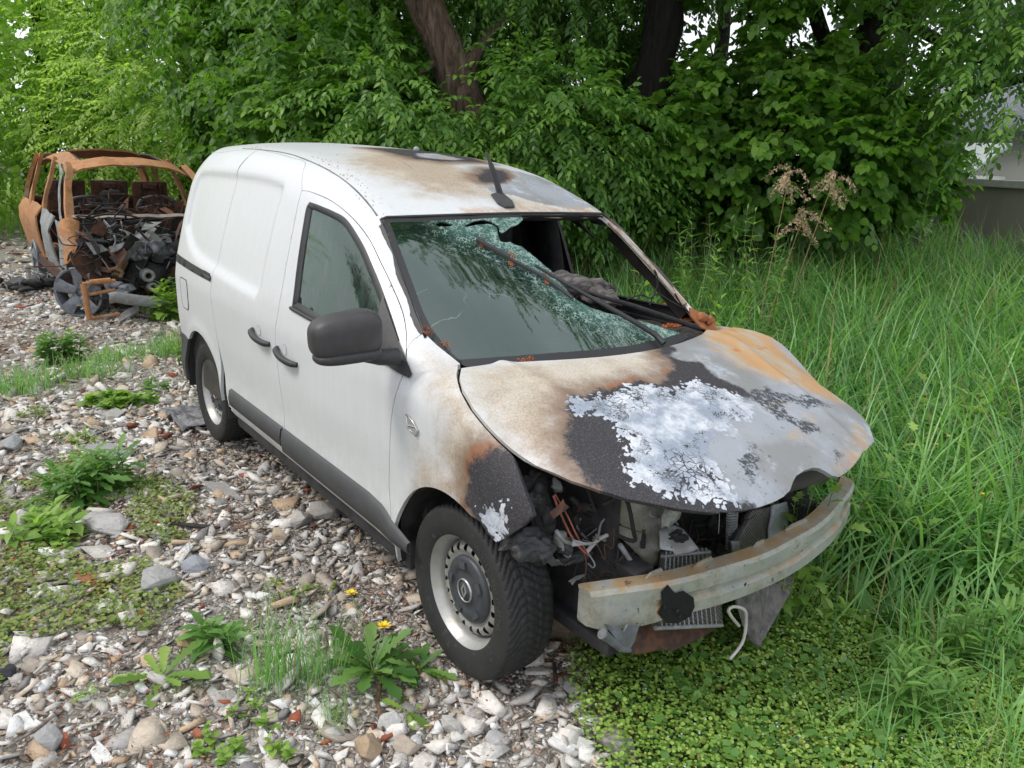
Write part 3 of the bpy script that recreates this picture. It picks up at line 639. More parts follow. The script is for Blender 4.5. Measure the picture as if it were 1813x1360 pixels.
# inner faces of A-pillars and roof header: dark structure behind the skin
def offs(P, dx, dy, dz): return np.array(P)+[dx, dy, dz]
for sg, mt_ in ((1, CHARR), (-1, BLACKPL)):
    g = []
    wl = dense(wsR*[1, -sg, 1], .08, False)
    for p in wl: g.append([p, p+np.array([-.02, sg*.03, -.03]), p+np.array([-.06, sg*.075, -.07]), p+np.array([-.11, sg*.10, -.11])])
    mb = MB(); mb.sheet(g, .012); mb.jitter(.003, 25, 3); mb.build('pillar_inner', INNER if sg > 0 else BLACKPL, van)
mb = MB(); hh = head; mb.sheet([[p+np.array([-.005, 0, -.012]) for p in hh], [p+np.array([-.03, 0, -.035]) for p in hh], [p+np.array([-.12, 0, -.03]) for p in hh]], .008)
mb.build('roof_header', SOOT, van)
# roof lining (dark) below the skin
mb = MB(); g = []
for x in np.linspace(-.98, -3.35, 14):
    row = []
    for y in np.linspace(-.62, .62, 11): row.append((x, y, float(Tw(x, y))-.05-.10*(abs(y)/.62)**6))
    g.append(row)
mb.sheet(g, .008); mb.build('roof_lining', SOOT, van)
# B-pillars, bulkhead, floor, inner sides
for sg in (-1, 1):
    mb = MB(); a = S([(-1.50, z) for z in (.4, .8, 1.1, 1.3, 1.45, 1.56)])*[1, -sg, 1]
    mb.sheet([[p+np.array([.09, -sg*.03, 0]) for p in a], [p+np.array([.06, -sg*.085, 0]) for p in a], [p+np.array([-.10, -sg*.085, 0]) for p in a], [p+np.array([-.12, -sg*.03, 0]) for p in a]], .01); mb.build('b_pillar', SOOT, van)
    mb = MB(); gd = []
    for z in (.42, .7, .9, 1.02): gd.append([S([(x, z)])[0]*[1, -sg, 1]-np.array([0, sg*.07, 0]) for x in np.linspace(-1.45, -.5, 6)])
    mb.sheet(gd, .02); mb.build('door_lining', CHARR if sg > 0 else BLACKPL, van)
    mb = MB(); gd = []
    for z in (.30, .5, .8, 1.2, 1.45, 1.62): gd.append([S([(x, z)])[0]*[1, -sg, 1]-np.array([0, sg*.05, 0]) for x in np.linspace(-3.42, -1.56, 8)])
    mb.sheet(gd, .01); mb.build('inner_side', INNER, van)
mb = MB(); mb.sheet([[(-1.72, y, z) for y in np.linspace(-.80+.25*max(0, z-1), .80-.25*max(0, z-1), 6)] for z in (.35, .8, 1.1, 1.4, 1.62)], .02); mb.sheet([[(-1.72, y, 1.60) for y in np.linspace(-.5, .5, 5)], [(-1.72, y, 1.72) for y in np.linspace(-.5, .5, 5)]], .018); mb.build('bulkhead', SOOT, van)
mb = MB(); mb.box((-1.9, 0, .27), (3.1, 1.56, .04)); 
for sg in (-1, 1): mb.box((-1.35, sg*.76, .29), (2.0, .12, .12), bev=.02)
mb.build('floor_pan', SOOT, van)
# seats (dim shapes behind the glass), dashboard, burnt lump
for sy in (-.38, .38):
    mb = MB(); mb.box((-1.22, sy, .62), (.5, .48, .16), bev=.05); mb.box((-1.45, sy, .98), (.14, .46, .62), rot=Matrix.Rotation(-.22, 3, 'Y'), bev=.05); mb.box((-1.55, sy, 1.36), (.10, .24, .18), bev=.04)
    mb.build('seat', CHARR, van)
g = []
for x in np.linspace(-.10, -.80, 12):
    row = []
    for y in np.linspace(-.76, .76, 26):
        t = (x+.1)/-.7; z = 1.03-.02*t+.03*math.sin(7*y+4*x)*math.sin(9*x)*(y > 0)-.10*max(0, t-.75)*4-.08*max(0, .2-t)-.02*y*y
        row.append((x-.30*y*y*(1-t), y, z))
    g.append(row)
mb = MB(); mb.sheet(g, .02); mb.jitter(.004, 40, 5); mb.build('dashboard', simple('burnt_dashboard', (.05, .048, .044), .7, .6, 9, bump=.8, col2=(.10, .095, .085)), van)
def lump(mb, c, r, seed=0, amp=.35, seg=3, sq=(1, 1, 1), fr=3.):
    bm = bmesh.new(); bmesh.ops.create_icosphere(bm, subdivisions=seg, radius=1); rs = np.random.RandomState(seed); ph = rs.rand(6)*6.28; k = rs.randn(6, 3)*fr
    for v in bm.verts:
        n_ = sum(math.sin(k[i]@np.array(v.co)+ph[i]) for i in range(6))/6; n2 = sum(math.sin(2.7*(k[i]@np.array(v.co))+ph[5-i]) for i in range(6))/6
        v.co = v.co*(1+amp*n_+amp*.5*n2)
    mb.add([(v.co.x*r*sq[0]+c[0], v.co.y*r*sq[1]+c[1], v.co.z*r*sq[2]+c[2]) for v in bm.verts], [[v.index for v in f.verts] for f in bm.faces], True); bm.free()
lm = NT('charred_grey_fabric', .9); fz = lm.noise(1, 6, lm.vec((30, 6, 30)), .7); lm.bump(lm.noise(40, 6), 1, .01)
LUMP = lm.out(lm.ramp(fz, [(.34, (.018, .016, .016)), (.52, (.09, .078, .075)), (.68, (.20, .185, .18))]))
def at(u, v, x): return Vector(pl(u, v, 0, x))
c0 = at(985, 505, -.62); c1_ = at(1055, 525, -.50)
mb = MB(); lump(mb, c0, .13, 3, .3, 4, (.8, 1.2, .45)); lump(mb, c0+Vector((.05, .16, -.03)), .10, 5, .4, 4, (.8, 1.3, .5)); lump(mb, at(1062, 530, -.48), .07, 9, .5, 4, (1, 1.2, .6)); lump(mb, at(930, 490, -.7), .12, 12, .4, 4, (1, 1.2, .4)); mb.jitter(.006, 50); mb.build('melted_steering_cover', LUMP, van)
mb = MB(); rs = np.random.RandomState(4)
for i in range(22):
    a = (-.32-.25*rs.rand(), .30+.4*rs.rand(), 1.01); lump(mb, a, .012+.022*rs.rand(), i, .6, 2, (1, 1.6, .35))
tag(mb.build('burnt_debris', CHARR, van), kind='stuff')
mb = MB()
for k, (P, r) in enumerate([([(1110, 530), (1135, 522), (1150, 528), (1165, 521), (1190, 535), (1215, 548)], .004), ([(1150, 540), (1165, 500), (1158, 478), (1168, 520)], .003), ([(1195, 520), (1210, 545), (1230, 562), (1238, 588)], .004)]):
    mb = MB(); mb.tube(curve([at(u, v, -.38) for u, v in P], 4), r, 6); mb.build('burnt_wire', CHARR, van)
# catkin litter: thousands of tiny orange flakes in a few drifts
def litter(name, spots, n, parent, seed, zf, size=.006):
    rs = np.random.RandomState(seed); V = []; F = []
    for (cx, cy, rx, ry, ang) in spots:
        m_ = int(n*rx*ry/ .0025)+6; a = rs.rand(m_)*6.28; r = np.sqrt(rs.rand(m_)); X = np.cos(a)*r*rx; Y = np.sin(a)*r*ry
        x = cx+X*math.cos(ang)-Y*math.sin(ang); y = cy+X*math.sin(ang)+Y*math.cos(ang); z = zf(x, y)+rs.rand(m_)*size*1.2
        for i in range(m_):
            d = rs.randn(3)*size; e = np.cross(d, rs.randn(3)); e *= size*.45/(np.linalg.norm(e)+1e-9); c = np.array([x[i], y[i], z[i]]); k = len(V)
            V += [c-d*.7, c+e, c+d*.7, c-e]; F.append((k, k+1, k+2, k+3))
    return tag(mesh_np(name, np.array(V), np.array(F), NEEDLE, parent), kind='stuff')
def wsxy(u, v): p = hit([(u, v)], fW)[0]; return p[0], p[1]
sp = [(*wsxy(780, 662-4), .012, .05, .2)]
sp = [(*wsxy(852, 433), .02, .012, -.6), (*wsxy(905, 462), .028, .012, -.6), (*wsxy(968, 497), .022, .010, -.6), (*wsxy(920, 653), .02, .05, 0), (*wsxy(757, 590), .02, .01, .5), (*wsxy(790, 612), .015, .008, .5)]
litter('catkin_litter', [(a, b, c*1.5, d*1.4, e) for a, b, c, d, e in sp], 420, van, 1, lambda x, y: Tw(x, y)+.006, .0038)
dz = lambda x, y: 0*x+1.05
sp2 = [(*pl(1120, 545, 2, 1.03)[:2], .05, .09, 0), (*pl(1165, 548, 2, 1.03)[:2], .03, .08, 0), (*pl(1190, 585, 2, 1.03)[:2], .03, .06, 0), (*pl(1215, 575, 2, 1.03)[:2], .03, .03, 0)]
litter('dashboard_litter', sp2, 220, van, 2, dz, .006)
rsp = np.random.RandomState(5); sp3 = []
for u, v in [(470, 262), (500, 258), (560, 256), (590, 258), (620, 259), (660, 262), (640, 262), (580, 285), (572, 272), (600, 300), (615, 312), (640, 325), (655, 348), (668, 372), (680, 262), (690, 266)]:
    p = hit([(u, v)])[0]; sp3.append((p[0], p[1], .16, .035, .2))
litter('roof_litter', sp3, 5, van, 3, lambda x, y: np.maximum(Tw(x, y)-.005, 0)+.004*0, .0045)
# ---- wipers
def onw(u, v, h=.018): p = hit([(u, v)], fW)[0]; return p+np.array([.5*h, 0, .85*h])
wp = empty('windscreen_wiper', (0, 0, 0)); wp.parent = van
P = [onw(*a) for a in [(1172, 614), (1150, 594), (1080, 553), (1015, 517), (945, 476)]]
mb = MB(); mb.tube(curve(P, 4), np.linspace(.014, .006, 17), 6); mb.build('wiper_arm', BLACKPL, wp)
P = [onw(*a, .010) for a in [(843, 429), (900, 461), (960, 493), (1012, 531)]]; mb = MB(); mb.tube(curve(P, 4), .008, 6); mb.tube([p+np.array([.0, 0, .006]) for p in curve(P[0:2], 4)], .010, 6); mb.build('wiper_blade', BLACKPL, wp)
wp2 = empty('windscreen_wiper', (0, 0, 0)); wp2.parent = van
P = [onw(*a) for a in [(1243, 588), (1205, 577), (1120, 548), (1060, 531), (1010, 514)]]; mb = MB(); mb.tube(curve(P, 4), np.linspace(.014, .007, 17), 6); mb.build('wiper_arm', CHARR, wp2)
# ---- drip moulding / roof seams
roofseam = hit([(430, 263), (470, 266), (510, 272), (550, 286), (590, 306), (625, 332), (650, 358), (668, 382)])
mb = MB(); mb.tube([p+np.array([0, 0, -.0012]) for p in curve(roofseam, 5)], .0042, 5); SEAM = simple('roof_seam_sealant', (.16, .16, .155), .8, .3, 30); mb.build('roof_seam', SEAM, van)
cr_ = hit([(672, 271), (700, 280), (728, 297), (752, 320)])
mb = MB(); mb.tube([p+np.array([0, 0, -.0035]) for p in curve(cr_, 5)], .0045, 5); mb.build('roof_rib', SEAM, van)
# melted aerial
a0 = hit([(905, 352)])[0]; mb = MB(); A = [Vector(a0)+Vector(o) for o in ((.0, 0, 0),)]
tip = at(861, 270, a0[0]-.03); pts = [Vector(a0), Vector(a0)+Vector((-.0, -.0, .03))]
foot = hit([(868, 347), (886, 342), (905, 358), (910, 369), (895, 370), (880, 362)]); mb.poly([p+np.array([.004, 0, .006]) for p in foot], .008)
q0 = hit([(886, 345)])[0]; P = [q0+(np.array(at(u, v, q0[0]))-q0)*1.0 for u, v in [(886, 345), (880, 325), (872, 300), (866, 283), (861, 270)]]
mb.tube(P, [.014, .014, .012, .009, .006], 6); mb.jitter(.002, 60); mb.build('melted_aerial', GREYPL, van)
knob = hit([(737, 268)])[0]; mb = MB(); lump(mb, knob+np.array([0, 0, .01]), .018, 3, .1, 2); mb.build('roof_blob', ASHMET, van)
# ---- sliding door rail, handles, claddings, indicator, mirror
ra = S([(-3.40, 1.118), (-3.30, 1.112), (-2.57, 1.088), (-2.53, 1.075), (-2.53, 1.045), (-3.28, 1.062), (-3.40, 1.07)])
V2, T_ = fill2(ra[:, [0, 2]], .03); v3 = S(V2); v3[:, 1] -= .002
rl = mesh_np('slide_rail', v3, T_, BLACKPL, van, smooth=True)
mb = MB(); mb.tube([p+[0, -.004, 0] for p in dense(S([(-3.39, 1.093), (-2.54, 1.064)]), .1, False)], .006, 6); mb.tube([p+[0, -.003, 0] for p in dense(S([(-3.39, 1.115), (-2.56, 1.086)]), .1, False)], .004, 6); mb.build('rail_groove', GREYPL, rl)
def handle(x0, x1, z, par):
    a = S([(x0, z+.015), (x1, z-.015)]); d = a[1]-a[0]; mb = MB()
    pts = []; rad = []
    for t in np.linspace(0, 1, 11):
        bow = .030*math.sin(math.pi*min(1, max(0, t)))**.5; pts.append(a[0]+d*t+np.array([0, -bow-.004, -.004*math.sin(math.pi*t)])); rad.append(.0155 if .05 < t < .95 else .012)
    mb.tube(pts, rad, 10); mb.V = [(v[0], v[1], v[2]) for v in mb.V]; h = mb.build('door_handle', BLACKPL, par)
    m2 = MB(); c = a[0]+d*.36+np.array([0, .0, .022])
    m2.lathe([(.001, .003), (.016, .002), (.024, .0), (.026, -.0005)], (c[0], c[1]-.0015, c[2]), 'y', 24); o = m2.build('handle_recess', PAINT, h)
sdo = [o for o in van.children if o.name.startswith('sliding_door')][0]
handle(-1.835, -1.605, .893, sdo); handle(-1.505, -1.27, .868, doorR)
def clad(x0, x1, par, tip=False):
    ts = np.linspace(x0, x1, 12); top = []; bot = []
    for x in ts:
        zt = .482; zb = .375
        if tip: zt -= .085*max(0, (x+.62)/.37)**2; zb = .36
        if not tip: zb = .385; zt = .482
        top.append((x, zt)); bot.append((x, zb))
    g = []
    for k, off in ((0, -.001), (.06, .012), (.5, .016), (.94, .012), (1, -.001)):
        row = []
        for (x, zt), (_, zb) in zip(top, bot):
            p = S([(x, zt+(zb-zt)*k)])[0]; row.append(p-np.array([0, off, 0]))
        g.append(row)
    mb = MB(); mb.sheet(g, .004); return mb.build('door_cladding', GREYPL, par)
clad(-2.27, -1.507, sdo); clad(-1.49, -.265, doorR, True)
sill = []
for z, o in ((.365, .03), (.33, .02), (.27, .05), (.22, .12)): sill.append([S([(x, z)])[0]+np.array([0, o, 0]) for x in np.linspace(-2.36, -.43, 10)])
mb = MB(); mb.sheet(sill, .006); mb.build('sill', PAINT, van)
em = hit([(723, 747), (738, 750), (745, 760), (741, 768), (728, 766)], Fb); em = S([(-.275, .905), (-.225, .892), (-.195, .868), (-.205, .845), (-.262, .858)])
mb = MB(); mb.poly([p+np.array([0, -.004, 0]) for p in em], .008); mb.build('side_indicator', simple('grey_indicator_lens', (.34, .34, .33), .25, .2), fenR)
mb = MB(); mb.tube(list(em+[0, -.008, 0])+[em[0]+[0, -.008, 0]], .003, 5); mb.tube([em[0]*.2+em[4]*.8+[0, -.009, 0], em[1]*.4+em[2]*.6+[0, -.009, 0]], .003, 5); mb.build('indicator_trim', simple('chrome_trim', (.6, .6, .6), .2, .1, metal=1), fenR)
# mirror: black triangle, arm and housing
mi = empty('wing_mirror'); mi.parent = doorR
tri = hit([(683, 522), (696, 560), (712, 605), (727, 640), (736, 662), (731, 669), (712, 660), (690, 645), (662, 628), (655, 612), (672, 575)]); tri[:, 1] -= .012
V2, T_ = fill2(tri[:, [0, 2]], .04); v3 = S(V2); v3[:, 1] -= .014; k = len(v3)
E_ = {}
mesh_np('mirror_mount', np.concatenate([v3, v3+[0, .02, 0]]), np.concatenate([T_, T_[:, ::-1]+k]), BLACKPL, mi, smooth=True)
mb = MB()
mb.tube([(-.39, -.85, 1.085), (-.40, -.92, 1.09), (-.41, -1.0, 1.11)], [.034, .030, .026], 10); mb.build('mirror_arm', BLACKPL, mi)
# housing: rounded box in its own frame, facing forward
def superbox(c, d, n1=4.5, rot=None, seg=28):
    V = []; F = []
    for i in range(seg+1):
        th = -math.pi/2+math.pi*i/seg
        for j in range(2*seg):
            ph = 2*math.pi*j/(2*seg); s_ = lambda t: math.copysign(abs(t)**(2/n1), t)
            v = Vector((s_(math.cos(th))*s_(math.cos(ph))*d[0], s_(math.cos(th))*s_(math.sin(ph))*d[1], s_(math.sin(th))*d[2])); V.append(v)
    for i in range(seg):
        for j in range(2*seg): F.append((i*2*seg+j, i*2*seg+(j+1) % (2*seg), (i+1)*2*seg+(j+1) % (2*seg), (i+1)*2*seg+j))
    return [(rot @ v if rot else v)+Vector(c) for v in V], F
MC = (-.425, -1.035, 1.178)
V, F = superbox((0, 0, 0), (.072, .128, .080), 3.4)
V = [Vector((v.x*(1-.0*v.z)+(.0), v.y, v.z*(1+.9*(v.y+.0)*.6)+.05*v.y)) for v in V]
Rm = Matrix.Rotation(R_(-8), 3, 'Z') @ Matrix.Rotation(R_(3), 3, 'X')
mb = MB(); mb.add([(Rm @ v)+Vector(MC) for v in V], F, True); mb.build('mirror_housing', simple('textured_black_plastic', (.042, .040, .042), .5, .12, 30, bump=.12), mi)
mb = MB(); V, F = superbox((0, 0, 0), (.07, .12, .024), 3.); mb.add([(Rm @ (v+Vector((.008, .0, -.070)))+Vector(MC)) for v in V], F, True); mb.build('mirror_lower_cover', BLACKPL, mi)
# ================================================================== WHEELS
def tyre_mesh():
    R0, Wd = .318, .100; nu, nv = 560, 64
    prof = []
    for v in np.linspace(0, 1, nv):
        a = v; prof.append(a)
    u = np.linspace(0, 2*math.pi, nu, endpoint=False); t = np.linspace(-1, 1, nv)
    # cross section: sidewall - shoulder - tread ; param t -1..1 outer to inner
    sec = spl([-1, -.93, -.80, -.68, -.58, -.5, 0, .5, .58, .68, .80, .93, 1], [.205, .222, .258, .288, .305, .3125, R0, .3125, .305, .288, .258, .222, .205])
    yy = spl([-1, -.93, -.80, -.68, -.58, -.5, 0, .5, .58, .68, .80, .93, 1], [-.083, -.092, -.1, -.098, -.090, -.076, 0, .076, .090, .098, .1, .092, .083])
    r = sec(t); y = yy(t); U, Tt = np.meshgrid(u, t, indexing='ij'); Rr = np.broadcast_to(r, U.shape).copy(); Y = np.broadcast_to(y, U.shape)
    tread = np.clip((.60-np.abs(Tt))/.05, 0, 1)
    s = U*R0; pitch = 2*math.pi*R0/62; yn = Y/.085
    ph = (s-np.sign(Y)*0+.055*np.abs(yn)**1.5*1.0+.02*np.sin(yn*3))/pitch
    g1 = np.abs((ph % 1)-.5)*2; lat = 1/(1+np.exp((g1-.30)/.05))
    g2 = np.abs(((ph*3) % 1)-.5)*2; sip = (1/(1+np.exp((g2-.25)/.06)))*.45
    cg = np.exp(-((np.abs(Y)-.022-.002*np.sin(ph*6.28))/.0032)**2)+np.exp(-((np.abs(Y)-.052)/.0028)**2)*.8
    dep = np.clip(np.maximum(np.maximum(lat, sip), cg), 0, 1); Rr -= tread*dep*.0075
    Rr += .0012*np.exp(-((np.abs(Tt)-.86)/.008)**2)+.001*np.exp(-((np.abs(Tt)-.72)/.006)**2)
    X = Rr*np.cos(U); Z = Rr*np.sin(U); V = np.stack([X, Y, Z], -1).reshape(-1, 3)
    i = np.arange(nu)[:, None]; j = np.arange(nv-1)[None]; a = i*nv+j; b = ((i+1) % nu)*nv+j
    F = np.stack([a, a+1, b+1, b], -1).reshape(-1, 4)
    return V, F
tv, tf = tyre_mesh()
tyn = NT('worn_tyre_rubber', .72, .35); rr_ = tyn.math('LENGTH' if False else 'ADD', 0., 0.)
fn_ = tyn.noise(9, 5); dustm = tyn.step(tyn.noise(30, 6, None, .7), .56, .70)
tyn.bump(tyn.noise(120, 3), .15, .002); TYRE = tyn.out(tyn.mix(tyn.math('MULTIPLY', dustm, .45), tyn.mix(fn_, (.016, .016, .017), (.036, .036, .036)), (.13, .12, .11)))
def make_wheel(loc, detailed=True):
    wl = empty('wheel', loc); wl.parent = van
    ty = mesh_np('tyre', tv, tf, TYRE, wl, smooth=True)
    # rim barrel and lip
    mb = MB(); mb.lathe([(.196, -.060), (.200, -.072), (.2085, -.084), (.214, -.088), (.2145, -.082), (.208, -.076)][::-1], (0, 0, 0), 'y', 72)
    mb.lathe([(.2085, -.084), (.203, -.080), (.197, -.066), (.190, -.060), (.184, -.045), (.180, -.02), (.178, .09)], (0, 0, 0), 'y', 72)
    mb.build('rim', RIM, wl)
    # disc with oval vents
    q = [(.181*math.cos(a), .181*math.sin(a)) for a in np.linspace(0, 2*math.pi, 72, endpoint=False)]; hs = []
    for k in range(20):
        a = 2*math.pi*(k+.5)/20; c = np.array([math.cos(a), math.sin(a)])*.154; t_ = np.array([-math.sin(a), math.cos(a)]); r_ = np.array([math.cos(a), math.sin(a)])
        hs.append(np.array([c+t_*.0105*math.cos(b)+r_*.0145*math.sin(b) for b in np.linspace(0, 2*math.pi, 14, endpoint=False)]))
    V2, T_ = fill2(np.array(q), .009, hs); r = np.linalg.norm(V2, axis=1)
    yy = -.035-.016*np.exp(-((r-.150)/.018)**2)+.03*np.clip((r-.165)/.016, 0, 1)**1.5-.012*np.exp(-((r-.09)/.03)**2)
    V3 = np.stack([V2[:, 0], yy, V2[:, 1]], 1); mesh_np('wheel_disc', V3, T_, RIM, wl, smooth=True)
    # hub cap
    cp = MB(); prof = [(.0, -.066), (.034, -.066), (.036, -.062), (.052, -.061), (.056, -.060), (.074, -.057), (.079, -.062), (.112, -.060), (.121, -.054), (.124, -.046), (.124, -.03)]
    cp.lathe(prof, (0, 0, 0), 'y', 60); hc = cp.build('hub_cap', simple('dark_grey_hub_cap', (.045, .05, .058), .45, .15, 40, bump=.05), wl)
    for k in range(5):
        a = 2*math.pi*k/5+.5; mm = MB(); mm.poly([(math.cos(b)*rr, -.0655, math.sin(b)*rr) for b, rr in ((a-.22, .082), (a+.22, .082), (a+.17, .108), (a-.17, .108))], .006); mm.build('cap_lug', SIMPLE_CAP, hc)
    mm = MB(); mm.lathe([(.038, -.067), (.0395, -.0695), (.0425, -.0695), (.044, -.063)], (0, 0, 0), 'y', 40)
    for s_ in (1, -1):
        mm.poly([(s_*.0005, -.0685, .031), (s_*.0175, -.0685, .0), (s_*.0095, -.0685, .0), (s_*.0005, -.0685, .0175)], .004, (0, 1, 0)); mm.poly([(s_*.0005, -.0685, -.031), (s_*.0175, -.0685, 0), (s_*.0095, -.0685, 0), (s_*.0005, -.0685, -.0175)], .004, (0, 1, 0))
    mm.build('diamond_emblem', simple('worn_silver_emblem', (.42, .42, .42), .35, .15, metal=.6), hc)
    mm = MB(); mm.lathe([(.0, .02), (.16, .02), (.175, .06)], (0, 0, 0), 'y', 32); mm.build('brake_drum', SOOT, wl)
    return wl
SIMPLE_CAP = simple('hub_cap_raised', (.06, .065, .075), .4, .15, 40, bump=.05)
wf = make_wheel((0, -.735, .314))
def wheel_copy(loc, flip):
    c = wf.copy(); COL.objects.link(c); c.location = loc; c.parent = van
    if flip: c.rotation_euler = (0, 0, math.pi)
    for ch in wf.children:
        d = ch.copy(); COL.objects.link(d); d.parent = c
        for g in ch.children: e = g.copy(); COL.objects.link(e); e.parent = d
    return c
wr = wheel_copy((-2.812, -.735, .314), False); wheel_copy((-2.812, .735, .314), True); wheel_copy((0, .735, .30), True)
for ch in wr.children: ch.rotation_euler = (0, .33, 0)
# raised lettering on the sidewall
def ring_text(txt, rad, size, a_mid, yoff, mat_, parent, name='sidewall_lettering'):
    cu = bpy.data.curves.new('t', 'FONT'); cu.body = txt; cu.size = size; cu.align_x = 'CENTER'; cu.extrude = .0006; cu.space_character = 1.25
    o = bpy.data.objects.new('t', cu); COL.objects.link(o); dg = bpy.context.evaluated_depsgraph_get(); me = bpy.data.meshes.new_from_object(o.evaluated_get(dg)); bpy.data.objects.remove(o)
    for v in me.vertices:
        a = a_mid-v.co.x/rad; r = rad+v.co.y; v.co = (r*math.cos(a), yoff-v.co.z, r*math.sin(a))
    me.materials.clear(); me.materials.append(mat_); ob = bpy.data.objects.new(name, me); COL.objects.link(ob); ob.parent = parent
LET = simple('moulded_rubber_letters', (.05, .05, .05), .6, .1)
tyo = [c for c in wf.children if c.name.startswith('tyre')][0]
ring_text('WINTER  SOTTOZERO', .252, .024, R_(32), -.1008, LET, tyo)
# torn scrap of arch liner stuck to the front tyre
# wheel arch liners
for cx in (0, -2.812):
    for sg in (-1, 1):
        g = []
        for a in np.linspace(R_(-8), R_(188), 22): g.append([(cx+r*math.cos(a), sg*y, .315+r*math.sin(a)) for y, r in ((.50, .40), (.70, .40), (.845, .392))])
        if cx == 0 : g = g[7:] if sg < 0 else g[8:]
        mb = MB(); mb.sheet(g, .006); mb.jitter(.004, 20); mb.build('arch_liner', CHARR if cx == 0 else BLACKPL, van)
        mb = MB(); mb.box((cx, sg*.49, .5), (.82, .03, .55)); mb.build('inner_wing', SOOT, van)
# ================================================================== FRONT STRUCTURE
_n = NT('scorched_crash_beam_steel', .6); _O = _n.vec(); _ge = _n.t.nodes.new('ShaderNodeNewGeometry'); _up = _n.step(_n.math('ADD', _n.math('MULTIPLY', _n.sep(_ge.outputs['Normal'], 2), .55), _n.math('MULTIPLY', _n.math('SUBTRACT', _n.noise(6, 6, _O, .7), .5), 2.6)), .30, .75)
_c = _n.ramp(_n.noise(7, 7, _O, .75), [(.30, (.17, .16, .12)), (.42, (.27, .27, .22)), (.52, (.33, .34, .30)), (.64, (.26, .28, .28)), (.75, (.40, .43, .46))]); _c = _n.mix(_up, _c, _n.mix(_n.noise(14, 5, _O), (.34, .19, .08), (.38, .31, .20)))
_c = _n.mix(_n.step(_n.noise(16, 7, _O, .85), .60, .63), _c, (.07, .065, .06)); _n.bump(_n.noise(50, 5, _O), .5, .003); BEAM = _n.out(_c, None, .15)
def px(u, v, x): return np.array(pl(u, v, 0, x))
# crash beam
g = []
prof = [(-.060, .134), (-.006, .132), (.0, .120), (-.002, .078), (-.016, .066), (-.018, .050), (.0, .040), (.001, .004), (-.012, -.002), (-.05, 0)]
ys = np.concatenate([[-.660, -.658, -.650, -.635, -.61], np.linspace(-.57, .62, 27), [.645, .655, .660]])
def bx_(y): return .707-.374*(y-.071)**2
for y in ys:
    e = max(0, (abs(y+.0)-.60)/.06); row = []
    zc = .435+.083*y
    for (dx, dz) in prof:
        fl = 1-min(1, max(0, (-y-.42)/.08))                    # the groove dies out towards the right end
        ddx = dx if dz in (.134, .132, 0, -.002) else dx*fl+.006*(1-fl)
        if abs(y) > .6595: ddx = -.05; dz = .067+(dz-.067)*.85
        row.append((bx_(y)-.02*e**2+ddx+.003*math.sin(19*y)*math.sin(40*dz), y, zc+dz-.012*e**2*(dz > .07)+.01*e**2*(dz < .02)-.008*(1-fl)*(dz < .02)))
    g.append(row)
mb = MB(); mb.sheet(g, .005, True)
beam = mb.build('bumper_beam', BEAM, van)
_m = beam.modifiers.new('es', 'EDGE_SPLIT'); _m.split_angle = R_(28)
mb = MB()
for (u, v) in [(1150, 1045), (1160, 1040), (1178, 1075), (1200, 1112-30), (1205, 1092), (1420, 975), (1320, 1035), (1490, 900)]:
    p = px(u, v, .60); y = p[1]; p = px(u, v, bx_(y)+.004); mb = MB(); mb.lathe([(.0, -.0), (.007, -.001)], tuple(p), 'x', 10); mb.build('beam_hole', CHARR, beam)
# tabs on the beam top
mb = MB()
for y, w_ in ((-.28, .05), (.16, .07), (-.05, .03), (-.45, .04)):
    x = bx_(y)-.05; z_ = .568+.083*y; mb = MB(); mb.poly([(x, y-w_, z_), (x+.004, y-w_*.6, z_+.018), (x+.004, y+w_*.6, z_+.02), (x, y+w_, z_+.002)], .005); mb.build('beam_tab', BEAM, beam)
mb = MB(); mb2 = px(1195, 1075, .62)
def patch_on_beam(pxs, dx=.007):
    out = []
    for u, v in pxs:
        p = px(u, v, .6); 
        for _ in range(6): p = px(u, v, bx_(p[1])+dx)
        out.append(p)
    return out
pp = np.array([(1170, 1048), (1182, 1035), (1195, 1050), (1210, 1046), (1228, 1058), (1230, 1075), (1222, 1092), (1200, 1104), (1178, 1103), (1164, 1085), (1172, 1068)])/1000.
q_, T_ = fill2(pp, .006); w3 = np.array(patch_on_beam([tuple(a*1000) for a in q_], .010)); mb.add(w3, T_[:, ::-1].tolist(), True); mb.add(w3, T_.tolist(), True)
lump(mb, px(1182, 1030, .50), .028, 4, .5, 3, (1, 1, .7)); lump(mb, px(1188, 1040, .52), .02, 6, .5, 3, (1, 1, .7)); mb.build('melted_plastic', BLACKPL, beam)
# crash boxes
for sg in (-1, 1):
    mb = MB(); mb.box((.38, sg*.46, .49), (.30, .09, .10), bev=.01); mb.jitter(.004, 20); mb.build('crash_box', SOOT, van)
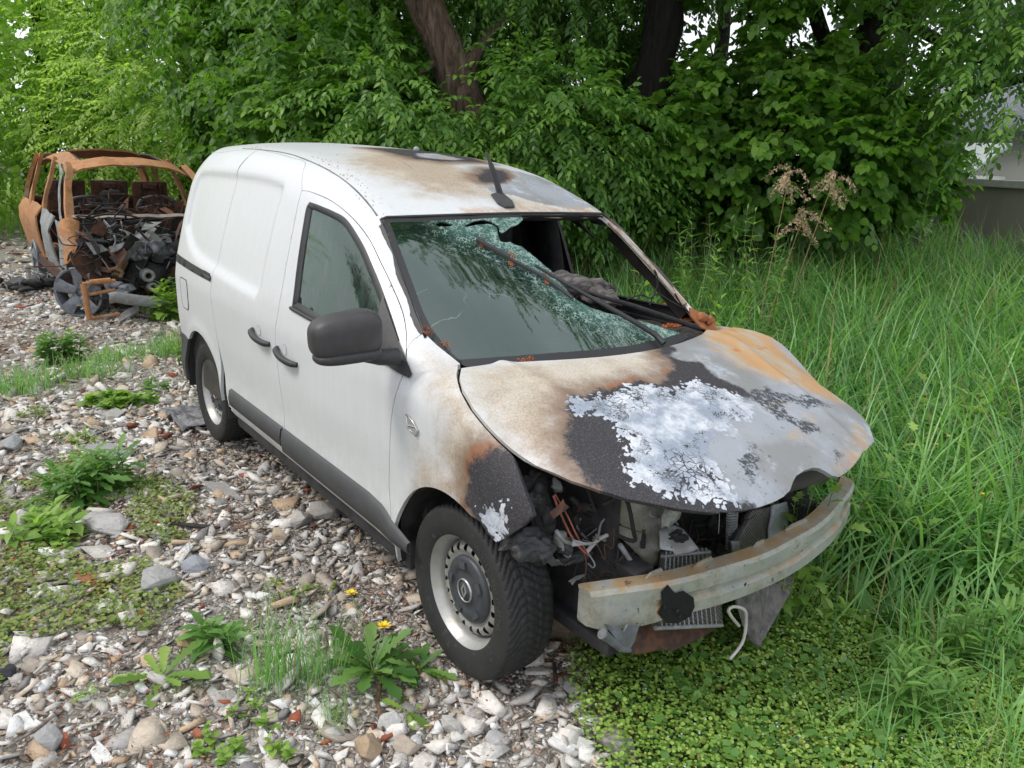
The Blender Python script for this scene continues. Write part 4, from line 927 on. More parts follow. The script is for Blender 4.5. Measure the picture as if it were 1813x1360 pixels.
# plates: (name, material, thickness, [(u, v, x) ...])
FINS = NT('fin_pack', .6); fw = FINS.t.nodes.new('ShaderNodeTexWave'); fw.inputs['Scale'].default_value = 55; fw.inputs['Distortion'].default_value = 1.5; fw.bands_direction = 'DIAGONAL'; FINS.t.links.new(FINS.vec(), fw.inputs['Vector'])
FINS.bump(fw.outputs['Fac'], .8, .004); FINM = FINS.out(FINS.mix(FINS.noise(9, 5), FINS.mix(fw.outputs['Fac'], (.07, .065, .06), (.20, .185, .17)), FINS.mix(fw.outputs['Fac'], (.09, .09, .09), (.27, .26, .25))), None, .2)
YEL = scorched('heat_yellowed_steel', (.30, .28, .20), (.25, .24, .20), (.34, .34, .31), (.14, .13, .12), .55, 8, .4, .60)
plates = [
    ('headlamp_panel', YEL, .006, [(1098, 884, .40), (1135, 878, .42), (1172, 880, .43), (1180, 905, .44), (1170, 940, .45), (1166, 1000, .46), (1150, 1006, .45), (1120, 972, .42), (1096, 950, .40), (1090, 915, .39)]),
    ('support_strut', YEL, .01, [(1180, 884, .47), (1210, 890, .48), (1200, 918, .49), (1182, 938, .50), (1166, 966, .50), (1172, 915, .48)]),
    ('lamp_bracket', ASHMET, .006, [(1168, 938, .52), (1188, 928, .48), (1210, 940, .50), (1236, 972, .56), (1225, 977, .57), (1196, 983, .58), (1192, 975, .57), (1170, 972, .55)]),
    ('condenser', FINM, .03, [(1176, 978, .48), (1252, 972, .48), (1256, 1030, .50), (1168, 1045, .50)]),
    ('condenser_lower', FINM, .03, [(1150, 1085, .53), (1268, 1055, .53), (1276, 1106, .56), (1160, 1112, .56)]),
    ('radiator', FINM, .03, [(1325, 905, .42), (1368, 896, .42), (1360, 962, .46), (1312, 985, .50), (1296, 975, .50), (1298, 958, .48)]),
    ('radiator_support', PALEMET, .008, [(1366, 896, .44), (1399, 886, .44), (1394, 940, .47), (1358, 968, .49)]),
    ('hose_stub', SOOT, .02, [(1415, 872, .45), (1428, 874, .45), (1432, 930, .45), (1418, 932, .45)]),
    ('radiator_side', ASHMET, .01, [(1294, 958, .52), (1306, 958, .52), (1310, 990, .53), (1298, 992, .53)]),
    ('lower_panel', INNER, .006, [(1060, 985, .30), (1105, 960, .33), (1170, 1000, .40), (1172, 1020, .42), (1080, 1022, .34)]),
]
for nm, m_, th, P in plates:
    pts = [px(*p) for p in P]; c = np.mean(pts, 0); A = np.array(pts)-c; _, _, vt = np.linalg.svd(A); n_ = vt[2]
    V2 = A@vt[:2].T; q, T_ = fill2(V2, .02); 
    # keep the out-of-plane warp by inverse-distance weighting
    wgt = 1/(np.linalg.norm(q[:, None]-V2[None], axis=2)**2+1e-5); off = (wgt*(A@n_)).sum(1)/wgt.sum(1)
    w3 = c+q@vt[:2]+off[:, None]*n_+(.003*np.sin(q[:, :1]*70)*n_); k = len(w3); E = {}
    for t in T_:
        for a, b in ((t[0], t[1]), (t[1], t[2]), (t[2], t[0])): E[(min(a, b), max(a, b))] = E.get((min(a, b), max(a, b)), 0)+1 
    be = [(a, b) for t in T_ for a, b in ((t[0], t[1]), (t[1], t[2]), (t[2], t[0])) if E[(min(a, b), max(a, b))] == 1]
    mesh_np(nm, np.concatenate([w3+n_*th/2, w3-n_*th/2]), [np.concatenate([T_, T_[:, ::-1]+k]), np.array([(a, a+k, b+k, b) for a, b in be])], m_, van, smooth=False)
# ribbed coil beside the radiator and ribs on the condenser
mb = MB(); 
for t in np.linspace(0, 1, 15): p = px(1295-2*t, 902+68*t, .44); mb.box(p, (.012, .045, .007), rot=Matrix.Rotation(-.15, 3, 'X'))
mb.tube([px(1305, 900, .43), px(1300, 972, .45)], .006, 6); mb.build('cooling_coil', ASHMET, van)
mb = MB()
for k in range(11): a = px(1180+7*k, 976-.6*k, .503); b = px(1176+7.8*k, 1038-k, .525); mb.tube([a, b], .0035, 5)
for k in range(13): a = px(1168+8*k, 1085-2*k, .562); b = px(1172+8*k, 1108-.3*k, .585); mb.tube([a, b], .0035, 5)
mb.tube([px(1172, 985, .51), px(1256, 978, .51)], .006, 6); mb.tube([px(1160, 1112, .585), px(1278, 1107, .585)], .008, 6); mb.build('condenser_ribs', ASHMET, van)
# hanging crumpled radiator core under the beam
g = []
Lp = [(1300, 1050, .56), (1306, 1078, .57), (1314, 1105, .58), (1324, 1128, .59), (1336, 1141, .60)]; Rp = [(1402, 1008, .50), (1400, 1030, .52), (1392, 1050, .54), (1368, 1092, .57), (1342, 1138, .60)]
for (a, b) in zip(Lp, Rp):
    row = []
    for t in np.linspace(0, 1, 26):
        p = px(a[0]+(b[0]-a[0])*t, a[1]+(b[1]-a[1])*t, a[2]+(b[2]-a[2])*t); row.append(p+np.array([.006*math.sin(t*60)+.02*math.sin(t*7), 0, 0]))
    g.append(row)
mb = MB(); mb.sheet(g, .004); mb.build('crumpled_core', simple('crumpled_grey_fins', (.14, .13, .125), .6, .45, 25, bump=.8), van)
# pipes and wires
def pipe(name, P, r, m_): mb = MB(); mb.tube(curve([px(*p) for p in P], 5), r, 8); mb.build(name, m_, van)
pipe('white_pipe', [(1308, 1108, .60), (1295, 1092, .61), (1290, 1080, .62), (1300, 1074, .62), (1318, 1080, .62), (1321, 1100, .62), (1317, 1130, .62), (1308, 1148, .62), (1292, 1167, .62)], .006, WIREW)
pipe('bent_pipe', [(985, 940, .36), (1000, 958, .37), (1025, 965, .38)], .007, ASHMET)
pipe('bent_pipe', [(1038, 978, .38), (1060, 955, .38), (1080, 947, .39), (1086, 955, .39)], .007, WIREW)
pipe('hose_fitting', [(1098, 965, .44), (1114, 990, .45), (1120, 1000, .46), (1113, 1018, .48), (1112, 1022, .48)], .009, ASHMET)
pipe('copper_wires', [(980, 878, .34), (995, 915, .36), (1015, 955, .38), (1037, 980, .40)], .004, COPPER)
pipe('copper_wires', [(983, 876, .34), (1004, 912, .35), (1022, 950, .38), (1042, 984, .40)], .003, COPPER)
pipe('thin_wire', [(1000, 960, .3), (1040, 935, .32), (1075, 925, .34), (1085, 910, .36)], .004, CHARR)
pipe('thin_wire', [(1010, 880, .3), (1030, 895, .32), (1070, 905, .34), (1100, 900, .36)], .010, SOOT)
pipe('thin_wire', [(1274, 905, .40), (1273, 930, .42), (1272, 945, .42)], .0015, WIREW)
pipe('thin_wire', [(1035, 980, .4), (1038, 1005, .42), (1030, 1050, .42), (1036, 1085, .42)], .002, RUSTD)
pipe('dead_hose', [(985, 860, .15), (1010, 870, .17), (1050, 878, .2), (1095, 880, .25)], .018, SOOT)
pipe('dead_hose', [(1000, 900, .1), (1030, 905, .15), (1070, 890, .2), (1090, 900, .22)], .014, CHARR)
# charred lumps: engine, wing remains
def lumps(name, L, m_, amp=.45, jit=.004):
    mb = MB()
    for i, (u, v, x, r, sq) in enumerate(L): lump(mb, px(u, v, x), r, i*7+len(L), amp, 4, sq)
    mb.jitter(jit, 45); mb.build(name, m_, van)
lumps('engine_remains', [(1040, 925, .02, .16, (1, 1, .9)), (1010, 1000, .05, .14, (1, 1, 1)), (1110, 1000, .15, .15, (.8, 1.2, 1)), (1220, 960, .15, .16, (.7, 1.3, 1)), (1330, 950, .1, .16, (.8, 1.3, 1)), (1060, 1060, .1, .13, (1, 1.4, .6)), (1430, 930, .1, .15, (1, 1, 1)), (985, 880, -.05, .09, (1, 1, .8))], SOOT)
lumps('molten_lump', [(1268, 955, .36, .045, (1, .8, 1.2)), (1272, 975, .40, .035, (1, 1, 1)), (1262, 935, .35, .03, (1, .8, 1))], CHARR, .7)
lumps('ash_lump', [(1195, 952, .53, .030, (1, 1.2, .5))], CHARR, .6)
mb = MB()
for i, (u, v, x, r, sq) in enumerate([(935, 965, .32, .055, (.9, 1.1, .8)), (915, 962, .28, .04, (1, 1.2, .9)), (962, 972, .35, .038, (1, 1, 1)), (1000, 965, .35, .03, (1, 1.1, .8)), (945, 880, .22, .06, (.6, .8, 1.3)), (965, 915, .25, .05, (.7, .7, 1.3)), (1015, 985, .33, .035, (1, 1.5, .5))]): lump(mb, px(u, v, x), r, i+30, .55, 4, sq)
mb.jitter(.006, 50, 2); mb.build('melted_wing_liner', scorched('charred_wing_liner', (.03, .03, .032), (.05, .05, .055), (.028, .028, .03), (.16, .165, .17), .7, 12, 0, .66), van)
for c_, r_, s_ in (((990, 958, .34), .025, 4), ((1005, 975, .36), .018, 5), ((1056, 955, .36), .012, 8), ((985, 862, .25), .02, 9)): mb = MB(); lump(mb, px(*c_), r_, s_, .6, 3, (1, .8, 1.2)); mb.build('ash_crust', ASHMET, van)
# inner wing sheet under the bonnet edge and slam panel
mb = MB()
mb.sheet([[px(915, 815, .12), px(945, 838, .14), px(975, 855, .16)], [px(925, 870, .18), px(950, 875, .18), px(965, 880, .18)], [px(945, 935, .24), px(958, 930, .24), px(970, 925, .24)]], .006); mb.jitter(.004, 30); mb.build('inner_wing_edge', SOOT, van)
mb = MB(); mb.sheet([[(.60, y, .79-.1*y*y) for y in np.linspace(-.1, .34, 6)], [(.66, y, .76-.1*y*y) for y in np.linspace(-.1, .34, 6)], [(.64, y, .72-.1*y*y) for y in np.linspace(-.1, .34, 6)]], .005); mb.build('bonnet_lip', INNER, hood)
mb = MB(); mb.box((.1, 0, .24), (.75, 1.1, .05), bev=.01); mb.box((-.36, 0, .62), (.03, 1.5, .78)); mb.box((.1, .60, .55), (.6, .05, .5)); mb.build('engine_bay', SOOT, van)
# subframe remains below the beam
mb = MB(); g = []
for (a, b) in zip([(1062, 1112, .52), (1075, 1130, .54), (1095, 1150, .56), (1118, 1158, .56)], [(1268, 1100, .50), (1262, 1112, .52), (1240, 1128, .53), (1190, 1150, .54)]):
    g.append([px(a[0]+(b[0]-a[0])*t, a[1]+(b[1]-a[1])*t, a[2]+(b[2]-a[2])*t) for t in np.linspace(0, 1, 9)])
mb.sheet(g, .01); mb.jitter(.005, 22); mb.build('under_tray', RUSTD, van)
mb = MB(); mb.poly([px(1070, 1105, .58), px(1090, 1108, .58), px(1104, 1118, .585), px(1110, 1106, .585), px(1130, 1108, .58), px(1122, 1135, .585), px(1112, 1152, .59), px(1096, 1140, .59)], .008); mb.tube([px(1066, 1122, .58), px(1082, 1134, .585), px(1100, 1148, .59), px(1115, 1152, .59)], [.018, .014, .012, .008], 8); mb.build('tow_bracket', scorched('ashen_bracket', (.16, .18, .20), (.10, .105, .11), (.14, .15, .17), (.22, .24, .26), .7, 10, 0), van)
# dense tangle of burnt harness, brackets and scraps filling the bay
rs = np.random.RandomState(17)
for nm, m_, cnt, rr in (('burnt_harness', CHARR, 26, (.003, .008)), ('grey_cables', ASHMET, 12, (.0015, .004)), ('rusty_wires', RUSTD, 12, (.0012, .003))):
    mb = MB()
    for i in range(cnt):
        u = rs.uniform(965, 1170) if i % 3 else rs.uniform(1200, 1300); v = rs.uniform(880, 1040); x_ = rs.uniform(.16, .44); p = px(u, v, x_); P = [p]
        for k in range(4): P.append(P[-1]+rs.randn(3)*[.04, .06, .045])
        P = [np.array([min(q[0], .47), max(q[1], -.56), min(max(q[2], .35), .80)]) for q in P]; mb.tube(curve(P, 4), rs.uniform(*rr), 5)
    tag(mb.build(nm, m_, van), kind='stuff')
for nm, m_, cnt in (('bent_bracket', ASHMET, 7), ('rusty_bracket', RUSTD, 4), ('sooted_bracket', SOOT, 8)):
    for i in range(cnt):
        u = rs.uniform(970, 1150); v = rs.uniform(890, 1030); c_ = px(u, v, rs.uniform(.28, .44)); a = rs.randn(3); a *= rs.uniform(.018, .04)/np.linalg.norm(a); b_ = np.cross(a, rs.randn(3)); b_ *= rs.uniform(.007, .016)/np.linalg.norm(b_); n_ = np.cross(a, b_); n_ *= .015/np.linalg.norm(n_)
        mb = MB(); mb.sheet([[c_-a-b_, c_-b_+n_*rs.rand(), c_+a-b_], [c_-a, c_+n_*2*rs.rand(), c_+a*.9+n_], [c_-a+b_, c_+b_, c_+a+b_+n_]], .003, False); mb.build(nm, m_, van)
# A-frame cowl corner on the burnt (left) side: rust-red inner wing seen beside the pillar foot
mb = MB(); g = []
for t in np.linspace(0, 1, 5): g.append([px(1222+42*t, 545+22*t, -.22), px(1225+40*t, 560+18*t, -.20), px(1240+28*t, 580+10*t, -.16)])
mb.sheet(g, .01); mb.jitter(.006, 40); lump(mb, px(1240, 562, -.19), .025, 3, .6, 3); lump(mb, px(1255, 568, -.18), .02, 6, .6, 3); mb.build('rusty_cowl_corner', RUST, van)
# ================================================================== GROUND
rng = np.random.RandomState(11)
def fbm(x, y, seed=0, sc=1.):
    rs = np.random.RandomState(seed); v = 0
    for o in range(4):
        f = sc*2**o
        for k in range(3):
            a = rs.rand()*6.28; p = rs.rand()*6.28; v = v+np.sin((x*math.cos(a)+y*math.sin(a))*f+p+1.3*np.sin((x*math.sin(a)-y*math.cos(a))*f*.7+p))/2**o/3
    return v
def gz(x, y):
    """height of the terrain"""
    x = np.asarray(x, float); y = np.asarray(y, float)
    z = .018*fbm(x, y, 3, 1.6)
    near = np.exp(-(x**2+(y+.75)**2)/.5)+np.exp(-((x+2.81)**2+(y+.75)**2)/.5)
    z = z*(1-.9*np.clip(near, 0, 1))-.01
    z = z+.02*np.clip((y-1)/2, 0, 1)
    t = np.clip((y-1.1)/5.5, 0, 1)*np.clip((3.5-x)/3, 0, 1)*np.clip((x+13)/4, 0, 1); z = z+.42*t*t*(3-2*t)        # the meadow rises away from the track
    return z+0.*x
def green_side(x, y):
    """>0 where weeds and grass take over from the rubble (towards the far side of the van)"""
    b = np.interp(x, [-40, -12, -8, -6, -3.4, -2.5, -.5, .1, .45, .9, 1.6, 3], [1.2, 1.6, 1.4, .6, -.1, .6, .4, -.35, -.62, -.80, -1.1, -1.6])
    return y-b+.10*fbm(x, y, 8, 3.)
ext = []
xs = np.unique(np.concatenate([np.linspace(-14, 3, 200), np.linspace(-90, -14, 20), np.linspace(3, 60, 12)])); ys = np.unique(np.concatenate([np.linspace(-4, 8, 150), np.linspace(-60, -4, 14), np.linspace(8, 90, 18)]))
X, Y = np.meshgrid(xs, ys, indexing='ij'); Z = gz(X, Y); V = np.stack([X, Y, Z], -1).reshape(-1, 3)
i = np.arange(len(xs)-1)[:, None]; j = np.arange(len(ys)-1)[None]; a = i*len(ys)+j; F = np.stack([a, a+len(ys), a+len(ys)+1, a+1], -1).reshape(-1, 4)
gs = green_side(V[:, 0], V[:, 1])
gn = NT('rubble_and_soil', .95); O = gn.vec(); gf = gn.step(gn.math('ADD', gn.attr('green'), gn.math('MULTIPLY', gn.math('SUBTRACT', gn.noise(4, 5, O), .5), .5)), -.05, .15)
n1 = gn.noise(22, 7, O, .75); vo = gn.voro(38, 'F1', O, 'Color'); vd = gn.voro(38, 'DISTANCE_TO_EDGE', O)
rub = gn.mix(gn.sep(vo, 0), (.24, .215, .18), (.52, .49, .44)); rub = gn.mix(gn.step(vd, .0, .05), (.10, .08, .065), rub)
rub = gn.mix(gn.math('MULTIPLY', gn.step(gn.noise(1.6, 4, O), .52, .66), .75), rub, gn.mix(n1, (.10, .035, .015), (.25, .10, .045)))
soil = gn.mix(n1, (.035, .028, .018), (.10, .085, .05)); soil = gn.mix(gn.step(gn.noise(3, 5, O), .4, .6), soil, (.045, .07, .02))
gn.bump(gn.math('ADD', gn.math('MULTIPLY', vd, 2), n1), 1, .02)
ground = mesh_np('ground', V, F, gn.out(gn.mix(gf, rub, soil)), smooth=True, attrs=dict(green=gs)); tag(ground, kind='structure')
# ================================================================== STONES
def hull(seed, sq=(1, .75, .45), n=14, rough=.25):
    rs = np.random.RandomState(seed); bm = bmesh.new()
    for k in range(n):
        v = rs.randn(3); v /= np.linalg.norm(v); v *= 1-rough*rs.rand(); bm.verts.new((v[0]*sq[0], v[1]*sq[1], v[2]*sq[2]))
    r = bmesh.ops.convex_hull(bm, input=bm.verts); 
    for v in [v for v in bm.verts if not v.link_faces]: bm.verts.remove(v)
    bmesh.ops.triangulate(bm, faces=bm.faces[:]); bm.verts.index_update()
    V = np.array([v.co[:] for v in bm.verts]); F = np.array([[v.index for v in f.verts] for f in bm.faces]); bm.free(); return V, F
TPL = [hull(s, (1, .55+.4*((s*37) % 10)/10, .18+.4*((s*53) % 10)/10), 11+s % 6) for s in range(26)]
def flake(seed):
    rs = np.random.RandomState(seed); n = 4+seed % 2; a = np.sort(rs.rand(n)*.5+np.arange(n))*2*math.pi/n; r = .6+.6*rs.rand(n); asp = .42+.5*rs.rand(); h = .05+.13*rs.rand(); bm = bmesh.new()
    off = rs.randn(2)*.12; k = .84+.15*rs.rand()
    for i in range(n): bm.verts.new((math.cos(a[i])*r[i], math.sin(a[i])*r[i]*asp, -h*(.8+.4*rs.rand()))); bm.verts.new((math.cos(a[i])*r[i]*k+off[0], math.sin(a[i])*r[i]*asp*k+off[1], h*(.6+.6*rs.rand())))
    bmesh.ops.convex_hull(bm, input=bm.verts)
    for v in [v for v in bm.verts if not v.link_faces]: bm.verts.remove(v)
    bmesh.ops.triangulate(bm, faces=bm.faces[:]); bm.verts.index_update()
    V = np.array([v.co[:] for v in bm.verts]); F = np.array([[v.index for v in f.verts] for f in bm.faces]); bm.free(); return V, F
TPL = TPL[:2]+[flake(s) for s in range(26)]
CHIP = [hull(100+s, (1, .22+.1*(s % 3), .10), 9) for s in range(5)]
def scatter(name, x, y, size, col, tpl, m, rs, tilt=.42, sink=.3, base=0., rough_z=None, **tg):
    Vs = []; Fs = []; Cs = []; n0 = 0; ti = rs.randint(len(tpl), size=len(x))
    z = gz(x, y)
    for t in range(len(tpl)):
        ix = np.where(ti == t)[0]
        if not len(ix): continue
        V, F = tpl[t]; k = len(ix); a = rs.rand(k)*6.28; bx = rs.randn(k)*tilt; by = rs.randn(k)*tilt
        ca, sa = np.cos(a), np.sin(a); R = np.zeros((k, 3, 3)); R[:, 0, 0] = ca; R[:, 0, 1] = -sa; R[:, 1, 0] = sa; R[:, 1, 1] = ca; R[:, 2, 2] = 1
        X_ = np.zeros((k, 3, 3)); X_[:, 0, 0] = 1; X_[:, 1, 1] = np.cos(bx); X_[:, 1, 2] = -np.sin(bx); X_[:, 2, 1] = np.sin(bx); X_[:, 2, 2] = np.cos(bx)
        Y_ = np.zeros((k, 3, 3)); Y_[:, 1, 1] = 1; Y_[:, 0, 0] = np.cos(by); Y_[:, 0, 2] = np.sin(by); Y_[:, 2, 0] = -np.sin(by); Y_[:, 2, 2] = np.cos(by)
        M = X_@Y_@R
        W_ = np.einsum('kij,vj->kvi', M, V)*size[ix][:, None, None]
        h = np.abs(V[:, 2]).max()*size[ix]
        W_[:, :, 0] += x[ix][:, None]; W_[:, :, 1] += y[ix][:, None]; W_[:, :, 2] += (z[ix]+base+h*(1-2*sink))[:, None]
        Vs.append(W_.reshape(-1, 3)); Fs.append((F[None]+(n0+np.arange(k)*len(V))[:, None, None]).reshape(-1, 3)); Cs.append(np.repeat(col[ix], len(V), 0)); n0 += k*len(V)
    return mesh_np(name, np.concatenate(Vs), np.concatenate(Fs), m, attrs=dict(tint=np.concatenate(Cs)))
sm_ = NT('broken_stone', .9); O = sm_.vec(); T_ = sm_.attr('tint', 'Color')
na = sm_.noise(60, 6, O, .7); nb = sm_.noise(7, 4, O); lay = sm_.noise(1, 4, sm_.vec((25, 25, 140)))
c = sm_.mix(na, sm_.mix(1., T_, (.55, .54, .53), 'MULTIPLY'), sm_.mix(1., T_, (1.25, 1.25, 1.25), 'MULTIPLY')); c = sm_.mix(sm_.math('MULTIPLY', sm_.step(lay, .55, .7), .35), c, (.10, .09, .08))
c = sm_.mix(sm_.math('MULTIPLY', sm_.step(nb, .56, .7), .3), c, (.17, .13, .09))
sm_.bump(sm_.math('ADD', na, lay), .8, .006); STONE = sm_.out(c)
PALS = np.array([(.50, .48, .45), (.62, .59, .55), (.40, .385, .37), (.68, .66, .62), (.50, .43, .35), (.80, .80, .78), (.32, .28, .24), (.46, .34, .23), (.22, .21, .21)])
def pal(rs, n, w): w = np.array(w, float); c = PALS[rs.choice(len(PALS), n, p=w/w.sum())]; return np.clip(c*(1.05+.35*rs.rand(n, 1)), 0, .85)
def shale(x, y):   # darker splintery rubble beside the sill
    return np.exp(-((y+1.05)/.35)**2)*(x > -3)*(x < .1)
def gravel_pts(rs, n, x0, x1, y0, y1):
    x = rs.uniform(x0, x1, n); y = rs.uniform(y0, y1, n); return x, y
Vx = []
def keep_rubble(x, y, rs, soft=.12):
    ok = green_side(x, y) < rs.rand(len(x))*soft
    bare = fbm(x, y, 21, 2.2) > -1.0
    return ok & bare
specs = [(5200, -.9, 1.3, -2.25, -.3, .006, .014, .0), (15500, -2.6, 1.2, -2.9, .4, .008, .022, .0), (7800, -4.2, 1.1, -3.3, .7, .020, .052, .004), (1200, -4.5, 1.0, -3.3, .6, .045, .11, .0),
         (10000, -11, -3.0, -3.0, 1.2, .018, .06, .0), (1500, -17, -4.2, -3.6, 1.6, .05, .12, .002)]
k_ = 0
VV, FF, CC = [], [], []
for n, x0, x1, y0, y1, s0, s1, b in specs:
    rs = np.random.RandomState(50+k_); k_ += 1
    x, y = gravel_pts(rs, n, x0, x1, y0, y1); ok = keep_rubble(x, y, rs); 
    if x1 < -2: ok &= (fbm(x, y, 33, 1.1) > -.9)
    x, y = x[ok], y[ok]; sz = s0+(s1-s0)*rs.rand(len(x))**1.8
    col = pal(rs, len(x), [5, 5.5, 3.5, 4, 4, 2.0, 2, 1.8, .5]); sh = shale(x, y) > rs.rand(len(x))*1.3; col[sh] = pal(rs, sh.sum(), [2, 1, 4, .4, 3, .1, 5, 1, 3])
    br = (rs.rand(len(x)) < .02) | ((rs.rand(len(x)) < .5) & (np.hypot(x-(-1.2), y+1.75) < .12)); col[br] = np.array([.30, .085, .04])*(.7+.6*rs.rand(br.sum(), 1))
    o = scatter('gravel', x, y, sz, col, TPL, STONE, rs, sink=.25, base=b); VV.append(o)
rs = np.random.RandomState(77); x, y = gravel_pts(rs, 5200, -3.6, 1.0, -2.4, .3); ok = keep_rubble(x, y, rs); x, y = x[ok], y[ok]; sz = .012+.035*rs.rand(len(x))**2
col = np.array([.26, .215, .175])*(.5+1.*rs.rand(len(x), 1)); VV.append(scatter('gravel', x, y, sz, col, CHIP, STONE, rs, .2, .1, .006))
# merge the gravel into one body of rubble (nobody could count it)
def merge(objs, name, **k):
    Vs, Fs, Ts = [], [], []; n0 = 0
    for o in objs:
        me = o.data; v = np.zeros(len(me.vertices)*3, np.float32); me.vertices.foreach_get('co', v); f = np.zeros(len(me.loops), np.int32); me.loops.foreach_get('vertex_index', f)
        t = np.zeros(len(me.vertices)*3, np.float32); me.attributes['tint'].data.foreach_get('vector', t)
        Vs.append(v.reshape(-1, 3)); Fs.append(f.reshape(-1, 3)+n0); Ts.append(t.reshape(-1, 3)); n0 += len(me.vertices); bpy.data.objects.remove(o); bpy.data.meshes.remove(me)
    return tag(mesh_np(name, np.concatenate(Vs), np.concatenate(Fs), STONE, attrs=dict(tint=np.concatenate(Ts))), kind='stuff', **k)
merge(VV, 'gravel', label='pale broken stone rubble and chips covering the track', cat='gravel')
# orange-brown litter lying between the stones
litn = simple('rusty_leaf_litter', (.27, .10, .045), .95, .65, 9)
rs = np.random.RandomState(5); n = 60000; x = rs.uniform(-7, 1.0, n); y = rs.uniform(-2.5, .6, n); ok = (fbm(x, y, 41, 1.8)+.5*fbm(x, y, 42, 6)+.25*(x < -1.5) > .1) & (green_side(x, y) < .3); x, y = x[ok], y[ok]; n = len(x)
d = rs.randn(n, 3); d[:, 2] *= .3; d /= np.linalg.norm(d, axis=1, keepdims=True); L = (.003+.008*rs.rand(n)**2)[:, None]; e = np.cross(d, [0, 0, 1.]+rs.randn(n, 3)*.4); e /= np.linalg.norm(e, axis=1, keepdims=True)
c = np.stack([x, y, gz(x, y)+.004+.030*rs.rand(n)], 1); V = np.stack([c-d*L, c+e*L*.35, c+d*L, c-e*L*.35], 1).reshape(-1, 3); F = np.arange(n*4).reshape(-1, 4)
tag(mesh_np('leaf_litter', V, F, litn), 'rust-coloured catkins and dead leaf crumbs between the stones', 'leaf litter', kind='stuff')
# ---- single rocks, slabs, tiles and boards one can point to
def rock(name, u, v, wpx, asp, hgt, tint, label, cat, seed, group=None, z=0., rot=None, pts=22, sq=None):
    c = gnd(u, v, z); d = np.linalg.norm(c-CAM); wd = wpx*d/FPX/2
    V, F = hull(seed+500, (1, asp, hgt/wd if wd > 0 else .3), pts, .22)
    if name in ('tile_shard', 'stone_slab', 'brick_piece'): V, F = flake(seed*3+1); V = V*[1, 1, 0]+np.sign(V)*[0, 0, hgt/wd*.6]; V[:, 1] *= asp/.7
    bm = bmesh.new(); vs = [bm.verts.new(p) for p in V]; [bm.faces.new([vs[i] for i in f]) for f in F]
    bmesh.ops.bevel(bm, geom=bm.edges[:], offset=.03, segments=1, affect='EDGES'); bm.verts.index_update()
    V = np.array([q.co[:] for q in bm.verts])*wd; Fl = [[q.index for q in f.verts] for f in bm.faces]; bm.free()
    ang = rot if rot is not None else (seed*1.7) % 3.1; ca, sa = math.cos(ang), math.sin(ang); V = V@np.array([[ca, sa, 0], [-sa, ca, 0], [0, 0, 1]])
    me = bpy.data.meshes.new(name); me.from_pydata([tuple(p) for p in V], [], Fl); me.materials.append(STONE); a = me.attributes.new('tint', 'FLOAT_VECTOR', 'POINT'); a.data.foreach_set('vector', np.tile(np.array(tint, np.float32), len(V)))
    o = bpy.data.objects.new(name, me); COL.objects.link(o); o.location = (c[0], c[1], float(gz(c[0], c[1]))+hgt*.45); return tag(o, label, cat, group)
G = 'loose rocks and slabs on the track'; WH = (.74, .74, .72); GR = (.33, .335, .34); LG = (.45, .44, .43)
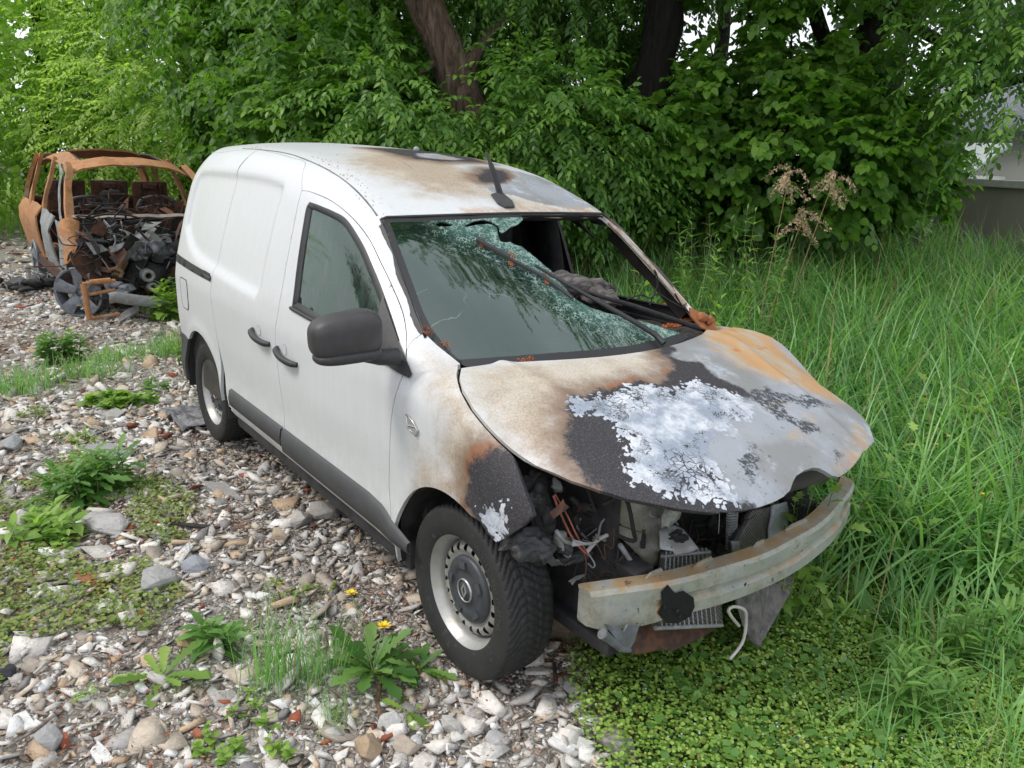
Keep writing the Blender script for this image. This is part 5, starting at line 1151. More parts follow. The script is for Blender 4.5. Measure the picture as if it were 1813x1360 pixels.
rocks = [
 ('stone_slab', 188, 803, 112, .62, .035, GR, 'grey slate slab lying flat left of the rear wheel, above the weeds', 'stone slab', 1, 0.3),
 ('rock', 190, 935, 115, .7, .05, LG, 'broad pale boulder below the large clump of weeds at left', 'rock', 2, .2),
 ('rock', 278, 1040, 82, .9, .06, (.38, .38, .37), 'blocky grey rock above the dandelion rosette', 'rock', 3, 1.),
 ('rock', 345, 1008, 60, .8, .04, (.30, .32, .36), 'bluish grey stone just right of the blocky grey rock', 'rock', 4, .5),
 ('stone_slab', 400, 872, 130, .6, .02, (.30, .29, .28), 'wide dark grey slab between the rear wheel and the front wheel', 'stone slab', 5, .2),
 ('rock', 532, 922, 58, .9, .05, (.44, .42, .39), 'rounded pale rock under the front door, left of its darker neighbour', 'rock', 6, .4),
 ('rock', 575, 905, 72, .85, .06, (.36, .34, .32), 'rough grey-brown rock under the front door, touching a rounded pale one', 'rock', 7, 1.2),
 ('rock', 496, 950, 45, .8, .04, (.42, .34, .25), 'tan pebble left of the rounded pale rock under the door', 'rock', 8, 0),
 ('boulder', 1000, 1128, 110, .8, .13, (.20, .165, .11), 'mossy brown boulder between the front tyre and the bumper beam', 'boulder', 9, .9),
 ('rock', 1015, 1225, 60, .7, .03, (.36, .35, .34), 'flat grey stone at the foot of the front tyre beside the green ground cover', 'rock', 10, .2),
 ('tile_shard', 45, 1288, 72, .6, .012, WH, 'large white tile shard near the bottom left corner', 'tile shard', 11, .5),
 ('tile_shard', 178, 1340, 66, .4, .012, WH, 'white tile splinter at the bottom edge, right of the large white shard', 'tile shard', 12, .2),
 ('tile_shard', 318, 1256, 34, .8, .014, WH, 'small square white tile piece below the dandelion rosette', 'tile shard', 13, .1),
 ('tile_shard', 452, 1052, 46, .7, .012, WH, 'white tile piece behind the thin grass tuft, left of the front tyre', 'tile shard', 14, 1.1),
 ('tile_shard', 466, 1308, 42, .45, .012, WH, 'thin white tile sliver at the bottom below the grass tuft', 'tile shard', 15, .3),
 ('tile_shard', 192, 1072, 60, .6, .012, WH, 'white tile fragment left of the blocky grey rock', 'tile shard', 16, .4),
 ('tile_shard', 90, 1060, 70, .35, .012, WH, 'long white tile strip at left above the wood splinter', 'tile shard', 17, .6),
 ('tile_shard', 180, 1136, 32, .5, .012, WH, 'small pointed white shard left of the tan rock', 'tile shard', 18, .8),
 ('tile_shard', 1012, 1302, 50, .7, .02, WH, 'white marble chunk at the bottom below the front tyre, the upper of two', 'tile shard', 19, .7),
 ('tile_shard', 1038, 1328, 54, .75, .02, (.66, .66, .66), 'white marble chunk at the bottom below the front tyre, the lower of two', 'tile shard', 20, 0),
 ('rock', 332, 1142, 48, .8, .04, (.46, .33, .19), 'tan rock behind the broad-leaved dandelion rosette', 'rock', 21, .3),
 ('brick_piece', 168, 1033, 72, .5, .025, (.36, .12, .065), 'flat red brick fragment between white shards at left', 'brick', 22, .5),
 ('brick_piece', 118, 1322, 30, .7, .03, (.33, .10, .055), 'orange brick lump at the bottom left, beside a grey stone', 'brick', 23, 0),
 ('brick_piece', 352, 1308, 36, .5, .02, (.38, .13, .07), 'brick chip between two white shards at the bottom', 'brick', 24, 0),
 ('rock', 85, 1325, 58, .8, .05, (.36, .36, .36), 'grey cobble at the bottom left next to the orange brick lump', 'rock', 25, .4),
 ('rock', 690, 1285, 50, .9, .04, (.50, .50, .48), 'round pale cobble below the dandelions, leftmost of the row', 'rock', 26, 0),
 ('rock', 722, 1330, 60, .8, .04, (.42, .36, .29), 'buff cobble at the bottom, right of the round pale one', 'rock', 27, .3),
 ('rock', 800, 1292, 60, .55, .04, (.48, .47, .45), 'oblong light grey cobble below the front tyre', 'rock', 28, .1),
 ('rock', 650, 1330, 58, .9, .045, (.40, .30, .20), 'brown cobble at the bottom below the dandelions', 'rock', 29, .1),
 ('rock', 880, 1312, 50, .8, .03, (.40, .40, .40), 'grey angular stone between the oblong cobble and the white marble chunks', 'rock', 30, .9),
 ('rock', 1085, 1322, 90, .7, .05, (.34, .32, .30), 'broad grey-brown rock half overgrown at the edge of the green ground cover', 'rock', 31, .2),
 ('rock', 100, 568, 34, .7, .06, (.60, .58, .53), 'upright pale stone in front of the rusty wreck', 'rock', 32, .4),
 ('rock', 128, 552, 44, .6, .05, (.40, .40, .36), 'greenish stone beside the wreck\'s front wheel', 'rock', 33, 0),
 ('stone_slab', 195, 738, 60, .6, .03, (.40, .39, .37), 'small grey slab behind the slate slab at left', 'stone slab', 34, 0),
 ('rock', 20, 790, 60, .7, .05, (.34, .35, .36), 'grey rock at the left edge of the picture', 'rock', 35, 0),
 ('rock', 475, 790, 55, .6, .03, (.30, .28, .26), 'dark brown stone in the shade by the rear wheel', 'rock', 36, 0),
 ('burnt_lump', 1420, 1338, 62, .8, .05, (.14, .155, .18), 'blue-grey melted lump in the weeds at the bottom right', 'burnt lump', 37, 0),
 ('burnt_lump', 12, 1205, 40, .9, .035, (.03, .032, .04), 'black coal-like lump at the left edge', 'burnt lump', 38, 0),
]
for nm, u, v, w_, asp, h, tint, lb, ct, sd, rt in rocks: rock(nm, u, v, w_, asp, h, tint, lb, ct, sd, G, rot=rt)
def stick(name, P, r, m_, lb, ct, flat=1., group=None):
    pts = [gnd(u, v) for u, v in P]; pts = [np.array([p[0], p[1], float(gz(p[0], p[1]))+.022+h]) for p, h in zip(pts, [0]*len(pts))]; c = np.mean(pts, 0)
    mb = MB(); mb.tube(pts, r, 6); mb.jitter(.002, 60); mb.V = [(v[0]-c[0], v[1]-c[1], (v[2]-c[2])*flat) for v in mb.V]; o = mb.build(name, m_); o.location = c; return tag(o, lb, ct, group)
WOODG = simple('weathered_wood', (.14, .115, .095), .9, .5, 40, col2=(.26, .23, .20)); DRY = simple('dry_straw', (.40, .31, .18), .8, .3, 20)
stick('wood_splinter', [(65, 1118), (100, 1092), (140, 1066)], [.008, .011, .005], WOODG, 'grey wood splinter lying diagonally below the white tile strip', 'splinter', .6)
stick('charred_board', [(302, 934), (345, 938), (388, 942)], [.010, .018, .012], simple('charred_wood', (.03, .027, .025), .9, .4, 30), 'short charred board on the rubble left of the front wheel', 'board', .5)
stick('wood_splinter', [(10, 1340), (60, 1310), (100, 1280)], [.004, .009, .006], WOODG, 'pale wood sliver at the bottom left corner beside the cobble', 'splinter', .6)
stick('twig', [(230, 950), (330, 962), (470, 958)], [.003, .004, .002], WOODG, 'thin grey twig across the stones below the charred board', 'twig')
stick('broken_branch', [(672, 1215), (668, 1250), (680, 1300)], [.010, .008, .005], simple('brown_rotten_wood', (.13, .07, .04), .9, .4, 40), 'rotten brown branch end below the dandelions', 'branch')
stick('straw_stalk', [(1400, 1348), (1440, 1310), (1520, 1255)], [.006, .003, .0015], DRY, 'long dry stalk lying over the ground cover at the bottom right', 'stalk')
stick('metal_rod', [(980, 1180), (983, 1215)], [.008, .008], RUSTD, 'rusty rod stub between the boulder and the front tyre', 'rod')
# ================================================================== VEGETATION
def hdir(u): d = ray(u, 300)[:2]; return d/np.linalg.norm(d)
def W3(u, v, d):
    """point seen at photo pixel (u, v) at horizontal distance d from the camera"""
    r = ray(u, v); return CAM+r*(d/np.hypot(r[0], r[1]))
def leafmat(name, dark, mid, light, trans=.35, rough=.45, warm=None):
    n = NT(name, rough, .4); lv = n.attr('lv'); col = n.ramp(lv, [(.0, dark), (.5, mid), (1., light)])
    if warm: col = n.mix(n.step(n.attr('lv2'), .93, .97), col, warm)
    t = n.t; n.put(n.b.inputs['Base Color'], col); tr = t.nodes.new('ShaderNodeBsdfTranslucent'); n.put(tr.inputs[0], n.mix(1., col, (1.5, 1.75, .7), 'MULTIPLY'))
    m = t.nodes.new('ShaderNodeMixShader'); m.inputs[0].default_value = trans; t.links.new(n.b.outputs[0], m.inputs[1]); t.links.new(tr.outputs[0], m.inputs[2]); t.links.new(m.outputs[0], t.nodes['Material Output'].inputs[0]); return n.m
def leaf_shape(kind):
    if kind == 'round': o = [(0, 0), (.10, .30), (.42, .47), (.78, .33), (1, 0), (.78, -.33), (.42, -.47), (.10, -.30)]
    elif kind == 'oval': o = [(0, 0), (.28, .20), (.62, .21), (1, 0), (.62, -.21), (.28, -.20)]
    elif kind == 'lance': o = [(0, 0), (.3, .09), (.65, .075), (1, 0), (.65, -.075), (.3, -.09)]
    elif kind == 'clover': o = [(0, 0), (.3, .42), (.75, .42), (1, 0), (.75, -.42), (.3, -.42)]
    elif kind == 'lobed': o = [(0, 0), (.15, .12), (.25, .40), (.45, .22), (.62, .46), (.72, .2), (1, .12), (.95, 0), (1, -.12), (.72, -.2), (.62, -.46), (.45, -.22), (.25, -.40), (.15, -.12)]
    elif kind == 'dandelion': o = [(0, 0), (.15, .03), (.22, .09), (.27, .04), (.36, .11), (.40, .05), (.50, .13), (.54, .06), (.66, .15), (.70, .08), (.85, .13), (1, 0), (.85, -.13), (.70, -.08), (.66, -.15), (.54, -.06), (.50, -.13), (.40, -.05), (.36, -.11), (.27, -.04), (.22, -.09), (.15, -.03)]
    elif kind == 'dock': o = [(0, 0), (.08, .08), (.25, .14), (.45, .16), (.65, .14), (.85, .08), (1, 0), (.85, -.08), (.65, -.14), (.45, -.16), (.25, -.14), (.08, -.08)]
    o = np.array(o, float); return o
def leaf_tmpl(kind, fold=.18, droop=.25):
    """leaf with a folded midrib, bent along its length: returns V (local, length 1), F triangles"""
    o = leaf_shape(kind); h = len(o)//2; up = o[1:h]; lo = o[h+1:][::-1]
    V = [(0, 0, 0)]; xs = [p[0] for p in up]
    for (x, y), (_, y2) in zip(up, lo): V += [(x, y, 0), (x, 0, 0), (x, y2, 0)]
    V.append((1, 0, 0)); V = np.array(V); V[:, 2] = np.abs(V[:, 1])*fold*2-droop*V[:, 0]**2+0
    F = []; m = len(up)
    F += [(0, 2, 1), (0, 3, 2)]
    for k in range(m-1):
        a = 1+3*k; b = a+3; F += [(a, a+1, b+1), (a, b+1, b), (a+1, a+2, b+2), (a+1, b+2, b+1)]
    a = 1+3*(m-1); e = len(V)-1; F += [(a, a+1, e), (a+1, a+2, e)]
    return V, np.array(F)
def frame(d, up=(0, 0, 1.)):
    d = np.asarray(d, float); d = d/np.linalg.norm(d, axis=-1, keepdims=True); s = np.cross(np.broadcast_to(up, d.shape), d); s /= np.linalg.norm(s, axis=-1, keepdims=True)+1e-9; n = np.cross(d, s)
    return np.stack([d, s, n], -2)   # rows: axis x, y, z
def put(tm, P, M, S, lv, out):
    """add copies of a template: P (n,3), M (n,3,3) rows, S (n,), lv (n,)"""
    V, F = tm[:2]; n = len(P); W_ = np.einsum('vi,nij->nvj', V, M)*S[:, None, None]+P[:, None]
    base = out['n']; out['V'].append(W_.reshape(-1, 3)); out['F'].append((F[None]+(base+np.arange(n)*len(V))[:, None, None]).reshape(-1, 3))
    l = np.repeat(lv, len(V)).reshape(n, len(V)); 
    if len(tm) > 2: l = np.clip(l*.55+tm[2][None]*.45, 0, 1); l = np.where(tm[3][None] > 0, -1, l)
    out['L'].append(l.ravel()); out['n'] += n*len(V)
def newbag(): return dict(V=[], F=[], L=[], n=0)
def bag_mesh(name, bag, m, parent=None, mats=None):
    V = np.concatenate(bag['V']); F = np.concatenate(bag['F']); L = np.concatenate(bag['L']); rs = np.random.RandomState(len(V) % 999)
    lv2 = rs.rand(len(V)//6+1).repeat(6)[:len(V)]
    return mesh_np(name, V, F, m, parent, attrs=dict(lv=np.clip(L, 0, 1), lv2=lv2))
def spray(kind, k, L, seed, droop=.3, spread=.9):
    """a leafy twig pointing along +x, leaves of length L (metres)"""
    rs = np.random.RandomState(seed); bag = newbag(); tm = leaf_tmpl(kind, .12+.1*rs.rand(), .15+.2*rs.rand()); Ls = []; n = k
    tl = L*k*.42; P = []; D = []; S = []
    for i in range(n):
        t = (i+.4)/n; x = tl*t; z = -droop*tl*t*t; y = .06*tl*math.sin(t*3+seed); side = 1 if i % 2 else -1
        if i == n-1: side = 0
        a = side*(spread+.3*rs.randn()); el = -.02-.35*rs.rand()-droop*t*.7
        P.append((x, y, z)); D.append((math.cos(a)*math.cos(el), math.sin(a)*math.cos(el), math.sin(el))); S.append(L*(.75+.4*rs.rand())*(1 if i < n-1 else .8))
    P, D, S = np.array(P), np.array(D), np.array(S); put(tm, P, frame(D, np.array([0, 0, 1.])+rs.randn(n, 3)*.28), S, rs.rand(n), bag)
    V = np.concatenate(bag['V']); F = np.concatenate(bag['F']); L_ = np.concatenate(bag['L']); W_ = np.zeros(len(V))
    # twig
    c = np.concatenate([[(0, 0, 0)], P]); m = len(c); o = len(V); w_ = .0022*L/.1
    TV = np.concatenate([c+[0, w_, 0], c-[0, w_, 0]]); TF = [(o+i, o+i+1, o+m+i+1) for i in range(m-1)]+[(o+i, o+m+i+1, o+m+i) for i in range(m-1)]
    return np.concatenate([V, TV]), np.concatenate([F, TF]), np.concatenate([L_, np.zeros(2*m)]), np.concatenate([W_, np.zeros(2*m)])
ORG = [np.zeros(3)]
# openings in the foliage: trunks stand clear, sky and wall show through (u0, v0, u1, v1, radius, up to distance, share)
GAPS = [(770, 50, 808, 130, 72, 9.3, 1.), (742, -60, 775, 60, 72, 9.3, 1.), (1175, -20, 1152, 130, 66, 10.5, 1.), (1560, -20, 1535, 70, 34, 10.2, .95), (1530, 165, 1700, 180, 24, 10.2, .8), (1640, 60, 1720, 95, 20, 10, .8),
    (1760, 350, 1830, 370, 60, 30, 1.), (1730, 330, 1720, 340, 26, 30, .95), (1700, 225, 1730, 240, 26, 30, .93), (1770, 260, 1813, 262, 24, 30, .9), (1240, 40, 1250, 60, 26, 40, .93), (1300, 30, 1310, 20, 20, 40, .93), (1455, 35, 1475, 30, 24, 40, .93), (1400, 60, 1410, 65, 16, 40, .93), (1290, 95, 1300, 100, 16, 40, .9), (335, 108, 345, 112, 18, 40, .95), (275, 80, 280, 90, 10, 40, .95), (1640, 20, 1650, 40, 18, 40, .9), (1575, 120, 1580, 140, 14, 40, .9), (1790, 130, 1813, 150, 18, 40, .9), (1660, 160, 1668, 165, 12, 40, .9), (1585, 70, 1590, 90, 13, 40, .9), (1345, 150, 1350, 155, 9, 40, .9), (365, 40, 370, 45, 8, 40, .9), (1200, 110, 1210, 125, 9, 40, .9), (1410, 290, 1420, 300, 10, 40, .8), (1220, 330, 1240, 335, 12, 40, .7)]
def crown(name, lobes, n, sprays, m, parent, seed, scale=(1, 1), gap=-.4, gsc=1.2, inner=.55, down=.25, face=None, sun=(.3, -.5, .8)):
    rs = np.random.RandomState(seed); C = np.array([l[0] for l in lobes]); Rr = np.array([l[1] for l in lobes]); w_ = Rr.prod(1)**(2/3); li = rs.choice(len(lobes), n, p=w_/w_.sum())
    d = rs.randn(n, 3); d /= np.linalg.norm(d, axis=1, keepdims=True); r = inner+(1-inner)*rs.rand(n)**.6
    bump = 1+.18*np.sin(d[:, 0]*5+seed)*np.sin(d[:, 1]*6+2*seed)+.12*np.sin(d[:, 2]*9+seed)
    P = C[li]+d*Rr[li]*(r*bump)[:, None]; keep = (fbm(P[:, 0]+P[:, 2]*.7, P[:, 1]-P[:, 2]*.6, seed, gsc) > gap) & (P[:, 2] > .15)
    if face is not None: keep &= ((P-C[li])@face > -.35*Rr[li].max(1)) | (rs.rand(n) < .35)
    Q = P+ORG[0]; Q0 = Q-CAM; zc = Q0@CF; uu = 906.5+FPX*(Q0@CR)/zc; vv = 680-FPX*(Q0@CU)/zc; hd = np.hypot(Q0[:, 0], Q0[:, 1])
    for (u0, v0, u1, v1, rad, dmax, pr) in GAPS:
        t = np.clip(((uu-u0)*(u1-u0)+(vv-v0)*(v1-v0))/((u1-u0)**2+(v1-v0)**2+1e-6), 0, 1); dist = np.hypot(uu-u0-t*(u1-u0), vv-v0-t*(v1-v0)); keep &= ~((zc > 0) & (dist < (rad+(16 if dmax >= 30 else 0))*(.75+.5*rs.rand(n))) & (hd < dmax) & (rs.rand(n) < pr))
    P, d, r = P[keep], d[keep], r[keep]; n = len(P); yaw = d+rs.randn(n, 3)*.45; yaw[:, 2] = yaw[:, 2]*.45-down*.75+rs.randn(n)*.25
    lvl = np.clip(.45+.28*(d@np.array(sun))+.22*rs.randn(n)+.25*(r-.8), 0, 1); bag = newbag(); si = rs.randint(len(sprays), size=n)  # sun side and outer leaves get a lighter tint: light put into the colour
    for k, sp in enumerate(sprays):
        ix = np.where(si == k)[0]
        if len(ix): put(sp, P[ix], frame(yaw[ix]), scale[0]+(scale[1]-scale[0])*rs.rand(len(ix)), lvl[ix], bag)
    return bag_mesh(name, bag, m, parent)
bark = NT('fissured_bark', .95); O = bark.vec(); bw = bark.noise(1, 6, bark.vec((14, 14, 3)), .7, 1.)
bark.bump(bw, 1, .03); BARK = bark.out(bark.ramp(bw, [(.35, (.035, .024, .017)), (.50, (.13, .085, .06)), (.68, (.24, .18, .14))]))
barkd = NT('dark_wet_bark', .9); bw = barkd.noise(1, 6, barkd.vec((16, 16, 3)), .7, 1.); barkd.bump(bw, 1, .03); BARKD = barkd.out(barkd.ramp(bw, [(.35, (.010, .009, .008)), (.6, (.035, .030, .026)), (.75, (.06, .052, .045))]))
def limb(mb, P, r, seg=14, rough=.06, seed=0):
    P = curve(P, 5); n = len(P); rr = np.interp(np.linspace(0, 1, n), np.linspace(0, 1, len(r)), r); k = len(mb.V); mb.tube(P, rr, seg, True)
    rs = np.random.RandomState(seed); ph = rs.rand(4)*6
    for i in range(k, len(mb.V)):
        v = mb.V[i]; s_ = math.sin(v[2]*7+ph[0]+v[0]*5)*math.sin(v[0]*9+ph[1])*rough*.4*rr[0]; mb.V[i] = (v[0]+s_, v[1]+s_*.7, v[2])
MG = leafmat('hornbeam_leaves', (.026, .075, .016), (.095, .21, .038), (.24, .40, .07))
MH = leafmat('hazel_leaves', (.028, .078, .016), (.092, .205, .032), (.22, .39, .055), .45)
ML = leafmat('sun_toned_hedge_leaves', (.15, .25, .05), (.31, .45, .10), (.46, .60, .17), .5)  # pale tones put the sunlit look of the hedge into the leaf colour
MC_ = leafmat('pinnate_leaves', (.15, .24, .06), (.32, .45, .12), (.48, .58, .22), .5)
MD = leafmat('shade_toned_leaves', (.010, .028, .009), (.026, .070, .018), (.06, .14, .032), .35)  # dark tones put the shade among the crowns into the leaf colour
SP_oval = [spray('oval', 11, .082, s, .30) for s in range(6)]; SP_round = [spray('round', 7, .100, 20+s, .2) for s in range(5)]
SP_far = [spray('round' if s % 2 else 'oval', 12, .105, 40+s, .3) for s in range(4)]; SP_pin = [spray('oval', 15, .095, 60+s, .25, 1.1) for s in range(4)]; SP_lance = [spray('oval', 12, .080, 80+s, .35, .8) for s in range(4)]; SP_ovalf = [spray('oval', 10, .10, 90+s, .3) for s in range(4)]
def tree(lb, ct, base, trunk, lobes, n, sprays, lm, tm=BARK, seed=0, limbs=(), **k):
    e = empty(ct.replace(' ', '_'), (base[0], base[1], 0)); tag(e, lb, ct); off = np.array([base[0], base[1], 0])
    if trunk: mb = MB(); limb(mb, [np.array(p)-off for p in trunk[0]], trunk[1], 18, .25, seed); 
    for P, r in limbs: limb(mb, [np.array(p)-off for p in P], r, 10, .1, seed+1)
    if trunk: mb.build('trunk', tm, e)
    ORG[0] = off; crown('crown', [(np.array(c)-off, np.array(r)) for c, r in lobes], n, sprays, lm, e, seed, **k); return e
def lob(u, v, d, r): return (W3(u, v, d), r if hasattr(r, '__len__') else (r, r, r))
def g0(u, d, z=0): h = hdir(u); return np.array([CAM[0]+h[0]*d, CAM[1]+h[1]*d, z])
# big dark trees behind the van
bD = g0(850, 9.2)
TD = tree('large tree with a thick leaning brown trunk rising behind the middle of the van roof', 'tree', bD, ([bD, W3(828, 250, 9.2), W3(812, 150, 9.2), W3(775, 60, 9.2), W3(748, -20, 9.2), W3(715, -180, 9.2), W3(690, -420, 9.2)], [.30, .25, .225, .20, .19, .17, .10]),
     [lob(520, 20, 9.5, (1.9, 1.9, 1.3)), lob(690, -60, 9.8, (1.9, 1.9, 1.4)), lob(900, 40, 10.5, (1.6, 1.6, 1.3)), lob(980, -120, 10, (2., 2., 1.6)), lob(650, -420, 9.5, (2.6, 2.6, 2)), lob(900, -600, 9.5, (3, 3, 2.2)), lob(700, -950, 8.7, (3, 3, 2.2)), lob(420, -500, 10, (2.4, 2.4, 2))], 6200, SP_oval, MG, BARK, 1,
     limbs=[([W3(690, -420, 9.2), np.array([-5.2, 3., 7.6]), np.array([-3.6, 3.6, 8.2]), np.array([-2.4, 3.8, 8.4])], [.12, .08, .05, .02]), ([W3(812, 150, 9.2), W3(840, 100, 9.1), W3(868, 60, 9.3), W3(905, 20, 9.6)], [.12, .07, .05, .03]), ([W3(790, 100, 9.2), W3(740, 130, 9.0), W3(690, 150, 8.8), W3(675, 190, 8.7)], [.05, .03, .02, .012])], gap=-.55, down=.5)
ORG[0] = np.array([50., 50., 0])
crown('overhanging_crown', [(np.array(c)-[bD[0], bD[1], 0], np.array(r)) for c, r in (((-4.5, 1.3, 9.2), (2.3, 1.9, .9)), ((-3.2, 3.0, 9.0), (1.7, 1.5, .9)), ((-2.6, 4.6, 8.6), (1.9, 1.6, 1.)), ((-2.1, 6.2, 7.4), (1.9, 1.7, 1.4)), ((-3.4, 1.2, 9.3), (1.2, 1.0, .7)), ((-2.5, 1.7, 9.2), (1.2, 1.1, .7)), ((-1.9, 3.2, 8.8), (1.2, 1.3, .7)), ((-1.3, 4.9, 8.2), (1.2, 1.2, .9)))], 4000, SP_oval, MG, bpy.data.objects[TD.name], 5, gap=-1.2, inner=.1, down=.3)
bE = g0(1140, 10.4)
tree('large tree with a straight nearly black trunk right of the leaning one', 'tree', bE, ([bE, W3(1140, 260, 10.4), W3(1150, 170, 10.4), W3(1168, 70, 10.4), W3(1182, -20, 10.4), W3(1195, -250, 10.4), W3(1180, -500, 10.4)], [.34, .27, .25, .22, .21, .18, .1]),
     [lob(1080, 30, 11.2, (1.6, 1.6, 1.3)), lob(1290, -40, 11, (1.8, 1.8, 1.2)), lob(1120, -300, 10.5, (2.6, 2.6, 2)), lob(1350, -420, 10.5, (2.8, 2.8, 2.2)), lob(1150, -800, 9.6, (3., 3., 2.4)), lob(1420, -80, 11.5, (1.6, 1.6, 1.0))], 5400, SP_oval, MG, BARKD, 2,
     limbs=[([W3(1182, -20, 10.4), W3(1250, -60, 10.2), W3(1330, -60, 10), W3(1420, -100, 10)], [.12, .09, .07, .05])], gap=-.5, down=.5)
bF = g0(1640, 10.5)
tree('tree with forked dark limbs at the upper right, its branches hanging over the wall', 'tree', bF, ([bF, W3(1600, 290, 10.5), W3(1560, 190, 10.3), W3(1528, 100, 10.2), W3(1548, 40, 10.2), W3(1566, -30, 10.2), W3(1580, -300, 10.2)], [.16, .17, .17, .17, .16, .15, .08]),
     [lob(1500, -70, 10.5, (1.6, 1.6, .8)), lob(1700, 10, 9.5, (1.1, 1.1, .8)), lob(1650, -300, 10, (2.6, 2.6, 1.8)), lob(1790, 120, 8.2, (.75, .75, .55)), lob(1760, 40, 8.4, (.9, .9, .7)), lob(1840, 170, 8.2, (.7, .7, .8)), lob(1720, 170, 8.8, (.45, .45, .55)), lob(1800, -200, 9, (2, 2, 1.4))], 3900, SP_lance, MG, BARKD, 3,
     limbs=[([W3(1540, 170, 10.3), W3(1600, 182, 10.3), W3(1680, 180, 10), W3(1760, 150, 9.6), W3(1850, 130, 9.2)], [.10, .085, .07, .06, .04]), ([W3(1562, 10, 10.2), W3(1640, 60, 10), W3(1700, 90, 9.8), W3(1780, 120, 9.5)], [.06, .06, .05, .04]), ([W3(1500, 160, 10.4), W3(1455, 60, 10.6), W3(1430, -30, 10.8)], [.07, .09, .08])], gap=-.35, down=.5)
# bushes right behind the van
def bush(lb, ct, u, d, lobes, n, sprays, lm, seed, stems=6, **k):
    b = g0(u, d); e = empty(ct.replace(' ', '_'), (b[0], b[1], 0)); tag(e, lb, ct); rs = np.random.RandomState(seed); mb = MB()
    for i in range(stems):
        c = lobes[i % len(lobes)][0]-b; s = rs.randn(2)*.12; mid = np.array([c[0]*.4+s[0], c[1]*.4+s[1], c[2]*.6]); mb.tube(curve([(s[0], s[1], -.05), mid, c*[1, 1, 1.05]], 4), np.linspace(.035, .008, 9), 6)
    mb.build('stems', BARKD, e); ORG[0] = np.array([b[0], b[1], 0.]); crown('crown', [(c-b, np.array(r)) for c, r in lobes], n, sprays, lm, e, seed, **k); return e
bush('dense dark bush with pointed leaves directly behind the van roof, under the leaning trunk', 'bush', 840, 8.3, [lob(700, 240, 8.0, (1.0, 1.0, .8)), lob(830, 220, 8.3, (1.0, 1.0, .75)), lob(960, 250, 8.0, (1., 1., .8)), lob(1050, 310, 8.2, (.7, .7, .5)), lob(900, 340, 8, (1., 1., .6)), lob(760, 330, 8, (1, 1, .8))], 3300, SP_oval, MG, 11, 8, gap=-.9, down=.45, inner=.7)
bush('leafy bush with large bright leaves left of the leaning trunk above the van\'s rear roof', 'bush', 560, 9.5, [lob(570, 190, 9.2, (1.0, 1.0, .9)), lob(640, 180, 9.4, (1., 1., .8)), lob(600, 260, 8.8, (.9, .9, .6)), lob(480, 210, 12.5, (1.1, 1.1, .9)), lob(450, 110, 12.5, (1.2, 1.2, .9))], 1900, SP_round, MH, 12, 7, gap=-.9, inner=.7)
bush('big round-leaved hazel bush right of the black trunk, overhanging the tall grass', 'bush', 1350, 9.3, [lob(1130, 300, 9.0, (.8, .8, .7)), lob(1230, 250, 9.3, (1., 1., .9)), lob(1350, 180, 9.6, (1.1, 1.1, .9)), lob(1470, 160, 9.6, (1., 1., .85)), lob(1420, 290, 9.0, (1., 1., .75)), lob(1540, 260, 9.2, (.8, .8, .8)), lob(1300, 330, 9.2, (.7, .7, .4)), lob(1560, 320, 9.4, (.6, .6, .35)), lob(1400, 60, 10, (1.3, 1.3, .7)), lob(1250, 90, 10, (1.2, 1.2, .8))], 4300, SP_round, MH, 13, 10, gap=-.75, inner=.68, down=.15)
bush('small-leaved dark shrub beside the concrete wall at right', 'shrub', 1630, 12.5, [lob(1600, 320, 12.5, (.9, .9, .9)), lob(1670, 330, 12.2, (.8, .8, .8)), lob(1640, 260, 12.8, (.8, .8, .7)), lob(1690, 290, 12.6, (.5, .5, .5))], 1300, SP_lance, MG, 14, 5, scale=(.7, .9), gap=-.8)
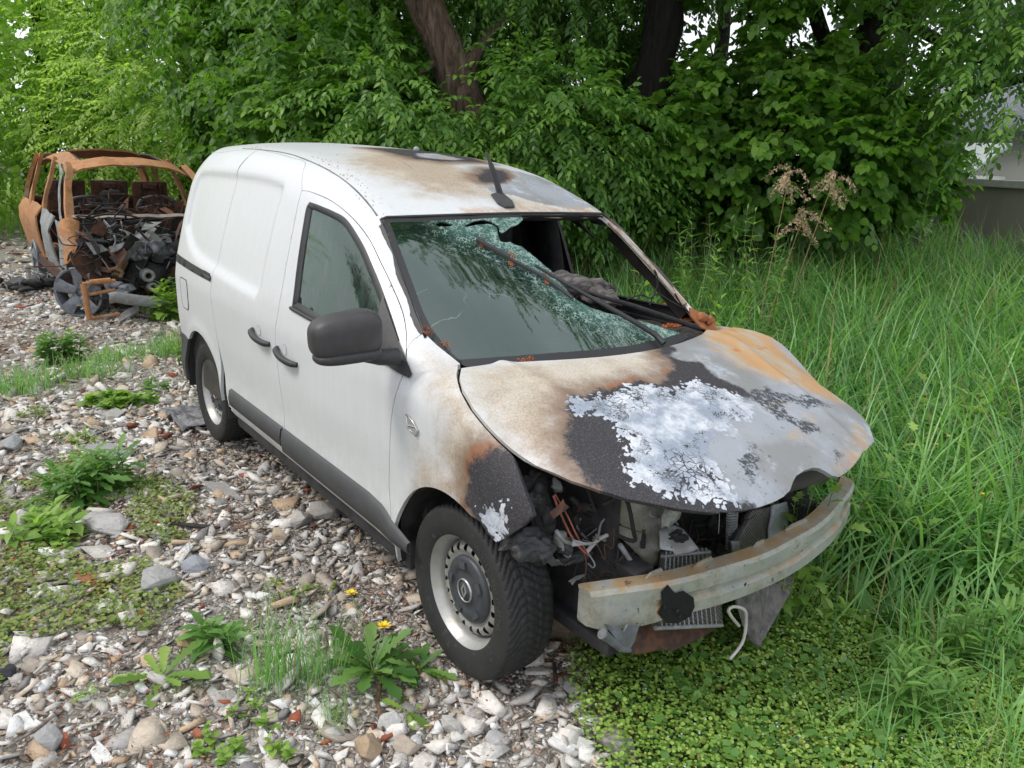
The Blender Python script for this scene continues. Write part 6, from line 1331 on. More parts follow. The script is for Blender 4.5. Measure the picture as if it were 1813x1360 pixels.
# sunlit hedge trees at the left, far side of the track
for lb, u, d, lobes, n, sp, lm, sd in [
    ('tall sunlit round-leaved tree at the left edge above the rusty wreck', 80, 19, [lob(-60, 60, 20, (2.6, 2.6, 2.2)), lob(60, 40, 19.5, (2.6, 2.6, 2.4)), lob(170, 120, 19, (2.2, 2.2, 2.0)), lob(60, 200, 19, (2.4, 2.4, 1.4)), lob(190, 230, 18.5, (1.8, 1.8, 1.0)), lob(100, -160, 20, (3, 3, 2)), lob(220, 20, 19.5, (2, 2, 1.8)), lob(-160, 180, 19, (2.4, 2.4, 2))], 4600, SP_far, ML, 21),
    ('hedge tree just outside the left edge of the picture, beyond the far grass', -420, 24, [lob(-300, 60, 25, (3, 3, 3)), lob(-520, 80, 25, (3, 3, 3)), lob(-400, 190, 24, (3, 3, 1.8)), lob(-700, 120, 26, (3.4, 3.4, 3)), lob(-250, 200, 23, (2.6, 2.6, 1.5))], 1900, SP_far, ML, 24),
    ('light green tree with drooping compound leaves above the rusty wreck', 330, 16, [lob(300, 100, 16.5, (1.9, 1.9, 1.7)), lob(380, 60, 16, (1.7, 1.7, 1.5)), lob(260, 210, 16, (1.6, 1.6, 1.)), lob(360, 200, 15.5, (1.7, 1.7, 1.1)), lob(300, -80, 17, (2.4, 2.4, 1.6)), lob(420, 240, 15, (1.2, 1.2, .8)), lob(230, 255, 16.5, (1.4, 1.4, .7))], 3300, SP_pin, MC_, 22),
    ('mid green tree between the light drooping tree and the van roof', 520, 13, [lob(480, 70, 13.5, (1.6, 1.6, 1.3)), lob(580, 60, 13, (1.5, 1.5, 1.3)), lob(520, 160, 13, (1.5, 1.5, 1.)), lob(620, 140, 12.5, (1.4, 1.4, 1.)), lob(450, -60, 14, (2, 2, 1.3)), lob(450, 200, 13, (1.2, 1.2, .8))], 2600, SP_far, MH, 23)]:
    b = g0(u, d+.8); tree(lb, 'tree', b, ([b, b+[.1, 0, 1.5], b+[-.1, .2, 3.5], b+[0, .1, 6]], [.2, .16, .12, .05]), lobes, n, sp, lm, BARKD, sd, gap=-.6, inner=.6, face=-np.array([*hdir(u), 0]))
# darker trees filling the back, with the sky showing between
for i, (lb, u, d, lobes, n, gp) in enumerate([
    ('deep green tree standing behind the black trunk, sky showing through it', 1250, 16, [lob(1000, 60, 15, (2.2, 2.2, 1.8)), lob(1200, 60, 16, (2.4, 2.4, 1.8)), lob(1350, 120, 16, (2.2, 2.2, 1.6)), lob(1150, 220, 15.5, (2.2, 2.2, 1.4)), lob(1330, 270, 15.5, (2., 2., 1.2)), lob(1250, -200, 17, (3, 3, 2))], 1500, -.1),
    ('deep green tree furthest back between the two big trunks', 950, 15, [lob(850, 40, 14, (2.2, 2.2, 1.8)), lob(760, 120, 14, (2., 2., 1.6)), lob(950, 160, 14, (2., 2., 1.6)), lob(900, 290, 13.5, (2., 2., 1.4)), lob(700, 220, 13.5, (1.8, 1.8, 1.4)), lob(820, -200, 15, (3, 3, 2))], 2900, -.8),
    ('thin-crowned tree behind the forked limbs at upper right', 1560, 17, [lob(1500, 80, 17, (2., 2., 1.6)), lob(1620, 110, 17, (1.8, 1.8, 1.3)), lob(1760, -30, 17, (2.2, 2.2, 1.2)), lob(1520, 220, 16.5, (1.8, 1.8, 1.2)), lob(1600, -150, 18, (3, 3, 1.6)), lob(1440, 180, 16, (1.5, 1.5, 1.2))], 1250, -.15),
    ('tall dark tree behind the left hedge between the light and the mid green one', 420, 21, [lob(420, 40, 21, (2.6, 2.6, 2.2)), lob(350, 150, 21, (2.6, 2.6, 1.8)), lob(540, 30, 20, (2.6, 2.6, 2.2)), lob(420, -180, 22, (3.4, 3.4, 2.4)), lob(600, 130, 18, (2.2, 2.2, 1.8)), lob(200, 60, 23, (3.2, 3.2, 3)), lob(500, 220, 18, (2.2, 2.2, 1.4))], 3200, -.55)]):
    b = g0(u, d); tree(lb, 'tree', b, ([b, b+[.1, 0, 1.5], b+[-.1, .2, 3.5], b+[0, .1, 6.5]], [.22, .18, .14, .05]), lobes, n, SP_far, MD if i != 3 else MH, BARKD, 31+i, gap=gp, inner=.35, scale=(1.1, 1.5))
for i, (lb, px_, py_) in enumerate([('tree on the near side of the track, seen only mirrored in the side window', -9., -9.5), ('second tree on the near side of the track, mirrored further back', -14.5, -12.), ('third tree on the near side of the track, mirrored at the front', -4.5, -8.8)]):
    b = np.array([px_, py_, 0.]); tree(lb, 'tree', b, ([b, b+[.1, 0, 1.5], b+[-.1, .2, 3.5], b+[0, .1, 6.5]], [.22, .18, .14, .05]), [(b+[0, 0, 3.2], (2.6, 2.2, 2.2)), (b+[1.2, .3, 4.6], (2.2, 2., 1.8)), (b+[-1.2, .2, 4.9], (2.2, 2, 1.8)), (b+[0, .6, 1.7], (2.4, 1.6, 1.2))], 1300, SP_far, MD, BARKD, 61+i, gap=-.6, inner=.5, scale=(1.2, 1.6))
# low sprig of leaves hanging into the top left corner
# ---------------------------------------------------------------- grass
def blades(name, x, y, Lmin, Lmax, wmin, wmax, m, rs, bend=.5, lean=None, seg=6, lv0=.5, lvs=.25, erect=1.):
    n = len(x); L = Lmin+(Lmax-Lmin)*rs.rand(n); W_ = wmin+(wmax-wmin)*rs.rand(n); az = rs.rand(n)*6.28+fbm(x, y, 91, 1.6)*.8; D = np.stack([np.cos(az), np.sin(az), 0*az], 1)
    if lean is not None: D = D+np.array(lean); D /= np.linalg.norm(D, axis=1, keepdims=True)
    b = bend*(.3+1.4*rs.rand(n)); t = np.linspace(0, 1, seg+1); P = np.stack([x, y, gz(x, y)-.01], 1)
    up = np.array([0, 0, 1.]); C = P[:, None]+(t[None, :, None]*up*(1-.45*(b[:, None, None]*t[None, :, None])**2*1.3)*erect+D[:, None]*(b[:, None, None]*t[None, :, None]**2*.75+.12*t[None, :, None]))*L[:, None, None]
    S = np.cross(D, up); w_ = W_[:, None]*np.clip(1.05-t[None]**2.2, .03, 1)*np.clip(.5+t[None]*3, 0, 1)
    A = C+S[:, None]*w_[..., None]/2; B = C-S[:, None]*w_[..., None]/2; V = np.stack([A, B], 2).reshape(-1, 3); k = 2*(seg+1)
    q = np.array([(2*i, 2*i+1, 2*i+3, 2*i+2) for i in range(seg)]); F = (q[None]+(np.arange(n)*k)[:, None, None]).reshape(-1, 4)
    lv = np.clip(lv0+lvs*rs.randn(n)+.16*fbm(x, y, 93, 1.7), 0, 1)
    return mesh_np(name, V, F, m, attrs=dict(lv=np.repeat(lv, k), lv2=np.repeat(rs.rand(n), k)))
MGR = leafmat('meadow_grass', (.055, .15, .055), (.16, .34, .115), (.31, .50, .19), .4, .38, warm=(.30, .26, .13))
rs = np.random.RandomState(3)
def meadow_pts(n, x0, x1, y0, y1, f): x = rs.uniform(x0, x1, n); y = rs.uniform(y0, y1, n); ok = f(x, y); return x[ok], y[ok]
edge = lambda x: np.interp(x, [-12, -4, -3, -.8, .3, .7, 1.0, 1.4, 2.5], [1.6, 1.25, 1.1, 1.05, 1.0, 1.15, 1.25, 1.6, 2.4])
tall = lambda x, y: (y > edge(x)+.15*fbm(x, y, 5, 4)) & (y < 1.2+9.5)
x, y = meadow_pts(120000, -8.5, 2.6, 1.0, 8.2, tall); hump = fbm(x, y, 61, .9)
ok = rs.rand(len(x)) < np.clip(1.25-.06*(y-1), .3, 1); x, y = x[ok], y[ok]
o = blades('tall_grass', x, y, .50, 1.02, .008, .018, MGR, rs, 1.15, (-.1, -.35, 0), 6, .48, .34); tag(o, 'tall lush meadow grass right of and behind the van', 'grass', kind='stuff')
# tufts: the same meadow, longer blades in clumps
cx, cy = meadow_pts(420, -7.5, 2.4, 1.25, 7.5, tall); k = 26; x = np.repeat(cx, k)+rs.randn(len(cx)*k)*.045; y = np.repeat(cy, k)+rs.randn(len(cx)*k)*.045
o = blades('grass_clumps', x, y, .75, 1.15, .009, .018, MGR, rs, 1.15, (-.2, -.3, 0), 7, .66, .22); tag(o, 'arching clumps of broad blades standing out of the meadow grass', 'grass', kind='stuff')
x, y = meadow_pts(30000, -34, -8.5, -9, 12, lambda x, y: (y > np.interp(x, [-26, -14, -8.5], [-1.2, .8, 1.4])) | (y < -3.2) | (x < -15+.8*fbm(x, y, 9, 1.))); o = blades('far_grass', x, y, .3, .75, .012, .03, leafmat('bright_far_grass', (.12, .22, .05), (.22, .36, .09), (.36, .48, .16), .4, .5, warm=(.30, .26, .14)), rs, .7, None, 4); tag(o, 'bright meadow grass at the far left beyond the wreck', 'grass', kind='stuff')  # lighter, yellower tones than the near meadow grass
x, y = meadow_pts(9000, -12, -4.3, .9, 3, lambda x, y: y > np.interp(x, [-12, -4], [1.3, 1.15])); 
# ragged short grass at the meadow's foot and between the weeds at the right
x, y = meadow_pts(9000, -.2, 2.6, -.6, 2.8, lambda x, y: (green_side(x, y) > .25) & (fbm(x, y, 71, 3.) > .1) & (x > .75-.2*(y-1)) & (y > -.1)); o = blades('short_grass', x, y, .10, .34, .003, .007, MGR, rs, .6, (0, -.2, 0), 5, .6, .2); tag(o, 'short rough grass between the weeds in front of the van', 'grass', kind='stuff')
# dry straw lying in the grass at the right
x, y = meadow_pts(2600, .2, 1.6, 1.2, 2.6, lambda x, y: fbm(x, y, 72, 2.4) > -.1); DRYG = leafmat('dry_grass', (.16, .10, .05), (.30, .20, .11), (.42, .32, .19), .15, .7)
o = blades('dry_grass', x, y, .12, .36, .002, .004, DRYG, rs, 1.8, None, 4, .5, .3, .35); tag(o, 'dead brown straw matted at the right edge of the meadow', 'dry grass', kind='stuff')
x, y = meadow_pts(1100, -7, 2.4, 1.4, 7.5, tall); o = blades('seed_stalks', x, y, .8, 1.35, .002, .004, DRYG, rs, .35, (.15, 0, 0), 5, .6, .3); tag(o, 'thin straw-coloured flowering stalks rising over the meadow grass', 'grass stalks', kind='stuff')
MW = leafmat('weed_leaves', (.05, .13, .03), (.11, .24, .055), (.21, .36, .10), .4); MWL = leafmat('fresh_light_leaves', (.10, .20, .035), (.20, .34, .06), (.32, .46, .11), .4)
# ---------------------------------------------------------------- low leafy ground cover in front of the van
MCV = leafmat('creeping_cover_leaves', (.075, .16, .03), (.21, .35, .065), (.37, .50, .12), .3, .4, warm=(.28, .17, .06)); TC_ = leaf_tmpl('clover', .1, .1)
def carpet(name, x, y, hz, s0, s1, m, rs, lb, ct, lv0=.5):
    n = len(x); h = hz*rs.rand(n)**.7; P = np.stack([x, y, gz(x, y)+.008+h], 1); az = rs.rand(n)*6.28; el = .15+.55*rs.randn(n)*.6; D = np.stack([np.cos(az)*np.cos(el), np.sin(az)*np.cos(el), np.sin(el)], 1); bag = newbag()
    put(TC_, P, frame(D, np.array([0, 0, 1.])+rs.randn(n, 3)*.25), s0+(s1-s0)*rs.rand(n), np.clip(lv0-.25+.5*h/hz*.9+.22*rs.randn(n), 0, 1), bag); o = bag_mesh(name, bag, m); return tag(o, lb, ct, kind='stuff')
x, y = meadow_pts(125000, .05, 2.0, -1.1, 1.5, lambda x, y: (green_side(x, y) > .9*rs.rand(len(x))**2.2-.08) & (fbm(x, y, 81, 3) > -1.15))
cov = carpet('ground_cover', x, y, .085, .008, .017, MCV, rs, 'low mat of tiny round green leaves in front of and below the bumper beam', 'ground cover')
x, y = meadow_pts(30000, -4.2, .2, -.3, 1.4, lambda x, y: (green_side(x, y) > .05+rs.rand(len(x))*.2) & (fbm(x, y, 82, 2.5) > -.2)); 
x, y = meadow_pts(60000, -7.5, -.6, -2.6, -.9, lambda x, y: (fbm(x, y, 83, 1.5)+.6*fbm(x, y, 84, 5) > .45) & (y < -1.40+.22*(x+3))); carpet('moss_patches', x, y, .03, .010, .024, leafmat('yellow_green_stonecrop', (.10, .15, .035), (.20, .27, .07), (.31, .37, .11), .3, .6, warm=(.30, .13, .05)), rs, 'yellowish green mats of stonecrop and seedlings among the stones at left', 'ground cover')
x, y = meadow_pts(5200, -.1, 2.0, -1.1, 1.5, lambda x, y: (green_side(x, y) > .5*rs.rand(len(x))) & (fbm(x, y, 85, 4) > -.3))
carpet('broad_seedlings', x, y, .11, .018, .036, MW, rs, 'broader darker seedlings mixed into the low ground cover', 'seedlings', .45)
x, y = meadow_pts(3600, -.1, 2.0, -1.1, 1.5, lambda x, y: (green_side(x, y) > .4*rs.rand(len(x))) & (fbm(x, y, 86, 3) > -.2)); o = blades('fine_grass', x, y, .05, .17, .002, .0045, MGR, rs, .8, None, 4, .6, .25); tag(o, 'fine short grass blades poking through the ground cover', 'grass', kind='stuff')
x, y = meadow_pts(900, -.1, 2.0, -1.1, 1.5, lambda x, y: (green_side(x, y) > 0)); o = blades('dead_stems', x, y, .04, .14, .0015, .003, leafmat('dead_brown_stems', (.10, .06, .03), (.22, .13, .07), (.34, .24, .14), .1, .8), rs, 1.8, None, 4, .5, .3, .3); tag(o, 'dead brown stems lying through the ground cover', 'dead stems', kind='stuff')
fl_m = simple('pale_blue_petals', (.45, .55, .75), .6, .1); x, y = meadow_pts(420, .3, 1.8, -.9, 1.2, lambda x, y: green_side(x, y) > .15)
n = len(x); bag = newbag(); put(TC_, np.stack([x, y, gz(x, y)+.085+.01*rs.rand(n)], 1), frame(np.stack([np.cos(x*99), np.sin(x*99), 0*x+.2], 1)), np.full(n, .0065), rs.rand(n), bag); tag(bag_mesh('tiny_flowers', bag, fl_m), 'scattered tiny pale blue flowers over the ground cover', 'flowers', kind='stuff')
# ---------------------------------------------------------------- single plants
MSTEM = simple('green_stem', (.12, .19, .05), .6, .3, 20); YEL_F = simple('dandelion_yellow', (.90, .62, .02), .7, .15, 200); YEL_B = simple('buttercup_yellow', (.75, .50, .03), .5, .1)
def plant(kind, x, y, lb, ct, sd=0, group=None, n=12, L=.15, leaf='dandelion', m=MW, el=(.2, .9), stems=0, H=.3, flowers=(), fm=None, whorl=0, droop=.5, z=None, lean=(0, 0)):
    """rosettes (stems=0) or leafy stems; flowers: (dx, dy, height, radius)"""
    rs = np.random.RandomState(sd); z0 = float(gz(x, y)) if z is None else z; e = empty(kind, (x, y, z0)); tag(e, lb, ct, group); bag = newbag(); tm = leaf_tmpl(leaf, .12, droop)
    if stems == 0:
        az = np.arange(n)*2.4+rs.rand(n)*.6; E = el[0]+(el[1]-el[0])*rs.rand(n); D = np.stack([np.cos(az)*np.cos(E), np.sin(az)*np.cos(E), np.sin(E)], 1); put(tm, np.zeros((n, 3))+[0, 0, .01]+rs.randn(n, 3)*[.008, .008, 0], frame(D), L*(.6+.5*rs.rand(n)), rs.rand(n), bag)
    else:
        mb = MB()
        for s in range(stems):
            a = rs.rand()*6.28; r = rs.rand()*.05*stems**.5; b = np.array([math.cos(a)*r, math.sin(a)*r, 0]); h = H*(.6+.5*rs.rand()); tip = b+np.array([(rs.randn()*.12+lean[0])*h*1.2, (rs.randn()*.12+lean[1])*h*1.2, h]); mid = (b+tip)/2+np.array([rs.randn()*.02, rs.randn()*.02, h*.06]); C = curve([b, mid, tip], 6); mb.tube(C, np.linspace(.004, .0015, len(C)), 5)
            k = n; t = np.linspace(.15, 1, k); ix = np.clip((t*(len(C)-1)).astype(int), 0, len(C)-1); az = np.arange(k)*2.4+rs.rand(k)*1.6; E = el[0]+(el[1]-el[0])*t+.22*rs.randn(k); D = np.stack([np.cos(az)*np.cos(E), np.sin(az)*np.cos(E), np.sin(E)], 1)
            put(tm, C[ix], frame(D, np.array([0, 0, 1.])+rs.randn(k, 3)*.15), L*(1.1-.55*t)*(.8+.4*rs.rand(k)), np.clip(.3+.5*t+.15*rs.randn(k), 0, 1), bag)
        tag(mb.build('stems', MSTEM, e), kind='stuff')
    bag_mesh('leaves', bag, m, e)
    for (dx, dy, h, r) in flowers:
        mb = MB(); C = curve([(0, 0, .01), (dx*.4, dy*.4, h*.6), (dx, dy, h)], 4); mb.tube(C, .0025, 5); st_ = mb.build('flower_stalk', MSTEM, e); mb = MB()
        for k in range(26 if r > .012 else 5):
            a = k*2.4; rr = r*(.35+.65*(k/26 if r > .012 else 1)); tl = .9-.8*(k/26 if r > .012 else .9); d = Vector((math.cos(a)*math.cos(tl), math.sin(a)*math.cos(tl), math.sin(tl))); s = Vector((-math.sin(a), math.cos(a), 0))*r*(.13 if r > .012 else .5); c = Vector((dx, dy, h))
            mb.add([c, c+d*rr*.6+s, c+d*rr*1.05, c+d*rr*.6-s], [(0, 1, 2, 3)])
        mb.build('flower_head', fm or YEL_F, st_)
    return e
def tuft(x, y, lb, ct, sd, n=60, L=(.15, .4), w_=(.002, .004), bend=.4, m=MGR, sp=.03, group=None, lean=None, lv=.6):
    rs = np.random.RandomState(sd); o = blades('grass_tuft', x+rs.randn(n)*sp, y+rs.randn(n)*sp, L[0], L[1], w_[0], w_[1], m, rs, bend, lean, 5, lv, .2); me = o.data; v = np.zeros(len(me.vertices)*3, np.float32); me.vertices.foreach_get('co', v); v = v.reshape(-1, 3); z0 = float(gz(x, y)); v -= np.array([x, y, z0], np.float32); me.vertices.foreach_set('co', v.ravel()); me.update(); o.location = (x, y, z0); return tag(o, lb, ct, group)
GP = 'weeds growing out of the rubble'
def gp(u, v): p = gnd(u, v, 0); return p[0], p[1]
x, y = gp(290, 1205); plant('dandelion_rosette', x, y, 'broad rosette of toothed dandelion leaves on the stones at the bottom left, no flower', 'dandelion', 1, GP, 9, .19, 'dandelion', MWL, (.15, .75), droop=.25)
x, y = gp(378, 1150); plant('leafy_weed', x, y, 'bushy weed with narrow pointed leaves just above the flowerless dandelion rosette', 'weed', 2, GP, 14, .105, 'oval', MW, (.2, 1.0), stems=3, H=.12)
x, y = gp(660, 1190); h1 = W3(622, 1047, 1); fx = np.array(gnd(622, 1047, .16)); f2 = np.array(gnd(680, 1105, .14)); plant('dandelion', x, y, 'flowering dandelion with two yellow heads beside the front wheel', 'dandelion', 3, GP, 26, .20, 'dandelion', MW, (.2, 1.15), flowers=[(fx[0]-x, fx[1]-y, .16, .030), (f2[0]-x, f2[1]-y, .14, .034)], droop=.3)
x, y = gp(745, 1190); plant('dandelion_rosette', x, y, 'flowerless dandelion tucked against the foot of the front tyre', 'dandelion', 4, GP, 16, .13, 'dandelion', MW, (.1, .9), droop=.3)
x, y = gp(718, 1262); plant('dandelion_rosette', x, y, 'small toothed-leaf seedling below the flowering dandelion', 'dandelion', 5, GP, 7, .11, 'dandelion', MWL, (.05, .4), droop=.2)
x, y = gp(490, 1210); tuft(x, y, 'wispy thin-stemmed grass tuft between the rosette and the flowering dandelion', 'grass tuft', 1, 150, (.14, .44), (.002, .0042), .35, sp=.05, group=GP, lv=.7)
x, y = gp(575, 1200); tuft(x, y, 'thin grass tuft immediately left of the flowering dandelion', 'grass tuft', 2, 110, (.10, .30), (.002, .004), .4, sp=.05, group=GP, lv=.7)
x, y = gp(590, 1280); tuft(x, y, 'short fine grass tuft at the bottom below the flowering dandelion', 'grass tuft', 3, 70, (.06, .16), (.0015, .003), .5, sp=.04, group=GP, lv=.8)
for i, (u, v, lb, n, L, H, st_, lf, mm) in enumerate([
    (150, 880, 'wide clump of soft-leaved weeds at left below the slate slab', 13, .17, .20, 16, 'dandelion', MW), (70, 950, 'low light green weed at the left edge beside the broad pale boulder', 12, .11, .14, 10, 'oval', MWL), (215, 865, 'tall toothed weed rising from the right end of the large weed clump', 10, .16, .2, 3, 'dandelion', MW),
    (110, 640, 'dark green leafy weed in the gravel in front of the rusty wreck', 14, .13, .26, 12, 'oval', MW), (300, 565, 'weed with small yellow flowers against the van\'s rear corner', 14, .12, .38, 14, 'lobed', MWL), (320, 650, 'light green weed beside the rear wheel arch', 10, .08, .25, 6, 'oval', MWL),
    (125, 785, 'small light weed beside the slate slab', 9, .07, .07, 4, 'dandelion', MWL), (280, 690, 'tiny green weed left of the rear wheel', 9, .06, .07, 4, 'clover', MW), (215, 715, 'flat green weed mat above the slate slab', 14, .08, .07, 16, 'clover', MWL), (455, 1290-40, 'tiny sprout between stones below the wispy grass tuft', 8, .04, .05, 3, 'oval', MWL),
    (380, 1325, 'small rounded-leaf sprout at the bottom between two white shards', 9, .035, .06, 4, 'clover', MWL), (165, 1255, 'yellowish seedling above the large white tile shard', 7, .05, .06, 2, 'dandelion', MWL), (110, 985, 'fresh sprout left of the blocky grey rock', 7, .06, .06, 3, 'oval', MWL), (480, 1330, 'small sprout at the bottom edge right of the tile sliver', 9, .03, .05, 4, 'clover', MWL)]):
    x, y = gp(u, v); plant('weed', x, y, lb, 'weed', 100+i, GP, n, L, lf, mm, (.15, .9), stems=st_, H=H, flowers=[(.06, .02, .33, .010), (-.05, .07, .28, .010), (.02, -.08, .2, .010)] if 'yellow flowers' in lb else (), fm=YEL_B)
for i, (u, v, lb, H) in enumerate([(40, 690, 'bright grass tuft at the left edge in front of the rusty wreck', .3), (150, 665, 'grass tuft right of the dark leafy weed near the wreck', .28), (205, 630, 'thin grass tuft on the brown litter near the wreck', .2), (300, 620, 'grass at the foot of the van\'s rear wheel arch', .3), (290, 960, 'single sprig of grass by the charred board', .12)]):
    x, y = gp(u, v); tuft(x, y, lb, 'grass tuft', 20+i, 240 if i < 4 else 12, (H*.4, H), (.004, .008) if i < 4 else (.002, .003), .6, sp=.13 if i < 4 else .01, group=GP, lv=.7)
GW = 'leafy plants at the edge of the meadow'
for i, (u, v, lb, n, L, H, st_, lf, mm, fl) in enumerate([
    (1560, 1010, 'celandine with rounded lobed leaves right of the bumper beam', 11, .10, .34, 12, 'lobed', MWL, ((.02, .0, .44, .016),)), (1640, 960, 'light green lobed plant with small yellow flowers right of the bumper beam, beyond the first', 11, .10, .48, 13, 'lobed', MWL, ((.02, -.03, .58, .017), (-.06, .04, .5, .016))),
    (-1, 0, 'celandine growing up through the left end of the bumper beam', 12, .075, .84, 7, 'lobed', MWL, ((.06, -.02, .74, .013),)), (1610, 1290, 'large clump of lance-leaved plants at the bottom right', 18, .12, .26, 13, 'lance', MW, ()), (1720, 1200, 'tall lance-leaved plant right of the large clump at the bottom right', 18, .12, .34, 9, 'lance', MW, ()),
    (1550, 1200, 'young lance-leaved plant left of the large clump at the bottom right', 14, .08, .14, 5, 'oval', MW, ()), (1340, 1190, 'single fresh five-pointed weed in the ground cover below the hanging radiator core', 9, .10, .10, 2, 'lance', MWL, ()), (1410, 1240, 'light narrow-leaved weed standing alone in the ground cover', 9, .07, .12, 2, 'lance', MWL, ()),
    (1700, 1060, 'feathery bright weed at the right beyond the dock leaves', 11, .09, .42, 12, 'lobed', MW, ((.0, .0, .5, .016),)), (1790, 1130, 'yellow-flowered weed at the right edge', 10, .09, .42, 9, 'lobed', MW, ((.05, .0, .5, .017), (-.04, .05, .46, .016))), (1480, 1120, 'soft broad-leaved weed just right of the hanging radiator core', 10, .09, .12, 5, 'oval', MWL, ()),
    (1670, 880, 'pale lobed plant standing in the tall grass edge beyond the dock leaf', 10, .11, .62, 9, 'lobed', MWL, ())]):
    x, y = gp(u, v) if u > 0 else (.54, .36); plant('leafy_plant', x, y, lb, 'plant', 200+i, GW, n, L, lf, mm, (.05, 1.0), stems=st_, H=H, flowers=fl, fm=YEL_B)
for i, (u, v, lb, n, L) in enumerate([(1600, 990, 'dock plant with long crinkled upright leaves beyond the bumper beam', 9, .42), (1540, 1120, 'low dock plant with drooping leaves in front of the first', 6, .24), (1730, 980, 'dock plant with one long arching leaf over the dry straw', 6, .40)]):
    x, y = gp(u, v); plant('dock_plant', x, y, lb, 'dock', 300+i, GW, n, L, 'dock', MW, (.25, 1.2), droop=.35)
x, y = gp(1530, 1255); plant('yellow_leaf_weed', x, y, 'weed with a yellowing fan-shaped leaf in the ground cover', 'weed', 320, GW, 4, .07, 'lobed', leafmat('yellowing_leaves', (.30, .22, .05), (.38, .36, .08), (.26, .34, .07), .3), (.4, 1.0))
for i, (u, v, lb, H) in enumerate([(1640, 1180, 'tall bluish grass tuft among the lance-leaved plants', .5), (1770, 1330, 'coarse grass tuft in the bottom right corner', .38), (1690, 1010, 'flowering grass tuft beside the dock leaves', .5), (1780, 1060, 'long-bladed grass tuft at the right edge above the corner one', .5), (1570, 1340, 'arching grass at the bottom, left of the corner tuft', .25), (1500, 1010, 'dark grass tuft behind the hanging radiator core', .3)]):
    x, y = gp(u, v); tuft(x, y, lb, 'grass tuft', 340+i, 46, (H*.5, H), (.004, .009), .7, sp=.035, group=GW, lean=(-.1, -.3, 0))
# goldenrod-like shoots in the meadow and last year's dry plumes
def shoot(u, v, d, lb, H, sd): 
    b = W3(u, v, d); plant('leafy_shoot', b[0], b[1], lb, 'plant', sd, 'tall leafy shoots in the meadow', 46, .15, 'lance', MW if sd % 3 else MWL, (-.35, .75), stems=3, H=H*1.05, droop=.45)
for i, (u, d, lb, H) in enumerate([(1240, 6.4, 'leafy shoot behind the burnt windscreen pillar', 1.15), (1275, 6.8, 'leafy shoot second from the windscreen pillar', 1.2), (1310, 6.3, 'light leafy shoot left of the dry plumes', 1.2), (1345, 7.0, 'tall leafy shoot at the foot of the dry plumes', 1.25), (1385, 6.4, 'leafy shoot in front of the dry plumes', 1.1), (1290, 5.2, 'large near leafy shoot beside the bonnet\'s rear corner', 1.0), (1360, 5.4, 'near leafy shoot in the grass beyond the bonnet', .95), (1420, 6.8, 'leafy shoot right of the dry plumes', 1.15), (1240, 5.3, 'leafy shoot seen just over the windscreen foot', .95), (1560, 8.2, 'far leafy shoot under the hazel bush', 1.15), (1620, 8.0, 'far leafy shoot right of the hazel bush', 1.2), (1210, 7.2, 'leafy shoot under the left end of the hazel bush', 1.1)]):
    shoot(u, 420, d, lb, H, 400+i)
for i, (u0, v0, u1, v1, d, lb) in enumerate([(1330, 620, 1400, 300, 6.0, 'dry brown plume on a tall stalk, leftmost of the three over the grass'), (1370, 560, 1480, 310, 6.3, 'dry brown plume on a tall stalk, rightmost and largest of the three'), (1340, 560, 1425, 375, 6.1, 'dry brown plume, the lowest of the three over the grass')]):
    a = W3(u0, v0, d); a[2] = 0; b = W3(u1, v1, d); e = empty('dry_plume', (a[0], a[1], 0)); tag(e, lb, 'dry plume', 'last year\'s plumes'); b = b-[a[0], a[1], 0]; mb = MB(); C = curve([(0, 0, 0), b*[.45, .45, .55], b], 6); mb.tube(C, np.linspace(.005, .0025, len(C)), 5); rsx = np.random.RandomState(i)
    mb.build('stalk', simple('dry_brown_stalk', (.26, .17, .09), .9, .3, 20), e); mb = MB()
    for k in range(9):
        az = rsx.rand()*6.28; c0_ = b-np.array([0, 0, .02*k]); dd = np.array([math.cos(az), math.sin(az), 0]); Ln = .10+.09*rsx.rand(); pts = [c0_+dd*Ln*t+np.array([0, 0, .10*t-.16*t*t]) for t in np.linspace(0, 1, 7)]; mb.tube(pts, .0015, 4, False)
        for p in pts[1:]:
            for _ in range(11): q = p+rsx.randn(3)*.010; r_ = rsx.randn(3)*.006; s_ = rsx.randn(3)*.004; mb.add([q-r_, q+s_, q+r_, q-s_], [(0, 1, 2, 3)])
    mb.build('plume', simple('dry_seed_heads', (.42, .32, .20), .95, .35, 60), e)
# moss on the foot of the burnt corner of the bumper: nothing more
# ================================================================== WALL AND BUILDINGS AT THE RIGHT
WALLM = NT('weathered_concrete', .95); O = WALLM.vec(); WALLM.bump(WALLM.noise(40, 5, O), .5, .01); WALLM.out(WALLM.mix(WALLM.noise(2, 6, O), (.27, .25, .215), (.42, .39, .34)))
COPE = simple('pale_coping', (.50, .50, .48), .8, .15, 8)
A = W3(1690, 300, 13.2); B = W3(2100, 330, 11.5)
def wallbox(name, A, B, z0, z1, th, m, parent=None, off=0):
    d = (B-A)[:2]; L = np.linalg.norm(d); a = math.atan2(d[1], d[0]); mb = MB(); mb.box(((A[0]+B[0])/2, (A[1]+B[1])/2, (z0+z1)/2), (L, th, z1-z0), rot=Matrix.Rotation(a, 3, 'Z'), bev=.012); return mb.build(name, m, parent)
wl = empty('concrete_wall'); tag(wl, 'low grey concrete wall with a pale coping behind the grass at the right edge', 'wall')
wallbox('wall_panel', A, B, -.1, 1.62, .2, WALLM.m, wl); wallbox('coping', A, B, 1.62, 1.72, .32, COPE, wl)
P0 = A+[0, 0, 0]; mb = MB(); mb.box((P0[0]-.05, P0[1]-.1, .7), (.1, .1, 1.5), bev=.01); mb.build('wall_post', COPE, wl)
